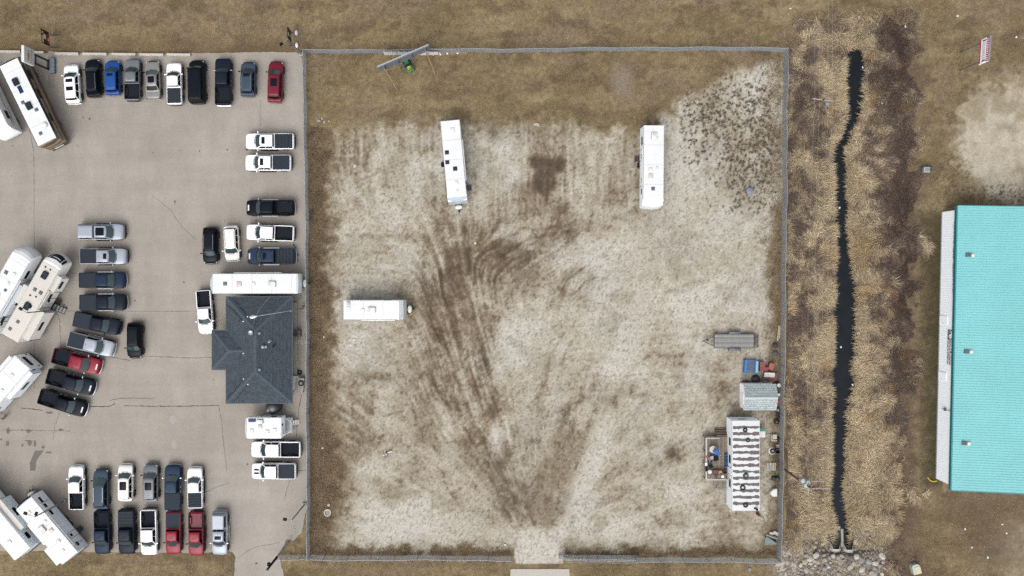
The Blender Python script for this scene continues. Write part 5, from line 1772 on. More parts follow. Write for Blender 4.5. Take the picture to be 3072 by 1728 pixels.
# local frame: origin at the north-west eave corner, -y runs south along the eave, +x up the slope
rt = MB()
n_rib = int(Lh / .305)
wv = []
for k in range(n_rib):
    y = -Lh * k / n_rib
    st_ = Lh / n_rib
    wv += [(y, 0), (y - st_ * .80, 0), (y - st_ * .85, .032), (y - st_ * .95, .032)]
wv.append((-Lh, 0))
ri = [[(0, y, ZH + h) for y, h in wv], [(WH / 2, y, ZH + SL * WH / 2 + h) for y, h in wv], [(WH, y, ZH + h) for y, h in wv]]
rt.loft(ri, cap0=False, cap1=False, closed=False)
rof = obj("roof", rt, TEAL, hall, angle=0)
obj("fascia", MB().box((-.03, -Lh / 2, ZH - .32), (.07, Lh, .66), b=.01), TEALD, hall)
obj("gutter", MB().tube((-.10, 0, ZH - .02), (-.10, -Lh, ZH - .02), .06), TEALD, hall)
for y in (0.03, -Lh - .03):
    obj("rake_trim", MB().loft([[(0, y + a_, ZH + b__) for a_, b__ in ((-.04, -.22), (.04, -.22), (.04, .04), (-.04, .04))], [(WH / 2, y + a_, ZH + SL * WH / 2 + b__) for a_, b__ in ((-.04, -.22), (.04, -.22), (.04, .04), (-.04, .04))]]), TEALD, hall)
wm = MB()
n_w = int(Lh / .3)
y_ = [-.5 - (Lh - 1.0) * k / n_w for k in range(n_w + 1)]
ws = []
for k in range(n_w):
    d_ = (y_[k + 1] - y_[k])
    ws += [(y_[k], 0), (y_[k] + d_ * .7, 0), (y_[k] + d_ * .78, -.012), (y_[k] + d_ * .92, -.012)]
ws.append((y_[-1], 0))
XW = .12
wm.loft([[(XW + dx, y, -.1) for y, dx in ws], [(XW + dx, y, ZH - .2) for y, dx in ws]], cap0=False, cap1=False, closed=False)
obj("wall", wm, MWALL, hall, angle=0)
for y in (-.5, -Lh + .5):
    obj("end_wall", MB().prism([(XW, y - .02), (WH - .3, y - .02), (WH - .3, y + .02), (XW, y + .02)], -.1, ZH - .05), MWALL, hall)
obj("base_flashing", MB().box((XW - .05, -Lh / 2, .1), (.05, Lh - 1.0, .22), b=.01), mat("grey_flashing", (182, 190, 188), rough=.5), hall)


def hall_pt(px, py, z):
    return hall.matrix_basis.inverted() @ W(px, py, z)


HINV = Matrix.Rotation(-hall.rotation_euler.z, 4, 'Z') @ Matrix.Translation(-Vector(hall.location))
for px, py in ((2909, 765), (2904, 1055), (2897, 1330)):
    q = HINV @ W(px, py, ZH + .3)
    v = obj("roof_unit", MB().box((-.1, 0, 0), (.62, .46, .18), b=.02).torus(.14, .03, (-.1, 0, .1), n=12, k=6), mat("grey_curb", (96, 104, 112), rough=.5), hall, (q.x, q.y, ZH + SL * q.x + .08))
    obj("dome", MB().lathe([(.24, 0), (.25, .1), (.18, .22), (.02, .28)], n=16, c=(.42, 0, -.05)), WHPL, v)
# banner and lettering on the west wall
q0, q1 = HINV @ W(2848, 990, 3.1), HINV @ W(2842, 1094, 3.1)
yb, bl = (q0.y + q1.y) / 2, abs(q0.y - q1.y)
sg = obj("banner", MB().box((XW - .06, yb, 2.78), (.04, bl, 1.15), b=.005), mat("charcoal_banner", (92, 92, 104), rough=.6, a=.7), hall)
BW = mat("banner_white", (246, 246, 250), rough=.6, a=.85)
for s_, zz, sz in (("CHINESE BOXING", 3.02, .52), ("CONNECTION", 2.52, .52)):
    tm = text_mesh(s_, sz, "lettering", bold=.012)
    o = obj("lettering", tm, BW, sg, (XW - .085, yb - bl * .14, zz))
    o.rotation_euler = (R(90), 0, R(-90))
    o.scale = (.86, 1, 1)
# yin-yang disc
yy0 = yb + bl * .37
def disc(cx, cy, r, n=24, a0=0, a1=2 * math.pi):
    return [(cx + r * math.cos(a0 + (a1 - a0) * k / n), cy + r * math.sin(a0 + (a1 - a0) * k / n)) for k in range(n + 1)]


def wall_poly(pts, dx):
    b = MB()
    b.face([(XW - .082 - dx, yy0 + p[0], 2.78 + p[1]) for p in pts])
    return b


rr = .46
swirl = disc(0, 0, rr, 24, -math.pi / 2, math.pi / 2)
swirl += disc(0, rr / 2, rr / 2, 12, math.pi / 2, -math.pi / 2) and disc(0, rr / 2, rr / 2, 12, math.pi / 2, 3 * math.pi / 2)
swirl += disc(0, -rr / 2, rr / 2, 12, math.pi / 2, -math.pi / 2)
swirl = [(-p[1], p[0]) for p in swirl]
obj("emblem", wall_poly(swirl, 0), BW, sg, angle=0)
obj("emblem_dot", wall_poly([(p[0], p[1]) for p in disc(-rr / 2, 0, .09, 12)][:-1], .003), mat("charcoal_banner", (92, 92, 104)), sg, angle=0)
obj("emblem_dot", wall_poly([(p[0], p[1]) for p in disc(rr / 2, 0, .08, 12)][:-1], .003), BW, sg, angle=0)
rg = MB()
for k in range(24):
    a, b_ = 2 * math.pi * k / 24, 2 * math.pi * (k + 1) / 24
    rg.face([(XW - .084, yy0 + r_ * math.cos(t_), 2.78 + r_ * math.sin(t_)) for r_, t_ in ((rr, a), (rr + .03, a), (rr + .03, b_), (rr, b_))])
obj("emblem_ring", rg, BW, sg, angle=0)
# faded lettering strip higher up the wall: grey and maroon marks, not readable in the photo
q0, q1 = HINV @ W(2863, 667, 3.3), HINV @ W(2853, 884, 3.3)
ys, yl = q0.y, abs(q0.y - q1.y)
obj("sign_strip", MB().box((XW - .05, ys - yl / 2, 3.12), (.03, yl, .36), b=.004), mat("faded_strip", (226, 224, 234), rough=.7, a=.8), hall)
MAR, GLT = mat("maroon_letters", (104, 62, 74), rough=.7), mat("grey_letters", (168, 168, 182), rough=.7)
yk = .15
while yk < yl - .2:
    f_ = yk / yl
    dark = .27 < f_ < .30 or .34 < f_ < .52 or .55 < f_ < .69
    wd = random.uniform(.16, .24)
    if dark or random.random() < .8:
        obj("letter_mark", MB().box((XW - .072, ys - yk, 3.12), (.012, wd * .75, .26 if dark else .18), b=.002), MAR if dark else GLT, hall)
    yk += wd + .05
# door, lamp and pipe on the wall
for py_ in (960, 1128):
    q = HINV @ W(2828, py_, 1.0)
    dr = obj("door", MB().box((XW - .05, q.y, 1.02), (.04, 1.0, 2.05), b=.01), MWALL, hall)
    obj("door_handle", MB().box((XW - .09, q.y - .4, 1.0), (.05, .05, .14)), STEEL, dr)
q = HINV @ W(2842, 1232, 3)
obj("service_mast", MB().tube((XW - .12, q.y, 1.2), (XW - .12, q.y, 3.6), .03).box((XW - .1, q.y, 2.0), (.14, .34, .5)).tube((XW - .3, q.y + .2, 3.2), (XW - .1, q.y, 3.2), .03), GALV, hall)
q = HINV @ W(2812, 1446, .3)
obj("hose", MB().path([(-1.0, q.y + .5, .15), (-.6, q.y + .1, .12), (-.2, q.y, .12), (.15, q.y + .1, .2)], .06), mat("safety_yellow", (226, 196, 40)), hall)

# ------------------------------------------------------------------ garden shed
ZS = 2.1
a, b = W(2231, 1152, ZS), W(2329, 1231, ZS)
sx0, sx1, sy1, sy0 = a.x, b.x, a.y, b.y
shed = thing("garden_shed", "small shed with pale grey shingle gable roof by the fence", 'shed', ((sx0 + sx1) / 2, (sy0 + sy1) / 2, 0))
hx, hy = (sx1 - sx0) / 2, (sy1 - sy0) / 2
SHM = shingle_mat("pale_grey_shingles", (176, 188, 190), (196, 206, 208), sx=2.6, sy=3.6)
zr2 = ZS + hy * .45
for s in (1, -1):
    obj("roof_slope", MB().face([(-hx, s * hy, ZS), (hx, s * hy, ZS), (hx, 0, zr2), (-hx, 0, zr2)]).face([(-hx, s * hy, ZS - .05), (hx, s * hy, ZS - .05), (hx, 0, zr2 - .05), (-hx, 0, zr2 - .05)]), SHM, shed, angle=0)
obj("ridge_cap", hipcap((-hx, 0, zr2), (hx, 0, zr2), .28), mat("pale_ridge", (200, 210, 211), rough=.9, var=.08), shed, angle=0)
gw = MB()
for x in (-hx + .12, hx - .12):
    gw.loft([[(x + d_, -hy + .12, .05), (x + d_, hy - .12, .05), (x + d_, hy - .12, ZS - .02), (x + d_, 0, zr2 - .1), (x + d_, -hy + .12, ZS - .02)] for d_ in (-.03, .03)])
for y in (-hy + .12, hy - .12):
    gw.box((0, y, ZS / 2), (2 * hx - .3, .06, ZS - .1), b=.005)
obj("wall", gw, mat("white_vinyl_siding", (236, 240, 243), rough=.6, var=.03, vscale=2, a=.8), shed)
obj("door", MB().box((-hx + .07, -.3, 1.0), (.05, 1.3, 1.8), b=.01), mat("pale_door", (224, 226, 232), rough=.6, a=.8), shed)
for s in (1, -1):
    obj("barge_board", MB().loft([[(-hx - .015, s * hy + a_, ZS - .1 + b__) for a_, b__ in ((0, 0), (0, .13))] + [(-hx + .02, s * hy, ZS + .02), (-hx + .02, s * hy, ZS - .1)], [(-hx - .015, 0, zr2 - .1), (-hx - .015, 0, zr2 + .03), (-hx + .02, 0, zr2 + .03), (-hx + .02, 0, zr2 - .1)]]), WHPL, shed)

# ------------------------------------------------------------------ site trailer (office cabin) with tyres on its roof
ZM = 3.0
a, b = W(2197, 1262, ZM), W(2279, 1532, ZM)
mx0, mx1, my1, my0 = a.x, b.x, a.y, b.y
mh = thing("site_trailer", "white site office trailer with dark sealed seams across its roof", 'trailer', ((mx0 + mx1) / 2, (my0 + my1) / 2, 0))
hx, hy = (mx1 - mx0) / 2, (my1 - my0) / 2
MHW = mat("white_aluminium_siding", (230, 238, 242), rough=.5, var=.04, vscale=1.5, a=.8)
MHR = mat("white_coated_metal_roof", (222, 228, 231), rough=.5, var=.05, vscale=2, rgb2=(228, 228, 226))
bdm = MB().box((0, 0, 1.62), (2 * hx, 2 * hy, 2.7), b=.03)
obj("wall", bdm, MHW, mh)
sk = obj("skirting", MB().box((0, 0, .24), (2 * hx - .1, 2 * hy - .1, .46), b=.01), mat("grey_skirting", (150, 154, 154), rough=.7), mh)
rp = obj("roof", MB().loft([[(x, y, ZM + .01 + .05 * (1 - (x / hx) ** 2)) for y in (-hy, hy)] + [(x, y, ZM - .05) for y in (hy, -hy)] for x in [(hx + .01) * k / 4 for k in range(-4, 5)]]), MHR, mh)
SEAM = mat("bare_weathered_seam", (86, 82, 84), rough=.85, var=.25, vscale=2.5, rgb2=(120, 112, 112))
RUSTY = mat("rust_stain", (130, 96, 88), rough=.9, var=.15, vscale=3)


def roof_patch(pts, z, m, nm):
    b = MB()
    n = len(pts)
    # strip between lower and upper edge, following the roof crown
    for (xa, ya, yb_), (xb, yc, yd) in zip(pts[:-1], pts[1:]):
        zz = lambda x: ZM + .012 + .05 * (1 - (x / hx) ** 2) + z
        b.face([(xa, ya, zz(xa)), (xb, yc, zz(xb)), (xb, yd, zz(xb)), (xa, yb_, zz(xa))])
    return obj(nm, b, m, rp, angle=0)


for k in range(13):
    yk = hy - .80 - k * (2 * hy - 1.25) / 12.6
    pts, pts2 = [], []
    sdk = random.uniform(0, 99)
    for i in range(27):
        u = i / 26
        x = -hx + .06 + (2 * hx - .1) * u
        g = float(fbm(np.array([u * 9 + sdk]), np.array([sdk]), 3, 3)[0])
        g2 = float(fbm(np.array([u * 9 + sdk]), np.array([sdk + 31]), 3, 3)[0])
        wd = .165 + .34 * (g - .5)
        we = .15 + .34 * (g2 - .5)
        pts.append((x, yk - wd, yk + we))
        gr = max(.0, float(fbm(np.array([u * 4 + sdk]), np.array([sdk + 7]), 5, 2)[0]) - .42) * 1.3 * max(0, u - .25)
        pts2.append((x, yk - wd * .6 - gr * (.9 if 3 <= k <= 6 else .5), yk + wd * .6 + gr * (1.1 if 2 <= k <= 6 else .55)))
    roof_patch(pts2, .002, RUSTY, "rust_stain")
    roof_patch(pts, .004, SEAM, "roof_seam")
for y_, lw in ((hy - 2.75, .95), (hy - 4.9, 1.0), (hy - 7.85, 1.0), (-hy + 2.0, .0)):
    if lw:
        pane(mh, -hx, 1, 0, .1, .1, 0) if False else None
        f_ = obj("window", MB().box((-hx - .012, y_, 1.9), (.03, lw, .75), b=.01), BLKP, mh)
        obj("pane", MB().box((-hx - .03, y_, 1.9), (.012, lw - .1, .65), b=.003), GLASS, f_)
d_ = obj("door", MB().box((-hx - .014, hy - 6.35, 1.5), (.03, .85, 1.95), b=.01), MHW, mh)
obj("door_frame", MB().box((-hx - .03, hy - 5.9, 1.5), (.02, .04, 2.0)).box((-hx - .03, hy - 6.8, 1.5), (.02, .04, 2.0)), BLKP, d_)
f_ = obj("window", MB().box((-.15, hy + .012, 1.9), (.9, .03, .5), b=.01), mat("grey_frame", (130, 138, 142)), mh)
obj("gutter_trim", MB().box((-hx - .02, 0, ZM - .03), (.05, 2 * hy, .06), b=.01), TRIMS, mh)
for (px, py, r, lab, rm) in ((2235, 1290, .29, "black tyre nearest the north end of the site trailer roof", False), (2243, 1320, .27, "white-walled tyre on the site trailer roof, second from its north end", True),
                             (2237, 1427, .35, "large tyre with pale hub on the site trailer roof", True), (2228, 1463, .35, "large solid black tyre on the site trailer roof", False), (2236, 1515, .31, "tyre nearest the south end of the site trailer roof", False)):
    tyre_thing(px, py, ZM + .06, r, lab, rm, "roof_tyre", "tyres weighing down the site trailer roof", tube=.09)
q = W(2269, 1527, ZM)
tag(obj("vent_cap", MB().lathe([(.09, 0), (.09, .25), (.16, .26), (.14, .36), (.02, .4)], n=12).box((-.2, .1, .1), (.22, .18, .2), b=.03), DKPL, None, (q.x, q.y, ZM + .03)), "dark vent cap at the south-east corner of the site trailer roof", 'vent')
q = W(2276, 1544, .5)
tag(obj("gas_bottle", MB().lathe([(.02, 0), (.19, .02), (.2, .1), (.2, .75), (.12, .95), (.06, .98), (.06, 1.08)], n=16).tube((.05, 0, .95), (.75, -.55, .06), .03), mat("oxide_red_paint", (120, 50, 48), rough=.6, var=.1), None, (q.x, q.y, gz(q.x, q.y))), "dark red gas bottle with a hose at the site trailer corner", 'gas bottle')
q = W(2287, 1300, 1.2)
bn = thing("storage_bin", "tall white bin with green lid against the site trailer", 'bin', (q.x, q.y, gz(q.x, q.y)))
obj("body", MB().box((0, 0, .65), (.72, 1.0, 1.25), b=.04), WHPL, bn)
obj("lid", MB().box((0, .42, 1.32), (.70, .34, .1), b=.03), mat("sea_green_plastic", (22, 140, 110), rough=.5), bn)

# timber deck with stairs
ZD = .75
a, b = W(2113, 1310, ZD), W(2181, 1433, ZD)
dk = thing("timber_deck", "weathered timber deck with railing beside the site trailer", 'deck', ((a.x + b.x) / 2, (a.y + b.y) / 2, 0))
hx, hy = (b.x - a.x) / 2, (a.y - b.y) / 2
WOODS = [mat("weathered_board_%s" % n_, c_, rough=.9, var=.14, vscale=4) for n_, c_ in (("grey", (142, 134, 120)), ("tan", (152, 140, 122)), ("dark", (128, 118, 106)))]
nb = 20
bm_ = MB().box((0, 0, 0), (2 * hx / nb - .012, 2 * hy, .04), b=.006).mesh("board")
for k in range(nb):
    obj("board", bm_, WOODS[k % 3 if k % 5 else 2], dk, (-hx + (k + .5) * 2 * hx / nb, 0, ZD))
obj("frame", MB().box((0, 0, ZD - .12), (2 * hx - .05, 2 * hy - .05, .18), b=.01), WOODS[2], dk)
for x, y in ((-hx, -hy), (-hx, -hy / 3), (-hx, hy / 3), (-hx, hy), (hx - .1, -hy), (0, -hy), (0, hy)):
    obj("post", MB().box((x, y, .9), (.1, .1, 1.8), b=.01), WOODS[0], dk)
RAILW = mat("pale_painted_rail", (196, 192, 184), rough=.8, var=.1, vscale=4)
obj("rail", MB().box((-hx, 0, 1.78), (.2, 2 * hy + .1, .05), b=.01), RAILW, dk)
obj("rail", MB().box((-.02, -hy, 1.785), (2 * hx + .05, .16, .05), b=.01), RAILW, dk)
obj("rail", MB().box((-hx * .45, hy, 1.785), (hx * 1.1, .12, .05), b=.01), RAILW, dk)


def stairs(px0, py0, px1, py1, label, n, along, m, z0):
    a, b = W(px0, py0, .4), W(px1, py1, .4)
    cx, cy = (a.x + b.x) / 2, (a.y + b.y) / 2
    t_ = thing("wooden_steps", label, 'steps', (cx, cy, 0))
    lx, ly = abs(b.x - a.x), abs(a.y - b.y)
    for k in range(n):
        f = (k + .5) / n
        if along == 'y+':
            obj("tread", MB().box((0, -ly / 2 + ly * f, z0 * (1 - f)), (lx, ly / n - .04, .05), b=.01), m, t_)
        else:
            obj("tread", MB().box((0, ly / 2 - ly * f, z0 * (1 - f)), (lx, ly / n - .04, .05), b=.01), m, t_)
    for s in (1, -1):
        sgn = 1 if along == 'y+' else -1
        obj("stringer", MB().loft([[(s * (lx / 2 - .03) + d_, -sgn * ly / 2, z) for d_, z in ((-.03, z0 - .25), (.03, z0 - .25), (.03, z0 - .03), (-.03, z0 - .03))], [(s * (lx / 2 - .03) + d_, sgn * ly / 2, z) for d_, z in ((-.03, 0), (.03, 0), (.03, .1), (-.03, .1))]]), m, t_)
    return t_


stairs(2146, 1284, 2180, 1309, "brown wooden steps at the north side of the deck", 4, 'y+', mat("brown_stained_wood", (112, 92, 80), rough=.9, var=.12, vscale=4), .75)
q = W(2158, 1451, .4)
bt = thing("picnic_bench", "grey slatted bench and planks lying south of the deck", 'bench', (q.x, q.y, 0))
for x, w_, z_ in ((-.62, .22, .45), (-.12, .16, .72), (.05, .16, .72), (.22, .16, .72), (.55, .2, .45)):
    obj("slat", MB().box((x, 0, z_), (w_, 1.36, .045), b=.008), WOODS[0], bt)
for y in (-.5, .5):
    obj("trestle", MB().box((0, y, .42), (1.3, .07, .06)).box((-.3, y, .2), (.07, .07, .42)).box((.4, y, .2), (.07, .07, .42)).box((.05, y, .68), (.6, .07, .05)), WOODS[2], bt)

# things on the deck
BLUE = mat("blue_canvas", (66, 118, 206), rough=.8, var=.1, vscale=5)
q = W(2146, 1354, 1.8)
um = thing("patio_umbrella", "folded blue patio umbrella leaning over a white round table", 'umbrella', (q.x, q.y, ZD + .02))
cl = MB()
p0, p1 = Vector((-.15, .15, 1.15)), Vector((.62, -.5, .95))
dv = (p1 - p0).normalized()
s1 = dv.cross(Vector((0, 0, 1))).normalized()
s2 = dv.cross(s1)
rings = []
for t_, r_ in ((0, .3), (.25, .34), (.6, .24), (.9, .10), (1, .03)):
    c_ = p0.lerp(p1, t_)
    rings.append([c_ + (s1 * math.cos(2 * math.pi * k / 16) + s2 * math.sin(2 * math.pi * k / 16)) * r_ * (1 if k % 2 else .72) for k in range(16)])
obj("canopy", cl.loft(rings), BLUE, um)
obj("pole", MB().tube(p0 - dv * .7, p1 + dv * .12, .025), WHPL, um)
q = W(2138, 1347, 1.2)
rt_ = thing("round_table", "round white wire table under the folded umbrella", 'table', (q.x, q.y, ZD + .02))
tb_ = MB().torus(.42, .025, (0, 0, .7))
obj("tabletop", MB().lathe([(.40, .685), (.42, .70), (.02, .705)], n=24), mat("white_mesh_top", (214, 214, 210), rough=.6, var=.06, vscale=8), rt_)
obj("rim", tb_, WHPL, rt_)
for k in range(3):
    a_ = k * 2.094 + .5
    obj("leg", MB().tube((.3 * math.cos(a_), .3 * math.sin(a_), .68), (.42 * math.cos(a_), .42 * math.sin(a_), 0), .02), WHPL, rt_)


def lawn_chair(px, py, ang, label, m, fm):
    q = W(px, py, 1.2)
    t_ = thing("lawn_chair", label, 'chair', (q.x, q.y, ZD + .02), R(ang))
    obj("seat", MB().box((.05, 0, .4), (.48, .5, .04), b=.012), m, t_)
    o = obj("backrest", MB().box((0, 0, .3), (.04, .5, .62), b=.012), m, t_, (-.2, 0, .42))
    o.rotation_euler = (0, R(-22), 0)
    for s in (1, -1):
        obj("armrest", MB().box((.02, s * .28, .6), (.5, .05, .03), b=.008), fm, t_)
        obj("leg", MB().tube((.27, s * .27, 0), (.2, s * .27, .6), .018), fm, t_)
        obj("leg", MB().tube((-.3, s * .27, 0), (-.12, s * .27, .6), .018), fm, t_)
    return t_


lawn_chair(2134, 1374, 20, "grey and white lawn chair beside the folded umbrella", mat("grey_webbing", (196, 196, 196), rough=.8, var=.15, vscale=6), BLKP)
lawn_chair(2148, 1376, -75, "black metal lawn chair in the middle of the deck", BLKP, BLKP)
lawn_chair(2129, 1391, 110, "dark lawn chair by the deck's west rail", mat("slate_canvas", (54, 60, 70), rough=.8), BLKP)
RED = mat("faded_red_plastic", (170, 60, 58), rough=.7, var=.1)
for nm, px, py, z, mb_, m_, lab, cat_ in (
        ("red_cloth", 2121, 1371, 1.8, MB().box((0, 0, .03), (.3, .28, .06), b=.02), RED, "red cloth hung on the deck's west rail", 'cloth'),
        ("paint_bucket", 2127, 1413, ZD, MB().lathe([(.02, 0), (.2, .01), (.23, .45), (.25, .46), (.2, .48), (.02, .49)], n=18), WHPL, "white bucket in the deck's south-west corner", 'bucket'),
        ("cooler_box", 2118, 1392, 1.8, MB().box((0, 0, .05), (.32, .4, .1), b=.03), WHPL, "white tray resting on the deck's west rail", 'tray'),
        ("planter_trough", 2119, 1406, 1.8, MB().box((0, 0, .06), (.26, .62, .13), b=.03), BLKP, "black trough resting on the deck's west rail", 'trough'),
        ("wooden_bench", 2149, 1414, ZD, MB().box((0, 0, .42), (1.2, .5, .05), b=.01).box((-.5, 0, .2), (.06, .45, .4)).box((.5, 0, .2), (.06, .45, .4)), mat("mahogany_stain", (118, 60, 42), rough=.7, var=.1), "reddish bench along the deck's south rail", 'bench'),
        ("cardboard_box", 2160, 1415, ZD + .46, MB().box((0, 0, .1), (.42, .3, .2), rz=.2), mat("cardboard", (196, 160, 124), rough=.9, var=.06), "tan cardboard box on the reddish bench", 'box'),
        ("wicker_basket", 2172, 1413, ZD, MB().lathe([(.02, 0), (.22, .01), (.28, .4), (.25, .42), (.2, .1), (.02, .08)], n=18), mat("brown_wicker", (110, 80, 58), rough=.9, var=.2, vscale=12), "brown wicker basket in the deck's south-east corner", 'basket'),
        ("black_bag", 2146, 1421, ZD, MB().lathe([(.02, 0), (.2, .03), (.24, .18), (.16, .34), (.05, .4)], n=14), mat("dark_grey_bag", (62, 64, 74), rough=.8), "dark grey bag beside the reddish bench", 'bag'),
        ("white_dish", 2167, 1430, 1.82, MB().lathe([(.02, .01), (.15, .03), (.2, .08), (.19, .1), (.02, .05)], n=18), WHPL, "white dish on the deck's south rail", 'dish')):
    q = W(px, py, z)
    tag(obj(nm, mb_, m_, None, (q.x, q.y, z + .02)), lab, cat_)
q = W(2178, 1382, 1.0)
bl_ = thing("blue_tarpaulin", "crumpled blue tarpaulin against the site trailer wall", 'tarpaulin', (q.x, q.y, ZD + .02))
rings = []
for k in range(13):
    y = -.8 + 1.6 * k / 12
    r_ = .16 + .07 * math.sin(k * 2.3) + .03 * random.random()
    rings.append([(r_ * math.cos(t_) * .9, y, max(0, .22 + r_ * 1.2 * math.sin(t_))) for t_ in [2 * math.pi * j / 10 for j in range(10)]])
obj("fold", MB().loft(rings), mat("deep_blue_tarp", (24, 92, 150), rough=.5, var=.25, vscale=6), bl_)
# ------------------------------------------------------------------ chain-link fences
WIRE = mat("galvanised_wire", (164, 172, 178), rough=.5, metal=.2, var=.06, vscale=1.5)
RAILM = mat("galvanised_pipe", (178, 184, 190), rough=.45, metal=.25)


def fence(pts_px, label, h=1.8, gate=False, name="chain_link_fence", post_every=3.05, lean=0.0):
    P = [W(x, y) for x, y in pts_px]
    o = P[0]
    root = thing(name, label, 'gate' if gate else 'fence', (o.x, o.y, gz(o.x, o.y)))
    # resample
    cum = [0]
    for a, b in zip(P[:-1], P[1:]):
        cum.append(cum[-1] + (b - a).length)
    tot = cum[-1]

    def at(s):
        for i in range(len(P) - 1):
            if s <= cum[i + 1] or i == len(P) - 2:
                t_ = (s - cum[i]) / (cum[i + 1] - cum[i])
                p = P[i].lerp(P[i + 1], t_)
                d_ = (P[i + 1] - P[i]).normalized()
                wob = .05 * math.sin(s * .9 + o.x) + .04 * math.sin(s * .37 + 1)
                return p + Vector((-d_.y, d_.x, 0)) * wob - o, d_
    n = max(1, round(tot / post_every))
    pm = cached(("fence_post", h), lambda: MB().tube((0, 0, -.1), (0, 0, h + .05), .035, n=8).lathe([(.045, h + .04), (.045, h + .08), (.01, h + .11)], n=8))
    for k in range(n + 1):
        p, d_ = at(tot * k / n)
        obj("post", pm, RAILM, root, (p.x, p.y, 0))
    rail, wires = MB(), MB()
    steps = max(2, int(tot / 1.5))
    for k in range(steps):
        a, _ = at(tot * k / steps)
        b, _ = at(tot * (k + 1) / steps)
        rail.tube((a.x, a.y, h), (b.x, b.y, h), .028, n=6, cap=False)
    obj("top_rail", rail, RAILM, root)
    # woven mesh: straight diagonal wires both ways
    V_, F_ = [], []
    sp = .085
    cnt = int(tot / sp)
    r_ = .0052
    for k in range(-int(h / sp), cnt + 1):
        for sgn in (1, -1):
            s0, s1 = (k * sp, k * sp + h) if sgn > 0 else (k * sp + h, k * sp)
            z0, z1 = .03, h - .02
            # clip to the fence length
            if sgn > 0:
                if s0 < 0:
                    z0 += -s0
                    s0 = 0
                if s1 > tot:
                    z1 -= s1 - tot
                    s1 = tot
            else:
                if s0 > tot:
                    z0 += s0 - tot
                    s0 = tot
                if s1 < 0:
                    z1 -= -s1
                    s1 = 0
            if z1 - z0 < .08:
                continue
            pts = []
            for i in range(3):
                p, d_ = at(s0 + (s1 - s0) * i / 2)
                pts.append(Vector((p.x, p.y, z0 + (z1 - z0) * i / 2)))
            base = len(V_)
            for p in pts:
                dx = Vector((d_.x, d_.y, 0))
                nn = Vector((-d_.y, d_.x, 0))
                V_ += [tuple(p + dx * r_ * 1.2), tuple(p - dx * r_ * .6 + nn * r_), tuple(p - dx * r_ * .6 - nn * r_)]
            for i in range(2):
                for j in range(3):
                    F_.append((base + i * 3 + j, base + i * 3 + (j + 1) % 3, base + (i + 1) * 3 + (j + 1) % 3, base + (i + 1) * 3 + j))
    me = bpy.data.meshes.new("chain_link_mesh")
    me.from_pydata(V_, [], F_)
    obj("chain_link_mesh", me, WIRE, root)
    return root


fence([(916, 160), (920, 300), (922, 445), (926, 700), (927, 900), (928, 1250), (929, 1500), (930, 1666)], "chain-link fence between the car lot and the yard")
fence([(916, 161), (1200, 159), (1500, 157), (2000, 152), (2350, 154)], "chain-link fence along the north side of the yard")
fence([(2350, 154), (2347, 500), (2343, 900), (2340, 1150), (2336, 1400), (2331, 1674)], "chain-link fence along the ditch on the east of the yard")
fence([(836, 1666), (930, 1667), (1250, 1667), (1535, 1668)], "chain-link fence along the south of the yard, left of the gateway")
fence([(1690, 1668), (2000, 1672), (2331, 1675)], "chain-link fence along the south of the yard, right of the gateway")
# rolled-back sliding gate
g0, g1 = W(1676, 1664), W(1904, 1666)
gt = fence([(1676, 1664), (1790, 1665), (1904, 1666)], "open sliding gate rolled back in front of the south fence", h=1.85, gate=True, name="sliding_gate", post_every=2.4)
dl = g1 - g0
bt_ = MB()
bt_.tube((0, 0, .1), (dl.x, dl.y, .1), .035)
for k in range(5):
    bt_.tube((dl.x * k / 5, dl.y * k / 5, .1), (dl.x * (k + 1) / 5, dl.y * (k + 1) / 5, 1.8), .022)
    bt_.tube((dl.x * k / 5, dl.y * k / 5 - .35, 1.9), (dl.x * (k + 1) / 5, dl.y * (k + 1) / 5 - .35, 1.9), .02)
obj("gate_frame", bt_, RAILM, gt)
# white sheeting tied to the north fence behind the billboard
bn = thing("banner_sheet", "white sheeting tied along the north fence behind the billboard", 'sheeting', W(1154, 159, 0))
o = bn.location.copy()
for (xa, xb) in ((1154, 1192), (1194, 1238), (1252, 1316)):
    a, b = W(xa, 160, 0) - o, W(xb, 160, 0) - o
    rows = []
    for k in range(9):
        t_ = k / 8
        p = a.lerp(b, t_)
        y = p.y - .26 + .03 * math.sin(k * 1.9)
        top = 1.75 - (.5 * max(0, t_ - .6) if xb > 1300 else 0)
        rows.append([(p.x, y, .15), (p.x, y + .05, .9), (p.x, y + .04, top)])
    obj("sheet", MB().loft(rows, closed=False, cap0=False, cap1=False), STICK, bn)
for px, py in ((1318, 159), (1321, 163), (1313, 158), (1342, 160), (1373, 159)):
    q = W(px, py)
    tag(obj("litter", MB().lathe([(.02, 0), (.16, .02), (.12, .1), (.02, .13)], n=7), WHPL, None, (q.x, q.y, gz(q.x, q.y))), "scrap of white litter lying below the north fence", 'litter', "white scraps under the north fence")

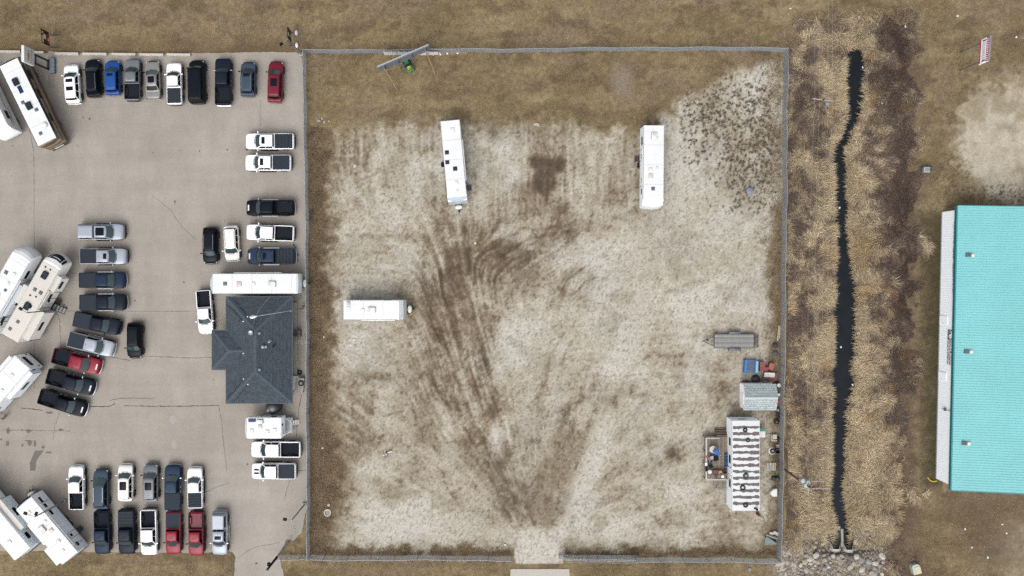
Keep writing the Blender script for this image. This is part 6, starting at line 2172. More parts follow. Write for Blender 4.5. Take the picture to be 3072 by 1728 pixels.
# ------------------------------------------------------------------ concrete wheel stops along the top of the lot
BLK = mat("concrete_wheel_stop", (206, 202, 192), rough=.9, var=.08, vscale=2.5, bump=.2)
for i, (x0_, x1_, y_, lab) in enumerate(((-10, 61, 154, "concrete block at the left edge, first of the row"), (66, 131, 156, "concrete block just behind the dealer sign"), (165, 235, 160, "concrete block behind the two-sunroof white suv"),
                                         (248, 320, 161, "concrete block behind the black railed suv"), (336, 407, 162, "concrete block above the grey pickup"), (419, 490, 163, "concrete block above the grey sedan"), (501, 571, 163, "concrete block at the right end of the row"))):
    a, b = W(x0_, y_, .3), W(x1_, y_ + 1, .3)
    l_ = (b - a).length
    bb = MB().loft([[(sx_, y, z) for y, z in ((-.2, 0), (.2, 0), (.15, .34), (.11, .38), (-.11, .38), (-.15, .34))] for sx_ in (-l_ / 2, l_ / 2)])
    o_ = obj("concrete_block", bb, BLK, None, ((a.x + b.x) / 2, (a.y + b.y) / 2, .02), math.atan2(b.y - a.y, b.x - a.x))
    tag(o_, lab, 'concrete block', "concrete blocks along the top edge of the lot")

# ------------------------------------------------------------------ light poles
POLE = mat("grey_steel_pole", (150, 157, 163), rough=.45, metal=.3, var=.06, vscale=2)


def light_pole(px, py, h, label, heads, arm=None):
    q = W(px, py)
    t_ = thing("light_pole", label, 'light pole', (q.x, q.y, .02))
    obj("pole", MB().tube((0, 0, .1), (0, 0, h), .10, .065, n=12), POLE, t_)
    obj("base", MB().box((0, 0, .12), (.5, .5, .28), b=.04), CONC, t_)
    for (dx, dy) in heads:
        l_ = math.hypot(dx, dy)
        a_ = math.atan2(dy, dx)
        obj("arm", MB().path([(0, 0, h - .1), (dx * .5, dy * .5, h + .05), (dx, dy, h - .02)], .03), POLE, t_)
        fl = obj("lamp_head", MB().box((.2, 0, 0), (.46, .36, .12), b=.04), BLKP, t_, (dx, dy, h), a_)
        obj("lens", MB().box((.2, 0, -.065), (.36, .28, .012), b=.002), HEADL, fl)
    if arm:
        dx, dy = arm
        a_ = math.atan2(dy, dx)
        obj("mast_arm", MB().path([(0, 0, h - .6), (dx * .25, dy * .25, h - .15), (dx * .6, dy * .6, h + .1), (dx, dy, h + .15)], .04, n=8), POLE, t_)
        hd_ = obj("cobra_head", MB().loft([[(x, w_ * math.cos(2 * math.pi * k / 10), .09 * math.sin(2 * math.pi * k / 10) * s_) for k in range(10)] for x, w_, s_ in ((-.05, .06, .6), (.1, .14, .9), (.4, .22, 1.1), (.7, .19, .9), (.82, .08, .5))]), TRIMS, t_, (dx, dy, h + .15), a_)
        obj("lens", MB().lathe([(.18, -.1), (.12, -.16), (.02, -.17)], n=12, c=(.42, 0, .03)), HEADL, hd_)
        obj("clamp", MB().tube((0, 0, h - .8), (0, 0, h - .45), .1), POLE, t_)
    return t_


light_pole(911, 925, 7, "tall light pole with long arm reaching over the office roof", [], arm=(-3.9, -.62))
light_pole(904, 163, 7, "light pole with black lamp head at the top corner of the lot", [(-.6, -.45)])
lp3 = light_pole(914, 1513, 7, "light pole with black lamp head near the bottom of the car lot", [(-.55, .1)])
light_pole(172, 930, 7, "light pole leaning across the cream fifth wheel's roof in view", [(-.55, .35), (.3, .55)])
light_pole(194, 1503, 7, "light pole in front of the bottom-left camper trailer", [(-.9, .35), (0.1, .2)])
obj("antenna", MB().tube((.1, .3, 5.6), (.1, -1.6, 5.6), .015).tube((.35, -1.0, 5.6), (-.6, -1.2, 5.6), .012).tube((.3, -1.3, 5.6), (-.3, -1.45, 5.6), .012).tube((.45, -.5, 5.6), (-.6, -.6, 5.6), .012), GALV, lp3)
# pipe rails closing the passage behind the office
q = W(899, 1026, 1.0)
t_ = thing("pipe_rail_gate", "pair of pale pipe rails between the office and the fence", 'gate', (q.x, q.y, .03))
for y in (-.12, .14):
    obj("rail", MB().tube((-.9, y, 1.1), (.95, y, 1.1), .03), RAILM, t_)
for x in (-.85, .9):
    obj("post", MB().tube((x, 0, 0), (x, 0, 1.12), .035).tube((x, -.14, 1.1), (x, .16, 1.1), .025), RAILM, t_)
# twin-post pole at the south entrance
q = W(868, 1623)
t_ = thing("utility_mast", "tall mast with pale twin legs and black top at the south entrance", 'mast', (q.x, q.y, .02))
obj("leg", MB().tube((-.1, -.05, 0), (-.1, -.05, 6.2), .06), RAILM, t_)
obj("leg", MB().tube((.12, .06, 0), (.12, .06, 6.2), .06), RAILM, t_)
obj("upper_pole", MB().tube((0, 0, 6.0), (0, 0, 10.6), .15, .12, n=10), BLKP, t_)
obj("bracket", MB().box((-.1, .25, 9.3), (.35, .4, .3), b=.04), BLKP, t_)
obj("pole_cap", MB().lathe([(.14, 10.6), (.13, 10.75), (.02, 10.8)], n=10), GALV, t_)

# ------------------------------------------------------------------ wooden utility poles and wires east of the yard
WOODP = mat("old_wood_pole", (112, 88, 66), rough=.95, var=.2, vscale=3)
GREYW = mat("weathered_cross_arm", (172, 164, 156), rough=.9, var=.15, vscale=4)
p1 = W(2379, 346)
p2 = W(2345, 1403)
up1 = thing("utility_pole", "wooden utility pole with tilted cross arm by the north end of the ditch", 'utility pole', (p1.x, p1.y, gz(p1.x, p1.y)))
obj("pole", MB().tube((0, 0, -.2), (.1, 0, 10.2), .17, .11, n=12), WOODP, up1)
ca = obj("cross_arm", MB().box((.1, 0, 9.7), (2.4, .12, .13), rz=-.12), GREYW, up1)
for k, x in enumerate((-1.0, -.45, .55, 1.05)):
    obj("insulator", MB().lathe([(.03, 0), (.07, .04), (.04, .09), (.06, .13), (.02, .17)], n=8, c=(x + .1, -.12 * x, 9.77)), HEADL, up1)
obj("transformer", MB().lathe([(.02, 0), (.26, .02), (.27, .8), (.22, .86), (.02, .9)], n=16, c=(.72, -.35, 8.7)), GALV, up1)
obj("brace", MB().tube((.1, .08, 8.9), (.75, 0, 9.65), .025).tube((.1, .08, 8.9), (-.55, .1, 9.65), .025), STEEL, up1)
up2 = thing("utility_pole", "wooden utility pole with grey transformers near the culvert", 'utility pole', (p2.x, p2.y, gz(p2.x, p2.y)))
obj("pole", MB().tube((0, 0, -.2), (0, 0, 10.2), .16, .11, n=12), WOODP, up2)
obj("cross_arm", MB().box((.9, -.1, 9.9), (2.8, .12, .13), rz=.03), GREYW, up2)
obj("cross_arm", MB().box((.9, .42, 8.7), (2.2, .12, .13), rz=.02), GREYW, up2)
for x, y, z in ((.35, .35, 8.4), (-.15, .5, 8.2), (.15, .0, 8.3)):
    obj("transformer", MB().lathe([(.02, 0), (.26, .02), (.28, .75), (.22, .82), (.02, .86)], n=16, c=(x - .3, y, z)), mat("pale_grey_tank", (190, 196, 194), rough=.5, var=.06), up2)
for x in (-.3, .6, 1.4, 2.1):
    obj("insulator", MB().lathe([(.03, 0), (.07, .04), (.04, .09), (.06, .13), (.02, .17)], n=8, c=(x, -.12, 9.97)), HEADL, up2)
obj("bracket", MB().tube((0, -.1, 9.4), (.1, -1.2, 8.9), .03).tube((.1, -1.2, 8.9), (.2, -1.0, 8.4), .02), TRIMS, up2)
WIREL = mat("bare_aluminium_wire", (196, 190, 182), rough=.5, metal=.3)
for k, (xa, xb) in enumerate(((-1.0, -.3), (-.45, .6), (.55, 1.4), (1.05, 2.1))):
    a = Vector((p1.x + .1 + xa, p1.y - .12 * xa, 9.9 + up1.location.z))
    b = Vector((p2.x + xb, p2.y - .1, 10.1 + up2.location.z))
    pts = []
    far = a + (a - b) * .5
    for s_, e_ in ((far, a), (a, b)):
        for j in range(12):
            t2 = j / 12
            p = s_.lerp(e_, t2)
            p.z -= 1.0 * 4 * t2 * (1 - t2) * (1 if s_ is a else .4)
            pts.append(p)
    pts.append(b)
    w_ = obj("power_line", MB().path(pts, .009, n=4), WIREL)
    tag(w_, ("westernmost", "second", "third", "easternmost")[k] + " overhead wire strung between the two wooden utility poles", 'wire', "overhead wires above the ditch bank")

# ------------------------------------------------------------------ signs
BLACKP = mat("sign_black", (20, 20, 22), rough=.6)
# dealer pylon
q = W(153, 199)
t_ = thing("pylon_sign", "tall white dealer sign with gold cross emblem on two black posts", 'sign', (q.x, q.y, .03))
for y in (-.52, .52):
    obj("post", MB().box((0, y, 2.3), (.2, .2, 4.4), b=.02), BLACKP, t_)
obj("footing", MB().box((.3, 0, .28), (.75, 1.9, .55), b=.05), mat("blue_grey_concrete", (112, 128, 142), rough=.8, var=.08), t_)
obj("beam", MB().box((0, 0, 3.6), (.16, 1.0, .18), b=.02).box((0, 0, .75), (.2, 1.2, .2), b=.02), BLACKP, t_)
cab_ = obj("cabinet", MB().box((0, 0, 5.3), (.34, 1.95, 2.3), b=.04), WHPL, t_)
fc = obj("sign_face", MB().box((.185, 0, 5.3), (.03, 1.8, 2.1), b=.01), mat("sign_white", (240, 243, 246), rough=.4), t_)
GOLD = mat("emblem_gold", (196, 160, 70), rough=.35, metal=.3)
obj("emblem", MB().loft([[(.208, y, z) for y, z in ((-.62, -.10), (-.2, -.10), (-.16, -.22), (.2, -.22), (.17, -.10), (.62, -.10), (.55, .10), (.2, .10), (.16, .22), (-.2, .22), (-.17, .10), (-.55, .10))], [(.222, y, z) for y, z in ((-.62, -.10), (-.2, -.10), (-.16, -.22), (.2, -.22), (.17, -.10), (.62, -.10), (.55, .10), (.2, .10), (.16, .22), (-.2, .22), (-.17, .10), (-.55, .10))]]), GOLD, fc, (0, 0, 5.55))
SGL = mat("sign_grey_marks", (150, 160, 170), rough=.5)
for k, y in enumerate((-.68, -.42, -.16, .10, .36, .62)):
    obj("letter_mark", MB().box((.206, y, 4.95), (.012, .14, .28), b=.003), SGL, fc)
for k in range(9):
    obj("letter_mark", MB().box((.206, -.72 + k * .18, 4.55), (.012, .09, .14), b=.003), SGL, fc)

# portable reader-board signs
def board_sign(px, py, ang, w_, z0, z1, label, rows, name="portable_sign", bags=False):
    q = W(px, py)
    t_ = thing(name, label, 'sign', (q.x, q.y, gz(q.x, q.y)), R(ang))
    obj("panel", MB().box((0, 0, (z0 + z1) / 2), (.07, w_, z1 - z0), b=.012), BLACKP, t_)
    for s in (1, -1):
        obj("post", MB().box((-.02, s * w_ * .44, z1 / 2), (.05, .05, z1), b=.008), BLACKP, t_)
        obj("foot", MB().box((.15, s * w_ * .44, .04), (1.3, .06, .06), b=.01), BLACKP, t_)
        if bags:
            sb = obj("sandbag", MB().loft([[(.5 + .2 * e * math.cos(2 * math.pi * k / 14), s * w_ * .44 + .34 * e * math.sin(2 * math.pi * k / 14), z) for k in range(14)] for e, z in ((.8, .06), (1, .12), (.9, .2), (.5, .24))]), WHPL, t_)
    for y0, y1, za, zb, m_ in rows:
        obj("letter_panel", MB().box((.042, (y0 + y1) / 2, (za + zb) / 2), (.012, y1 - y0, zb - za), b=.002), m_, t_)
    return t_


YEL = mat("sign_lime", (214, 222, 120), rough=.6)
SRED = mat("sign_red", (176, 26, 54), rough=.6)
SW = mat("sign_white", (240, 243, 246))
board_sign(158, 124, 4, 1.75, .9, 2.75, "black portable sign with lime and red blocks on the top lawn", [(-.78, .10, 2.3, 2.65, YEL), (.36, .62, 2.3, 2.62, YEL), (-.22, .36, 1.75, 2.25, SW), (-.62, .55, 1.0, 1.45, SRED), (-.40, .18, 1.45, 1.72, SRED), (-.3, .05, 1.02, 1.3, SW)])
board_sign(878, 118, 2, 1.75, .9, 2.75, "black portable sign with white sandbags at the lot's top corner", [(-.1, .35, 1.2, 1.45, YEL), (-.2, .25, 2.2, 2.5, SW), (-.15, .05, 1.7, 2.0, SRED)], bags=True)
SWB = mat("sign_bright_white", (246, 246, 250), rough=.5, a=.88)
# tall red and white sign on the right
q = W(2882, 184)
t_ = thing("roadside_sign", "red and white sign on two grey posts, top right", 'sign', (q.x, q.y, gz(q.x, q.y)), R(180 - 4))
for y in (-1.15, 1.15):
    obj("post", MB().box((0, y, 2.2), (.13, .13, 4.6), b=.02), mat("grey_wood_post", (112, 108, 102), rough=.9, var=.15), t_)
pn = obj("panel", MB().box((0, 0, 5.35), (.12, 2.95, 2.1), b=.015), SWB, t_)
PINK = mat("sign_crimson", (176, 44, 84), rough=.6, a=.8)
obj("band", MB().box((.068, 0, 6.05), (.014, 2.9, .5), b=.002), PINK, pn)
obj("band", MB().box((.068, 0, 4.48), (.014, 2.9, .26), b=.002), PINK, pn)
for k in range(12):
    obj("letter_mark", MB().box((.08, -1.2 + k * .22, 6.05), (.012, .10, .26), b=.002), SWB, pn)
for j in range(3):
    for k in range(8):
        obj("letter_mark", MB().box((.07, -.85 + k * .24, 5.0 + .22 * j), (.012, .16, .09), b=.002), SGL, pn)
for s in (1, -1):
    fig = MB().lathe([(.01, -.006), (.07, -.006), (.07, .006), (.01, .006)], n=10, c=(.074, s * 1.22, 5.62), axis='x')
    fig.box((.074, s * 1.22, 5.38), (.012, .12, .34), b=.002).box((.074, s * 1.14, 5.12), (.012, .34, .08), b=.002).box((.074, s * 1.26, 5.05), (.012, .08, .34), b=.002).box((.074, s * 1.12, 5.45), (.012, .26, .06), b=.002)
    obj("silhouette", fig, BLACKP, pn)
obj("cap_rail", MB().box((0, 0, 6.43), (.2, 2.98, .06), b=.01), GALV, t_)
# small box on a post by the bank
q = W(2768, 512)
t_ = thing("junction_box", "square grey box on a short post at the ditch bank", 'junction box', (q.x, q.y, gz(q.x, q.y)))
obj("cabinet", MB().box((0, 0, .95), (.74, .68, .5), b=.04), mat("pale_grey_cabinet", (178, 176, 186), rough=.6, var=.08), t_)
obj("lid", MB().box((.02, 0, 1.215), (.52, .44, .03), b=.01), GALV, t_)
obj("post", MB().box((0, 0, .4), (.1, .1, .8)), STEEL, t_)
obj("pipe", MB().tube((.25, -.3, .1), (.95, .1, .3), .045), BLKP, t_)
q = W(2748, 1707, .5)
t_ = thing("utility_pedestal", "pale green utility box with tan lid in the bottom right grass", 'utility box', (q.x, q.y, gz(q.x, q.y)), .25)
obj("cabinet", MB().loft([[(x, y, z) for x, y in ((.5, -.6), (.5, .35), (.25, .62), (-.35, .62), (-.5, .4), (-.5, -.6))] for z in (0, .75)]), mat("pale_green_cabinet", (190, 204, 188), rough=.6, var=.06), t_)
obj("lid", MB().box((.12, -.12, .78), (.72, .9, .06), b=.02), mat("tan_lid", (216, 204, 176), rough=.7, var=.06), t_)

# ------------------------------------------------------------------ billboard and ride-on mower inside the north fence
a, b = W(1132, 200, 4.6), W(1285, 134, 4.6)
mid = (a + b) / 2
ang = math.atan2(b.y - a.y, b.x - a.x)
lb = (b - a).length
t_ = thing("billboard", "long grey billboard frame seen from behind in the north of the yard", 'billboard', (mid.x, mid.y, 0), ang)
GREYB = mat("weathered_grey_timber", (116, 122, 130), rough=.9, var=.15, vscale=3)
for k in range(3):
    obj("plank", MB().box((0, 0, 2.75 + .62 * k), (lb, .04, .57), b=.008), GREYB, t_)
for z in (2.6, 3.3, 4.4):
    obj("rail", MB().box((0, -.09, z), (lb, .10, .09), b=.01), GREYB, t_)
obj("cap_rail", MB().box((0, .0, 4.62), (lb + .05, .16, .06), b=.01), TRIMS, t_)
for x in (-lb * .40, -lb * .13, lb * .14, lb * .42):
    obj("post", MB().box((x, -.2, 2.2), (.12, .12, 4.4), b=.01), GREYB, t_)
inv = Matrix.Rotation(-ang, 3, 'Z')
for (px, py), x in (((1194, 273), -lb * .40), ((1306, 226), lb * .42)):
    g = inv @ (W(px, py) - Vector((mid.x, mid.y, 0)))
    obj("brace", MB().tube((g.x, g.y, 0), (x, -.25, 4.1), .05), mat("tan_pole", (176, 152, 118), rough=.9, var=.1), t_)
q = W(1224, 196, .6)
mw = thing("ride_on_mower", "green ride-on mower with yellow seat under the billboard", 'mower', (q.x, q.y, gz(q.x, q.y)), R(116))
MGR, MYE = mat("mower_green", (28, 128, 70), rough=.35, var=.05, coat=.3), mat("mower_yellow", (232, 196, 62), rough=.5)
obj("hood", MB().loft([[(x, y * w_, z) for y, z in ((-1, .45), (-1, h_ - .1), (-.7, h_), (.7, h_), (1, h_ - .1), (1, .45))] for x, w_, h_ in ((.15, .30, .95), (.55, .29, .92), (.82, .24, .82), (.9, .18, .7))]), MGR, mw)
obj("rear_fender", MB().loft([[(x, y * w_, z) for y, z in ((-1, .45), (-1, h_ - .05), (-.8, h_), (.8, h_), (1, h_ - .05), (1, .45))] for x, w_, h_ in ((-.85, .40, .62), (-.7, .50, .72), (-.25, .50, .72), (-.15, .40, .66))]), MGR, mw)
obj("seat", MB().box((-.38, 0, .83), (.42, .44, .12), b=.05).box((-.58, 0, 1.0), (.1, .42, .34), b=.04), MYE, mw)
obj("cutting_deck", MB().lathe([(.56, .12), (.56, .26), (.45, .32), (.05, .34)], n=20), mat("mower_deck_green", (24, 62, 40), rough=.6), mw)
obj("steering_wheel", MB().torus(.17, .018, (.05, 0, 1.05)).tube((.05, 0, 1.05), (.22, 0, .8), .02), BLKP, mw)
obj("footrest", MB().box((-.02, 0, .42), (.4, .84, .05), b=.01), DKPL, mw)
for x, y, r_, w_ in ((-.55, .42, .28, .2), (-.55, -.42, .28, .2), (.65, .36, .2, .14), (.65, -.36, .2, .14)):
    wh = obj("wheel", MB().lathe([(r_ * .5, -w_ / 2), (r_ * .92, -w_ / 2), (r_, -w_ / 4), (r_, w_ / 4), (r_ * .92, w_ / 2), (r_ * .5, w_ / 2)], n=16, axis='y'), RUBBER, mw, (x, y, r_))
    obj("rim", MB().lathe([(r_ * .5, -w_ / 2 + .01), (r_ * .48, w_ / 2 - .01)], n=12, axis='y'), MYE, wh)

# ------------------------------------------------------------------ flatbed utility trailer
ZT = .62
a, b = W(2143, 1003, ZT), W(2262, 1044, ZT)
t_ = thing("flatbed_trailer", "grey plank flatbed trailer with fold-down ramp by the east fence", 'trailer', ((a.x + b.x) / 2, (a.y + b.y) / 2, gz(35, -8)))
hx, hy = (b.x - a.x) / 2, (a.y - b.y) / 2
GPL = [mat("grey_deck_plank_%s" % n_, c_, rough=.9, var=.14, vscale=4) for n_, c_ in (("a", (130, 134, 138)), ("b", (146, 148, 148)), ("c", (160, 156, 148)))]
bm_ = MB().box((0, 0, 0), (2 * hx - .08, 2 * hy / 9 - .014, .045), b=.006).mesh("plank")
for k in range(9):
    obj("plank", bm_, GPL[(k * 2) % 3], t_, (0, -hy + (k + .5) * 2 * hy / 9, ZT))
obj("frame", MB().box((0, hy, ZT - .04), (2 * hx, .07, .14), b=.01).box((0, -hy, ZT - .04), (2 * hx, .07, .14), b=.01).box((-hx, 0, ZT - .04), (.07, 2 * hy, .14), b=.01).box((hx, 0, ZT - .04), (.07, 2 * hy, .14), b=.01), STEEL, t_)
obj("tongue", MB().tube((-hx, .6, ZT - .1), (-hx - 1.3, .03, ZT - .12), .045).tube((-hx, -.6, ZT - .1), (-hx - 1.3, -.03, ZT - .12), .045).tube((-hx - 1.2, 0, ZT - .12), (-hx - 1.5, 0, ZT - .06), .055), STEEL, t_)
obj("tongue_jack", MB().tube((-hx - .75, .1, .02), (-hx - .75, .1, ZT + .35), .04).box((-hx - .75, .1, .02), (.2, .2, .03)), STEEL, t_)
rmp = obj("ramp", MB().box((hx + .32, hy - .06, ZT - .2), (.56, .06, .06)).box((hx + .32, -hy + .06, ZT - .2), (.56, .06, .06)).box((hx + .58, 0, ZT - .2), (.06, 2 * hy - .1, .06)), STEEL, t_)
for k in range(3):
    obj("slat", MB().box((hx + .14 + .16 * k, 0, ZT - .19), (.07, 2 * hy - .15, .03), b=.006), STEEL, rmp)
for s in (1, -1):
    obj("fender", MB().loft([[(x, s * (hy + .04), z), (x, s * (hy + .32), z), (x, s * (hy + .32), z - .03), (x, s * (hy + .04), z - .03)] for x, z in ((-.75, .45), (-.65, .75), (-.4, .86), (.55, .86), (.8, .75), (.9, .45))]), mat("dull_fender", (96, 100, 110), rough=.5, var=.1), t_)
    for x in (-.35, .5):
        put_wheel(t_, x, s * (hy + .18), .33, s)

# ------------------------------------------------------------------ odds and ends along the east fence
def put(name, px, py, z, mb_, m_, label, cat_, rz=0.0, grp=None):
    q = W(px, py, z)
    return tag(obj(name, mb_, m_, None, (q.x, q.y, gz(q.x, q.y)), rz), label, cat_, grp)


def slatted_crate(px, py, l_, w_, h_, m_, label, n, rz=0.0, name="slatted_crate"):
    q = W(px, py, h_)
    t_ = thing(name, label, 'crate', (q.x, q.y, gz(q.x, q.y)), rz)
    obj("base", MB().box((0, 0, .08), (l_, w_, .14), b=.01), m_, t_)
    for s in (1, -1):
        obj("end_rail", MB().box((s * (l_ / 2 - .12), 0, h_ - .06), (.24, w_, .12), b=.02), m_, t_)
        for y in (1, -1):
            obj("corner_post", MB().box((s * (l_ / 2 - .06), y * (w_ / 2 - .06), h_ / 2), (.1, .1, h_), b=.01), m_, t_)
    for k in range(n):
        obj("slat", MB().box((0, -w_ / 2 + (k + .5) * w_ / n, h_ - .05), (l_ - .45, w_ / n * .5, .05), b=.006), mat("bare_grey_slat", (118, 122, 130), rough=.8, var=.1), t_)
    return t_


BLUEP = mat("bright_blue_paint", (36, 124, 196), rough=.5, var=.1, vscale=3)
slatted_crate(2253, 1100, 1.55, 1.65, .8, BLUEP, "blue framed slatted rack north of the shed", 11, R(-4))
REDS = mat("oxide_red_board", (140, 72, 72), rough=.8, var=.12, vscale=3)
put("pale_blue_board", 2271, 1101, .85, MB().box((0, 0, .86), (.28, 1.45, .04), b=.008).box((0, .5, .42), (.06, .06, .84)).box((0, -.5, .42), (.06, .06, .84)), mat("pale_blue_paint", (120, 196, 224), rough=.6), "pale blue narrow shelf at the end of the blue rack", 'shelf', R(-4))
put("red_cabinet", 2288, 1099, .7, MB().box((0, 0, .35), (.66, 1.2, .7), b=.02).box((.28, -.36, .36), (.75, .42, .72), b=.02), REDS, "dark red cabinet boxes beside the blue rack", 'cabinet', R(4))
put("red_box", 2315, 1100, .6, MB().box((0, 0, .3), (.62, .85, .6), b=.02), mat("faded_red_board", (168, 96, 88), rough=.8, var=.1, vscale=3), "faded red box nearest the east fence", 'box', R(-18))
put("red_sheet", 2313, 1128, .5, MB().box((0, 0, .25), (1.6, .95, .5), b=.02), REDS, "dark red crate under the white panel north of the shed", 'crate', R(-10))
put("door_slab", 2309, 1125, .55, MB().box((0, 0, .53), (1.3, .55, .04), b=.008), WHPL, "white door slab lying on the dark red crate", 'door', R(-2))
slatted_crate(2296, 1136, 1.0, .55, .45, WOODS[0], "grey slatted pallet behind the shed roof", 7, R(86), "pallet")
put("plank_stack", 2296, 1149, .4, MB().box((0, 0, .1), (1.05, .36, .2), b=.02).box((.02, .02, .27), (1.0, .3, .12), b=.02), WOODS[1], "tan plank stack against the shed's north wall", 'planks')
q = W(2268, 1140, .3)
put("black_bag", 2268, 1138, .3, MB().lathe([(.02, 0), (.5, .05), (.55, .2), (.35, .42), (.1, .5)], n=12), mat("black_plastic_sheet", (28, 30, 34), rough=.4, var=.2, vscale=6), "heap of black plastic north of the shed", 'plastic')
put("scrap_metal", 2240, 1146, .3, MB().box((-.2, 0, .15), (.5, .35, .3), rz=.3).box((.3, .05, .1), (.45, .18, .2), rz=-.3).tube((-.5, .1, .2), (.6, -.05, .25), .04), mat("rusty_scrap", (112, 72, 58), rough=.9, var=.25, vscale=5), "rusty scrap at the shed's north-west corner", 'scrap')
put("pallet_step", 2224, 1158, .2, MB().box((-.26, 0, .14), (.1, .55, .05)).box((-.09, 0, .14), (.1, .55, .05)).box((.08, 0, .14), (.1, .55, .05)).box((.25, 0, .14), (.1, .55, .05)).box((0, .2, .06), (.65, .08, .1)).box((0, -.2, .06), (.65, .08, .1)), RAILW, "small white slatted step at the shed's west corner", 'step')
# barrels and tyres
for px, py, lab in ((2331, 1153, "tyre with a white bucket on it at the shed's north-east corner"),):
    tyre_thing(px - 1, py, .02, .42, "tyre under the white bucket at the shed's north-east corner", tube=.12)
    put("bucket", px + 6, py + 3, .6, MB().lathe([(.02, .24), (.2, .25), (.24, .6), (.22, .62), (.02, .62)], n=16), WHPL, "white bucket standing on the tyre behind the shed", 'bucket')
put("bucket", 2336, 1184, .3, MB().lathe([(.02, 0), (.16, .01), (.19, .36), (.17, .38), (.02, .38)], n=14), WHPL, "white pail halfway along the shed's east wall", 'bucket')
put("fuel_can", 2334, 1204, .3, MB().box((0, 0, .2), (.36, .3, .38), b=.05).tube((0, .05, .38), (.1, .1, .48), .03), mat("red_fuel_can", (214, 44, 40), rough=.5), "red fuel can by the shed's east wall", 'fuel can')
tyre_thing(2333, 1231, .02, .38, "tyre with black hub at the shed's south-east corner", True, "spare_wheel", tube=.11)
tyre_thing(2336, 1247, .02, .38, "plain tyre just south of the black-hubbed wheel", tube=.12)
put("black_bag", 2331, 1265, .3, MB().lathe([(.02, 0), (.34, .04), (.38, .2), (.2, .42), (.04, .5)], n=10), mat("black_plastic_sheet", (28, 30, 34)), "black rubbish bag below the two tyres at the fence", 'bag')
put("black_bag", 2327, 1037, .3, MB().lathe([(.02, 0), (.34, .05), (.36, .22), (.15, .4)], n=9), mat("dark_rubbish", (54, 52, 50), rough=.8, var=.2), "dark rubbish bag, nearer the flatbed trailer, at the fence", 'bag')
put("black_bag", 2327, 1061, .3, MB().lathe([(.02, 0), (.36, .04), (.38, .15), (.2, .3)], n=9), mat("slate_rubbish", (70, 74, 84), rough=.7, var=.2), "slate rubbish bag above the red boxes at the fence", 'bag')
put("plank_stack", 2338, 1000, .3, MB().box((-.05, 0, .08), (.12, 1.9, .1), rz=-.08).box((.12, .15, .1), (.1, 1.6, .1), rz=-.05).box((-.12, -.6, .1), (.14, .7, .08), rz=-.1), mat("pale_timber", (206, 194, 170), rough=.9, var=.1), "pale timber lengths leaning by the fence near the flatbed trailer", 'planks')
put("chair_frame", 2322, 1313, .4, MB().box((-.3, 0, .3), (.1, .85, .6)).box((.05, -.35, .3), (.6, .12, .6)).box((.1, .1, .45), (.5, .6, .05)), mat("pale_plywood", (206, 198, 180), rough=.9, var=.1), "broken pale plywood seat by the fence", 'seat')
put("black_bag", 2335, 1319, .3, MB().lathe([(.02, 0), (.3, .04), (.32, .2), (.1, .45)], n=9), mat("black_plastic_sheet", (28, 30, 34)), "black bag beside the broken plywood seat", 'bag')
put("cinder_block", 2334, 1339, .3, MB().box((0, 0, .15), (.38, .42, .3), b=.02), CONC, "grey cinder block above the fence-side barrel", 'block')
tyre_thing(2317, 1353, .02, .34, "wheel with grey hub lying in white sheeting by the fence", True, "spare_wheel", tube=.10)
put("plastic_sheet", 2317, 1353, .05, MB().lathe([(.02, 0), (.5, .01), (.46, .05), (.02, .08)], n=7), WHPL, "torn white sheeting under the fence-side wheel", 'sheeting')
put("steel_barrel", 2334, 1355, .8, MB().lathe([(.02, .05), (.24, .05), (.26, .78), (.3, .8), (.3, 0.0), (.02, 0)], n=20), mat("dark_barrel", (70, 66, 62), rough=.7, var=.15), "open dark barrel against the fence", 'barrel')
sc_ = thing("wire_rack", "bent wire racks lying below the open barrel", 'rack', (W(2328, 1378).x, W(2328, 1378).y, gz(36, -23)))
for k in range(4):
    obj("wire", MB().path([(-.4, -.35 + .24 * k, .05), (-.1, -.25 + .24 * k, .3), (.2, -.32 + .24 * k, .15), (.5, -.25 + .24 * k, .3)], .025), STEEL, sc_)
q = W(2314, 1400, .15)
t_ = thing("pallet", "grey wooden pallet lying flat by the fence", 'pallet', (q.x, q.y, gz(q.x, q.y)), R(-2))
for k in range(6):
    obj("slat", MB().box((-.48 + .192 * k, 0, .13), (.13, .98, .025), b=.005), RAILW, t_)
for k in range(3):
    obj("stringer", MB().box((0, -.42 + .42 * k, .06), (1.1, .07, .1), b=.006), WOODS[0], t_)
put("garden_hose", 2325, 1420, .2, MB().torus(.2, .035, (0, 0, .05)).torus(.17, .035, (.03, .02, .12)).path([(.1, -.2, .06), (.2, -.5, .05), (.1, -.7, .05)], .035), mat("green_hose", (72, 156, 86), rough=.6), "coiled green hose below the pallet", 'hose')
put("rubbish_bin", 2333, 1440, .6, MB().box((0, 0, .3), (.6, .55, .6), b=.06).box((-.4, .05, .2), (.35, .45, .4), b=.05), mat("black_bin", (30, 30, 33), rough=.5, var=.1), "black tubs below the green hose", 'tub')
put("foam_block", 2322, 1478, .4, MB().loft([[(x * e, y * e, z) for x, y in ((.42, -.5), (.42, .5), (0, .46), (-.3, .3), (-.45, .05), (-.35, -.3), (-.1, -.5))] for e, z in ((1, 0), (1, .4), (.85, .5))]), WHPL, "broken white foam block by the fence", 'foam block')
q = W(2313, 1625, .4)
t_ = thing("tarped_load", "sheet steel and timbers stacked in the yard's south-east corner", 'stack', (q.x, q.y, gz(q.x, q.y)), R(-12))
obj("sheet", MB().loft([[(x, y, z) for x, y in ((-.85, .2), (-.6, .5), (.75, -.05), (.75, -.2), (-.65, -.55), (-.75, -.1))] for z in (.42, .45)]), mat("blue_grey_sheet", (112, 132, 136), rough=.6, var=.15, vscale=2), t_)
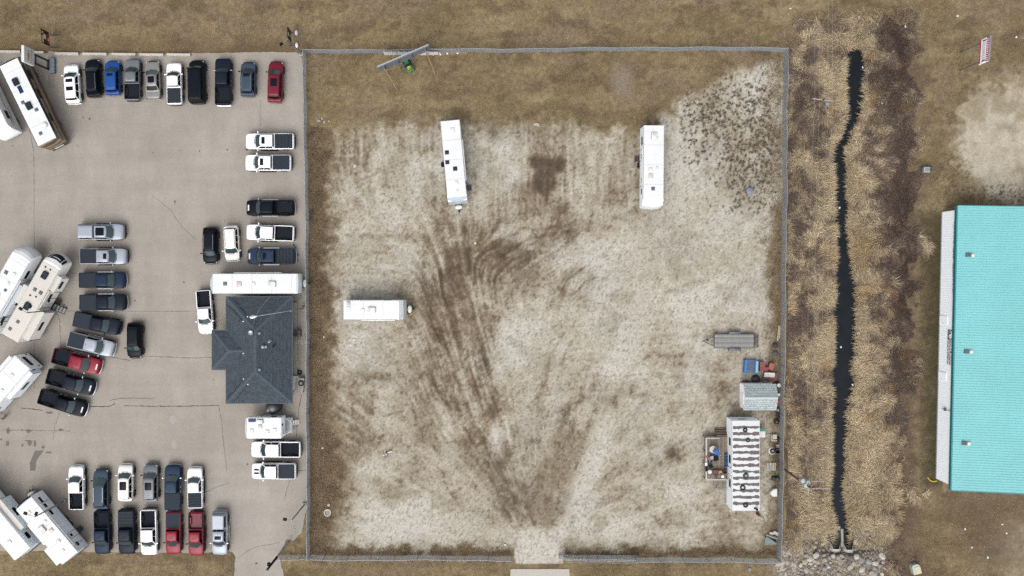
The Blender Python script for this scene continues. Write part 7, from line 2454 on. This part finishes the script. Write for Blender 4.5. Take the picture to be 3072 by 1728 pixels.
for k in range(3):
    obj("timber", MB().box((.0, .42 + .16 * k, .3 + .05 * k), (1.4, .09, .1), rz=-.1), RAILW if k == 1 else WOODS[2], t_)
obj("box", MB().box((-.1, 1.0, .2), (.5, .3, .3), rz=.1).box((.5, 1.1, .2), (.8, .4, .25), rz=-.2), RAILW, t_)
obj("support", MB().box((0, 0, .2), (1.2, .7, .4), b=.02), BLKP, t_)
# things lying about the yard
put("tarp_heap", 2251, 572, .2, MB().lathe([(.02, 0), (.52, .02), (.44, .16), (.2, .28), (.04, .3)], n=9), mat("blue_grey_tarp", (128, 134, 150), rough=.7, var=.3, vscale=6), "crumpled blue-grey tarpaulin in the yard's east side", 'tarpaulin')
t_ = thing("survey_marker", "white crossed pipe marker lying on the dirt in the lower left of the yard", 'pipe', W(1159, 1361))
obj("pipe", MB().tube((.2, .2, .3), (.72, .34, .3), .08), WHPL, t_)
obj("pipe", MB().tube((-.5, -.2, .25), (-.2, -.08, .25), .06), WHPL, t_)
obj("pipe", MB().tube((-.15, .1, .28), (-.12, .5, .28), .04), WHPL, t_)
obj("cap", MB().box((0, 0, .2), (.34, .3, .36), b=.05), GALV, t_)
q = W(983, 1537)
t_ = thing("manhole_ring", "pale concrete manhole ring in the yard's lower left", 'manhole ring', (q.x, q.y, gz(q.x, q.y)))
obj("ring", MB().loft([[(r_ * math.cos(2 * math.pi * k / 24), r_ * math.sin(2 * math.pi * k / 24), z) for k in range(24)] for r_, z in ((.46, 0), (.46, .25), (.33, .25), (.33, 0.02))], cap0=False, cap1=False), mat("pale_ring_concrete", (204, 196, 180), rough=.9, var=.08), t_)
obj("cover", MB().lathe([(.33, .1), (.30, .14), (.02, .15)], n=16).box((.05, 0, .17), (.35, .05, .04), rz=.6), CONC, t_)
put("loose_stone", 986, 1515, .1, MB().lathe([(.02, 0), (.2, .05), (.18, .18), (.02, .24)], n=7), mat("pale_stone", (200, 190, 172), rough=.95, var=.1), "pale loose stone just above the manhole ring", 'stone')
put("wood_scrap", 1610, 374, .1, MB().box((0, 0, .06), (.75, .16, .07), rz=-.1).box((-.05, .14, .08), (.6, .12, .06), rz=.1).box((.1, -.12, .1), (.5, .1, .05), rz=-.3), RAILW, "pale broken boards at the edge of the yard lawn", 'boards')
put("ball_marker", 1515, 1634, .1, MB().lathe([(.01, 0), (.1, .03), (.13, .12), (.1, .21), (.01, .25)], n=12), WHPL, "white ball marker inside the gateway's left fence end", 'marker')


# ------------------------------------------------------------------ stones
def rock_mesh(seed, n=9):
    rnd = random.Random(seed)
    bm = bmesh.new()
    bmesh.ops.create_icosphere(bm, subdivisions=2, radius=1.0)
    ax_ = [Vector((rnd.uniform(-1, 1), rnd.uniform(-1, 1), rnd.uniform(-1, 1))).normalized() for _ in range(n)]
    lim = [rnd.uniform(.55, .85) for _ in range(n)]
    for v in bm.verts:
        for a_, l_ in zip(ax_, lim):
            dd = v.co.dot(a_)
            if dd > l_:
                v.co -= a_ * (dd - l_)
        v.co *= 1 + rnd.uniform(-.04, .04)
    me = bpy.data.meshes.new("stone")
    bm.to_mesh(me)
    bm.free()
    me.polygons.foreach_set("use_smooth", [True] * len(me.polygons))
    me.set_sharp_from_angle(angle=R(28))
    return me


ROCKS = [rock_mesh(s) for s in range(9)]
SM = [mat("field_stone_%s" % n_, c_, rough=.95, var=.12, vscale=3) for n_, c_ in (("grey", (154, 152, 150)), ("pink", (166, 156, 152)), ("tan", (178, 170, 158)), ("slate", (136, 138, 142)), ("mauve", (154, 146, 146)), ("pale", (198, 192, 182)), ("dark", (120, 116, 112)))]
rip = MB()
rpoly = [(2395, 1690), (2420, 1640), (2470, 1600), (2490, 1650), (2560, 1655), (2600, 1600), (2640, 1610), (2655, 1690), (2640, 1760), (2400, 1760)]


def inside(x, y, P):
    c_ = False
    for (xa, ya), (xb, yb_) in zip(P, P[1:] + P[:1]):
        if (ya > y) != (yb_ > y) and x < (xb - xa) * (y - ya) / (yb_ - ya) + xa:
            c_ = not c_
    return c_


for gx_ in range(2390, 2662, 5):
    for gy_ in range(1595, 1765, 5):
        o_ = 9 * (float(fbm(np.array([gx_ / 12]), np.array([gy_ / 12]), 6)[0]) - .5)
        if inside(gx_ + 2.5 + o_ * 2, gy_ + 2.5 + o_ * 2, rpoly):
            cs = [W(gx_ + a_, gy_ + b_) for a_, b_ in ((0, 0), (5, 0), (5, 5), (0, 5))]
            rip.face([(p.x, p.y, gz(p.x, p.y) + .02) for p in cs])
ripo = obj("riprap_bed", rip, mat("crushed_stone", (128, 118, 108), rough=1, var=.3, vscale=9, bump=.5), angle=0)
tag(ripo, "bed of crushed stone around the culvert mouths", kind="structure")
rnd = random.Random(5)
placed = []
# the larger stones seen one by one (px, py, radius px)
big = [(2470, 1602, 8), (2482, 1598, 5), (2425, 1614, 7), (2420, 1640, 8), (2428, 1652, 9), (2417, 1666, 8), (2431, 1674, 10), (2447, 1666, 9), (2415, 1685, 8), (2432, 1690, 7), (2442, 1684, 6), (2418, 1710, 9), (2435, 1716, 7), (2463, 1623, 8), (2474, 1636, 8), (2487, 1612, 6), (2488, 1630, 6),
       (2498, 1668, 6), (2512, 1672, 7), (2524, 1668, 8), (2521, 1686, 10), (2537, 1671, 7), (2552, 1673, 9), (2569, 1670, 8), (2546, 1685, 8), (2560, 1690, 8), (2581, 1678, 9), (2552, 1701, 9), (2556, 1711, 10), (2585, 1708, 11), (2588, 1716, 9), (2604, 1684, 10), (2604, 1696, 8), (2618, 1676, 7), (2625, 1690, 8), (2646, 1668, 10),
       (2622, 1704, 7), (2638, 1697, 7), (2620, 1720, 10), (2612, 1718, 7), (2484, 1700, 8), (2472, 1706, 9), (2475, 1680, 8), (2480, 1692, 7), (2578, 1617, 7), (2576, 1632, 9), (2585, 1602, 8), (2572, 1592, 6), (2602, 1590, 6), (2608, 1606, 7), (2572, 1654, 6), (2590, 1650, 6), (2540, 1655, 5), (2448, 1645, 6), (2460, 1655, 6), (2405, 1658, 6)]
for x, y, r_ in big:
    placed.append((x, y, r_ * .95))
tries = 0
while len(placed) < 190 and tries < 6000:
    tries += 1
    x, y = rnd.uniform(2395, 2655), rnd.uniform(1590, 1735)
    if y < 1655 and 2490 < x < 2562:
        continue
    if y < 1640 and (x < 2405 or x > 2630):
        continue
    r_ = rnd.uniform(2.6, 6.5)
    if all(math.hypot(x - a_, y - b_) > (r_ + c_) * .92 for a_, b_, c_ in placed):
        placed.append((x, y, r_))
for x, y, r_ in placed:
    q = W(x, y)
    o_ = obj("stone", rnd.choice(ROCKS), rnd.choice(SM), ripo)
    s_ = r_ / PPM * 1.28
    o_.location = (q.x, q.y, gz(q.x, q.y) + s_ * .22)
    o_.scale = (s_ * rnd.uniform(.9, 1.25), s_ * rnd.uniform(.85, 1.1), s_ * rnd.uniform(.55, .8))
    o_.rotation_euler = (rnd.uniform(-.3, .3), rnd.uniform(-.3, .3), rnd.uniform(0, 6.28))
for k, (x, y, r_, lab) in enumerate(((957, 362, 6, "largest pale stone in the pile inside the north-west corner"), (966, 356, 3.5, "small pale stone at the top of the north-west pile"), (950, 355, 4, "left stone of the north-west pile"), (973, 366, 4, "right grey stone of the north-west pile"), (987, 364, 3, "outlying pale stone right of the north-west pile"),
                                     (1067, 550, 5, "pale stone on dark soil left of the upper yard trailer"), (1151, 584, 6, "flat pale stone near the upper yard trailer's hitch"), (1065, 498, 6, "tan stone in weeds left of the upper yard trailer"), (2249, 1707, 7, "pale boulder on the grass below the fence's south-east corner"))):
    if not lab:
        continue
    q = W(x, y)
    o_ = obj("loose_stone", ROCKS[k % 9], SM[(2, 5, 0)[k % 3]])
    o_.location = (q.x, q.y, gz(q.x, q.y) + .04)
    s_ = r_ / PPM
    o_.scale = (s_ * 1.1, s_, s_ * .6)
    o_.rotation_euler = (0, 0, k * 1.3)
    tag(o_, lab, 'stone')

# ------------------------------------------------------------------ twin culverts with flared concrete ends
CUL = mat("culvert_concrete", (160, 160, 150), rough=.85, var=.1, vscale=3)
DARKIN = mat("culvert_inside", (84, 92, 86), rough=.85, var=.15, vscale=3)
for k, (px, py, lab) in enumerate(((2507, 1646, "left concrete culvert mouth at the south end of the ditch"), (2546, 1648, "right concrete culvert mouth at the south end of the ditch"))):
    q = W(px, py, -.3)
    t_ = thing("culvert", lab, 'culvert', (q.x, q.y, -1.25))
    rad = .58
    rings_o, rings_i = [], []
    for y, fl, cut in ((-.35, 1.0, 180), (0, 1.0, 180), (.05, 1.0, 60), (.9, 1.05, 20), (1.9, 1.12, 0)):
        ro, ri_ = [], []
        for j in range(17):
            a_ = -math.pi / 2 - R(min(180, 90 + cut)) + 2 * R(min(180, 90 + cut)) * j / 16
            ro.append((rad * fl * 1.18 * math.cos(a_), y, rad + rad * 1.18 * math.sin(a_)))
            ri_.append((rad * fl * math.cos(a_), y, rad + rad * math.sin(a_)))
        rings_o.append(ro)
        rings_i.append(ri_)
    obj("outer_shell", MB().loft(rings_o, closed=False, cap0=False, cap1=False), CUL, t_)
    obj("inner_shell", MB().loft(rings_i, closed=False, cap0=False, cap1=False), DARKIN, t_)
    rm = MB()
    for y in (0.02,):
        for j in range(16):
            a_, b_ = -math.pi / 2 + 2 * math.pi * j / 16, -math.pi / 2 + 2 * math.pi * (j + 1) / 16
            p = [(r_ * math.cos(t2), y + d_, rad + r_ * math.sin(t2)) for t2 in (a_, b_) for r_ in (rad * .98, rad * 1.22) for d_ in (0, .0)]
            rm.face([(rad * .98 * math.cos(a_), y, rad + rad * .98 * math.sin(a_)), (rad * 1.24 * math.cos(a_), y, rad + rad * 1.24 * math.sin(a_)), (rad * 1.24 * math.cos(b_), y, rad + rad * 1.24 * math.sin(b_)), (rad * .98 * math.cos(b_), y, rad + rad * .98 * math.sin(b_))])
            rm.face([(rad * 1.24 * math.cos(a_), y, rad + rad * 1.24 * math.sin(a_)), (rad * 1.24 * math.cos(a_), y - .2, rad + rad * 1.24 * math.sin(a_)), (rad * 1.24 * math.cos(b_), y - .2, rad + rad * 1.24 * math.sin(b_)), (rad * 1.24 * math.cos(b_), y, rad + rad * 1.24 * math.sin(b_))])
    obj("rim", rm, mat("pale_rim_concrete", (198, 196, 186), rough=.85, var=.08), t_, angle=0)
q = W(2526, 1625, -.6)
tag(obj("culvert_divider", MB().loft([[(x, y, z) for x, y in ((-.18, -.7), (.3, -.7), (.14, .3), (.12, 1.6), (-.16, 1.6), (-.12, .3))] for z in (-.7, .25)]), CUL, None, (q.x, q.y, -.75)), "tapering concrete wall between the two culvert mouths", 'wall')
q = W(2517, 1586, -.8)
tag(obj("broken_slab", MB().loft([[(x, y, z) for x, y in ((-.3, -.15), (.2, -.22), (.33, .1), (.1, .25), (-.28, .2))] for z in (0, .15)]), CUL, None, (q.x, q.y, -1.05)), "broken concrete slab lying in the ditch above the culverts", 'slab')

# ------------------------------------------------------------------ litter on the banks
pl = [(2371, 25, "white scrap on the top lawn right of the fence corner"), (2579, 50, "white paper at the head of the ditch"), (2717, 80, "large white bag in the dark weeds at the top"), (2873, 48, "white scrap on the top right lawn"), (3049, 111, "white scrap right of the roadside sign"),
      (2683, 152, "pale scrap on the bank below the large white bag"), (2653, 307, "white scrap low on the east bank"), (2752, 421, "white scrap above the junction box"), (2630, 1519, "white scrap on the straw of the east bank"), (2895, 1587, "pale scrap, leftmost in the lower right grass"),
      (3007, 1573, "pale scrap beside the lower right gravel"), (2916, 1643, "pale scrap at the bottom of the brown grass"), (2964, 1672, "white pair of scraps in the lower right corner"), (3020, 1600, "small scrap nearest the right edge"), (968, 1344, "white scrap against the yard's west weeds"), (972, 1010, "white speck in the west weeds"), (1426, 730, "white peg in the middle of the yard"),
      (1052, 1035, "pale stick on the dirt below the short trailer"), (1062, 1020, "short pale stick below the short trailer"), (2588, 202, "white bag floating at the head of the ditch"), (2558, 1154, "white square floating in the lower ditch"), (2518, 623, "white pair floating in the middle ditch"), (2523, 1041, "white strip floating in the ditch")]
for k, (x, y, lab) in enumerate(pl):
    wz = WATER_Z + .01 if 2495 < x < 2592 and 160 < y < 1570 else None
    q = W(x, y, wz or 0)
    s_ = .22 if k == 2 else .13
    o_ = obj("litter", ROCKS[k % 9], STICK)
    o_.location = (q.x, q.y, (wz if wz else gz(q.x, q.y)) + .03)
    o_.scale = (s_ * 1.3, s_, s_ * .5)
    o_.rotation_euler = (0, 0, k * .9)
    tag(o_, lab, 'litter')
# ------------------------------------------------------------------ dry reeds and rough grass (uncountable)
def blades(name, px, py, ang, length, height, width, rgb, label):
    k = 1.0 / PPM
    x = (px - NX) * k
    y = (NY - py) * k
    z = ground_z(x, y)
    n = len(x)
    dx, dy = np.cos(ang), np.sin(ang)
    nx_, ny_ = -dy, dx
    V_ = np.empty((n, 5, 3), np.float32)
    for i, (t_, hz, wf) in enumerate(((0, 0, 1), (0, 0, -1), (.45, .72, .8), (.45, .72, -.8), (1, 1, 0))):
        V_[:, i, 0] = x + dx * length * t_ + nx_ * width * wf / 2
        V_[:, i, 1] = y + dy * length * t_ + ny_ * width * wf / 2
        V_[:, i, 2] = z + height * hz - .02
    me = bpy.data.meshes.new(name)
    me.vertices.add(n * 5)
    me.vertices.foreach_set("co", V_.ravel())
    b = np.arange(n, dtype=np.int32) * 5
    f = np.empty((n, 7), np.int32)
    f[:, 0], f[:, 1], f[:, 2], f[:, 3] = b, b + 1, b + 3, b + 2
    f[:, 4], f[:, 5], f[:, 6] = b + 2, b + 3, b + 4
    me.loops.add(n * 7)
    me.loops.foreach_set("vertex_index", f.ravel())
    me.polygons.add(n * 2)
    ls = np.empty((n, 2), np.int32)
    ls[:, 0] = np.arange(n) * 7
    ls[:, 1] = np.arange(n) * 7 + 4
    lt_ = np.empty((n, 2), np.int32)
    lt_[:, 0], lt_[:, 1] = 4, 3
    me.polygons.foreach_set("loop_start", ls.ravel())
    me.polygons.foreach_set("loop_total", lt_.ravel())
    me.update(calc_edges=True)
    set_col(me, np.repeat(srgb2lin(rgb) * ALB, 5, axis=0))
    o = obj(name, me, REEDM)
    tag(o, label, 'grass', kind='stuff')
    return o


REEDM = attr_mat("dry_blades", grain=0.0, rough=.85, spec=.25)


def pick(n, fn):
    """rejection sampling of n points in photo pixels with density fn(px,py) in 0..1 over a box"""
    (xa, xb, ya, yb_), dens = fn
    X, Y = [], []
    got = 0
    while got < n:
        x = rng.uniform(xa, xb, n)
        y = rng.uniform(ya, yb_, n)
        k = rng.random(n) < dens(x, y)
        X.append(x[k])
        Y.append(y[k])
        got += int(k.sum())
    return np.concatenate(X)[:n], np.concatenate(Y)[:n]


def edges(px, py):
    l = np.interp(py, _dy, _dl)
    r = np.interp(py, _dy, _dr)
    return l, r


def d_bank(px, py):
    x, y = (px - NX) / PPM, (NY - py) / PPM
    dd = ditch(x, y)
    lim = 2745 + 200 * (fbm(px / 45, py / 45, 101) - .5) - 30 * (py > 1180)
    wd_ = np.interp(py, _dy, _dr - _dl)
    on = (dd > .2 + .24 * (1 - sst(32, 48, wd_))) * (px > 2362 + np.where(py < 160, 160 * (fbm(px / 30, py / 30, 105) - .35), 0)) * (px < lim)
    on = on * sst(20, 110, py + 60 * (fbm(px / 50, py / 50, 103) - .5))
    rock = ((py > 1655) & (px > 2395) & (px < 2660)) | ((py > 1640) & (px < 2420)) | ((py > 1600) & (px > 2405) & (px < 2640) & (fbm(px / 30, py / 30, 107) > .47))
    return on * np.where(rock, .06, 1) * (.55 + .6 * fbm(px / 20, py / 20, 109)) * (py < 1745)


px, py = pick(215000, ((2358, 2790, -30, 1745), d_bank))
l, r = edges(px, py)
side = np.where(px > (l + r) / 2, 1, -1)
dist = np.where(side > 0, px - r, l - px)
n1, n2 = fbm(px / 45, py / 45, 111), fbm(px / 14, py / 14, 113)
tan = .40 + 2.9 * (n1 - .5) + 1.6 * (n2 - .5) + .5 * np.exp(-np.maximum(dist, 0) / 45)
tan = tan - 1.0 * blob(px, py, 2712, 800, 58, 380) - .6 * blob(px, py, 2690, 380, 95, 220) - .9 * blob(px, py, 2700, 120, 60, 150) - .5 * blob(px, py, 2690, 1240, 45, 80) - .25 * blob(px, py, 2400, 700, 60, 500)
tan = tan + .55 * blob(px, py, 2640, 1420, 90, 220) + .35 * blob(px, py, 2430, 1520, 60, 90) + .3 * blob(px, py, 2620, 600, 50, 120) - .5 * blob(px, py, 2385, 330, 30, 160) - .3 * blob(px, py, 2400, 1180, 34, 90)
tan = tan + .55 * (side > 0) * (py > 330) * np.exp(-(np.maximum(dist, 0) / 70) ** 2) + .25 * (side < 0) * np.exp(-(np.maximum(dist, 0) / 40) ** 2)
tan = np.clip(tan + .18 * rng.standard_normal(len(px)), 0, 1)
c_lo = mixc(C(84, 70, 62), C(134, 117, 104), rng.random(len(px)))
redd = (blob(px, py, 2712, 760, 46, 320) + blob(px, py, 2700, 130, 50, 130))[:, None] * (fbm(px / 30, py / 30, 115) > .42)[:, None]
c_lo = c_lo * (1 - .28 * redd * np.array([.85, 1.0, 1.0]))
c_hi = mixc(C(184, 161, 126), C(230, 211, 178), rng.random(len(px)) ** 1.2)
rgb = mixc(c_lo, c_hi, tan)
rust = sst(.62, .75, fbm(px / 40, py / 40, 117)) + .9 * blob(px, py, 2590, 730, 26, 46) + .5 * blob(px, py, 2700, 1540, 20, 130)
rgb = mixc(rgb, C(176, 134, 82), .45 * np.clip(rust, 0, 1) * (rng.random(len(px)) < .7))
rgb = rgb * (1 + .13 * rng.standard_normal(len(px))[:, None].clip(-1.6, 1.6))
flow = 2 * math.pi * 1.6 * fbm(px / 60, py / 60, 119, 3)
over = np.exp(-np.maximum(dist, 0) / 16)
to_w = np.where(side > 0, math.pi, 0.0) + .5 * rng.standard_normal(len(px))
ang = np.where(rng.random(len(px)) < over * .9, to_w, flow + .48 * rng.standard_normal(len(px)))
ln = rng.uniform(.3, 1.0, len(px)) * (.55 + .6 * tan) * (1 - .1 * over)
hg = rng.uniform(.12, .42, len(px)) * (.55 + .65 * tan)
blades("dry_reeds", px, py, ang, ln, hg, rng.uniform(.03, .07, len(px)), np.clip(rgb, 12, 240), "tall dry tan and purplish reeds on the banks of the ditch")


def d_weed(px, py):
    nB = fbm(px / 34, py / 34, 5)
    nC = fbm(px / 11, py / 11, 9, 3)
    left = 1 - sst(955, 1015, px + 70 * (nB - .5) + 40 * (nC - .5) - 40 * sst(1250, 1400, py) * (1 - sst(1480, 1520, py)))
    a_ = left * (px > 932) * (py > 380) * (py < 1660)
    right = sst(2275, 2345, px + 60 * (nB - .5) + 40 * (nC - .5)) * (px < 2342) * (py > 165) * (py < 1665) * .7
    bot = sst(1634, 1660, py + 50 * (nB - .5)) * (py < 1664) * (px > 932) * (px < 2330) * ~((px > 1530) & (px < 1695))
    outer = (py > 1676) * (py < 1700) * (px > 900) * (px < 2330) * .25 * ~((px > 1525) & (px < 1715))
    return np.clip(np.maximum.reduce([a_, right, bot, outer]), 0, 1) * (.4 + nC)


px, py = pick(36000, ((930, 2345, 160, 1700), d_weed))
_t = np.array(TUFTS)
_i = rng.integers(0, len(_t), 7000)
px = np.concatenate([px, _t[_i, 0] + _t[_i, 2] * .5 * rng.standard_normal(7000)])
py = np.concatenate([py, _t[_i, 1] + _t[_i, 2] * .5 * rng.standard_normal(7000)])
n1 = fbm(px / 30, py / 30, 131)
rgb = mixc(C(98, 83, 66), C(178, 156, 124), np.clip(n1 + .25 * rng.standard_normal(len(px)), 0, 1))
rgb[-7000:] *= .72
blades("rough_grass", px, py, rng.uniform(0, 2 * math.pi, len(px)), rng.uniform(.08, .34, len(px)), rng.uniform(.06, .28, len(px)), rng.uniform(.02, .045, len(px)), np.clip(rgb, 12, 220), "brown weeds along the inside of the yard fences")


def d_lawn(px, py):
    top = (py < 150) * (px < 2420)
    ins = (px > 925) * (px < 2345) * (py > 165) * (py < np.interp(px, [925, 1330, 1900, 2060, 2200, 2350], [395, 375, 375, 290, 215, 175]))
    right = (px > 2690) * (py < 620) * (blob(px, py, 3030, 420, 190, 190) < .35)
    right2 = (px > 2700) * (px < 2815) * (py >= 620)
    low = (py > 1480) * (px > 2680) * (blob(px, py, 3110, 1660, 140, 130) < .4)
    bl = (py > 1665) * (px < 700) + (py > 1690) * (px > 870) * (px < 2330) * ~((px > 1520) & (px < 1720))
    return np.clip(top + ins + right + right2 + low + bl, 0, 1) * (.35 + fbm(px / 22, py / 22, 141))


px, py = pick(170000, ((-10, 3082, -10, 1738), d_lawn))
n1 = .6 * fbm(px / 40, py / 40, 5) + .4 * fbm(px / 160, py / 60, 31)
rgb = mixc(C(112, 96, 72), C(190, 169, 134), np.clip(n1 + .2 * rng.standard_normal(len(px)), 0, 1))
dark = ((px > 2760) & (py > 620) & (py < 1460))
rgb = np.where(dark[:, None], rgb * .62, rgb)
blades("lawn_stubble", px, py, rng.uniform(0, 2 * math.pi, len(px)), rng.uniform(.06, .2, len(px)), rng.uniform(.03, .10, len(px)), rng.uniform(.02, .05, len(px)), np.clip(rgb, 12, 220), "short dead grass stubble on the lawns around the yard")
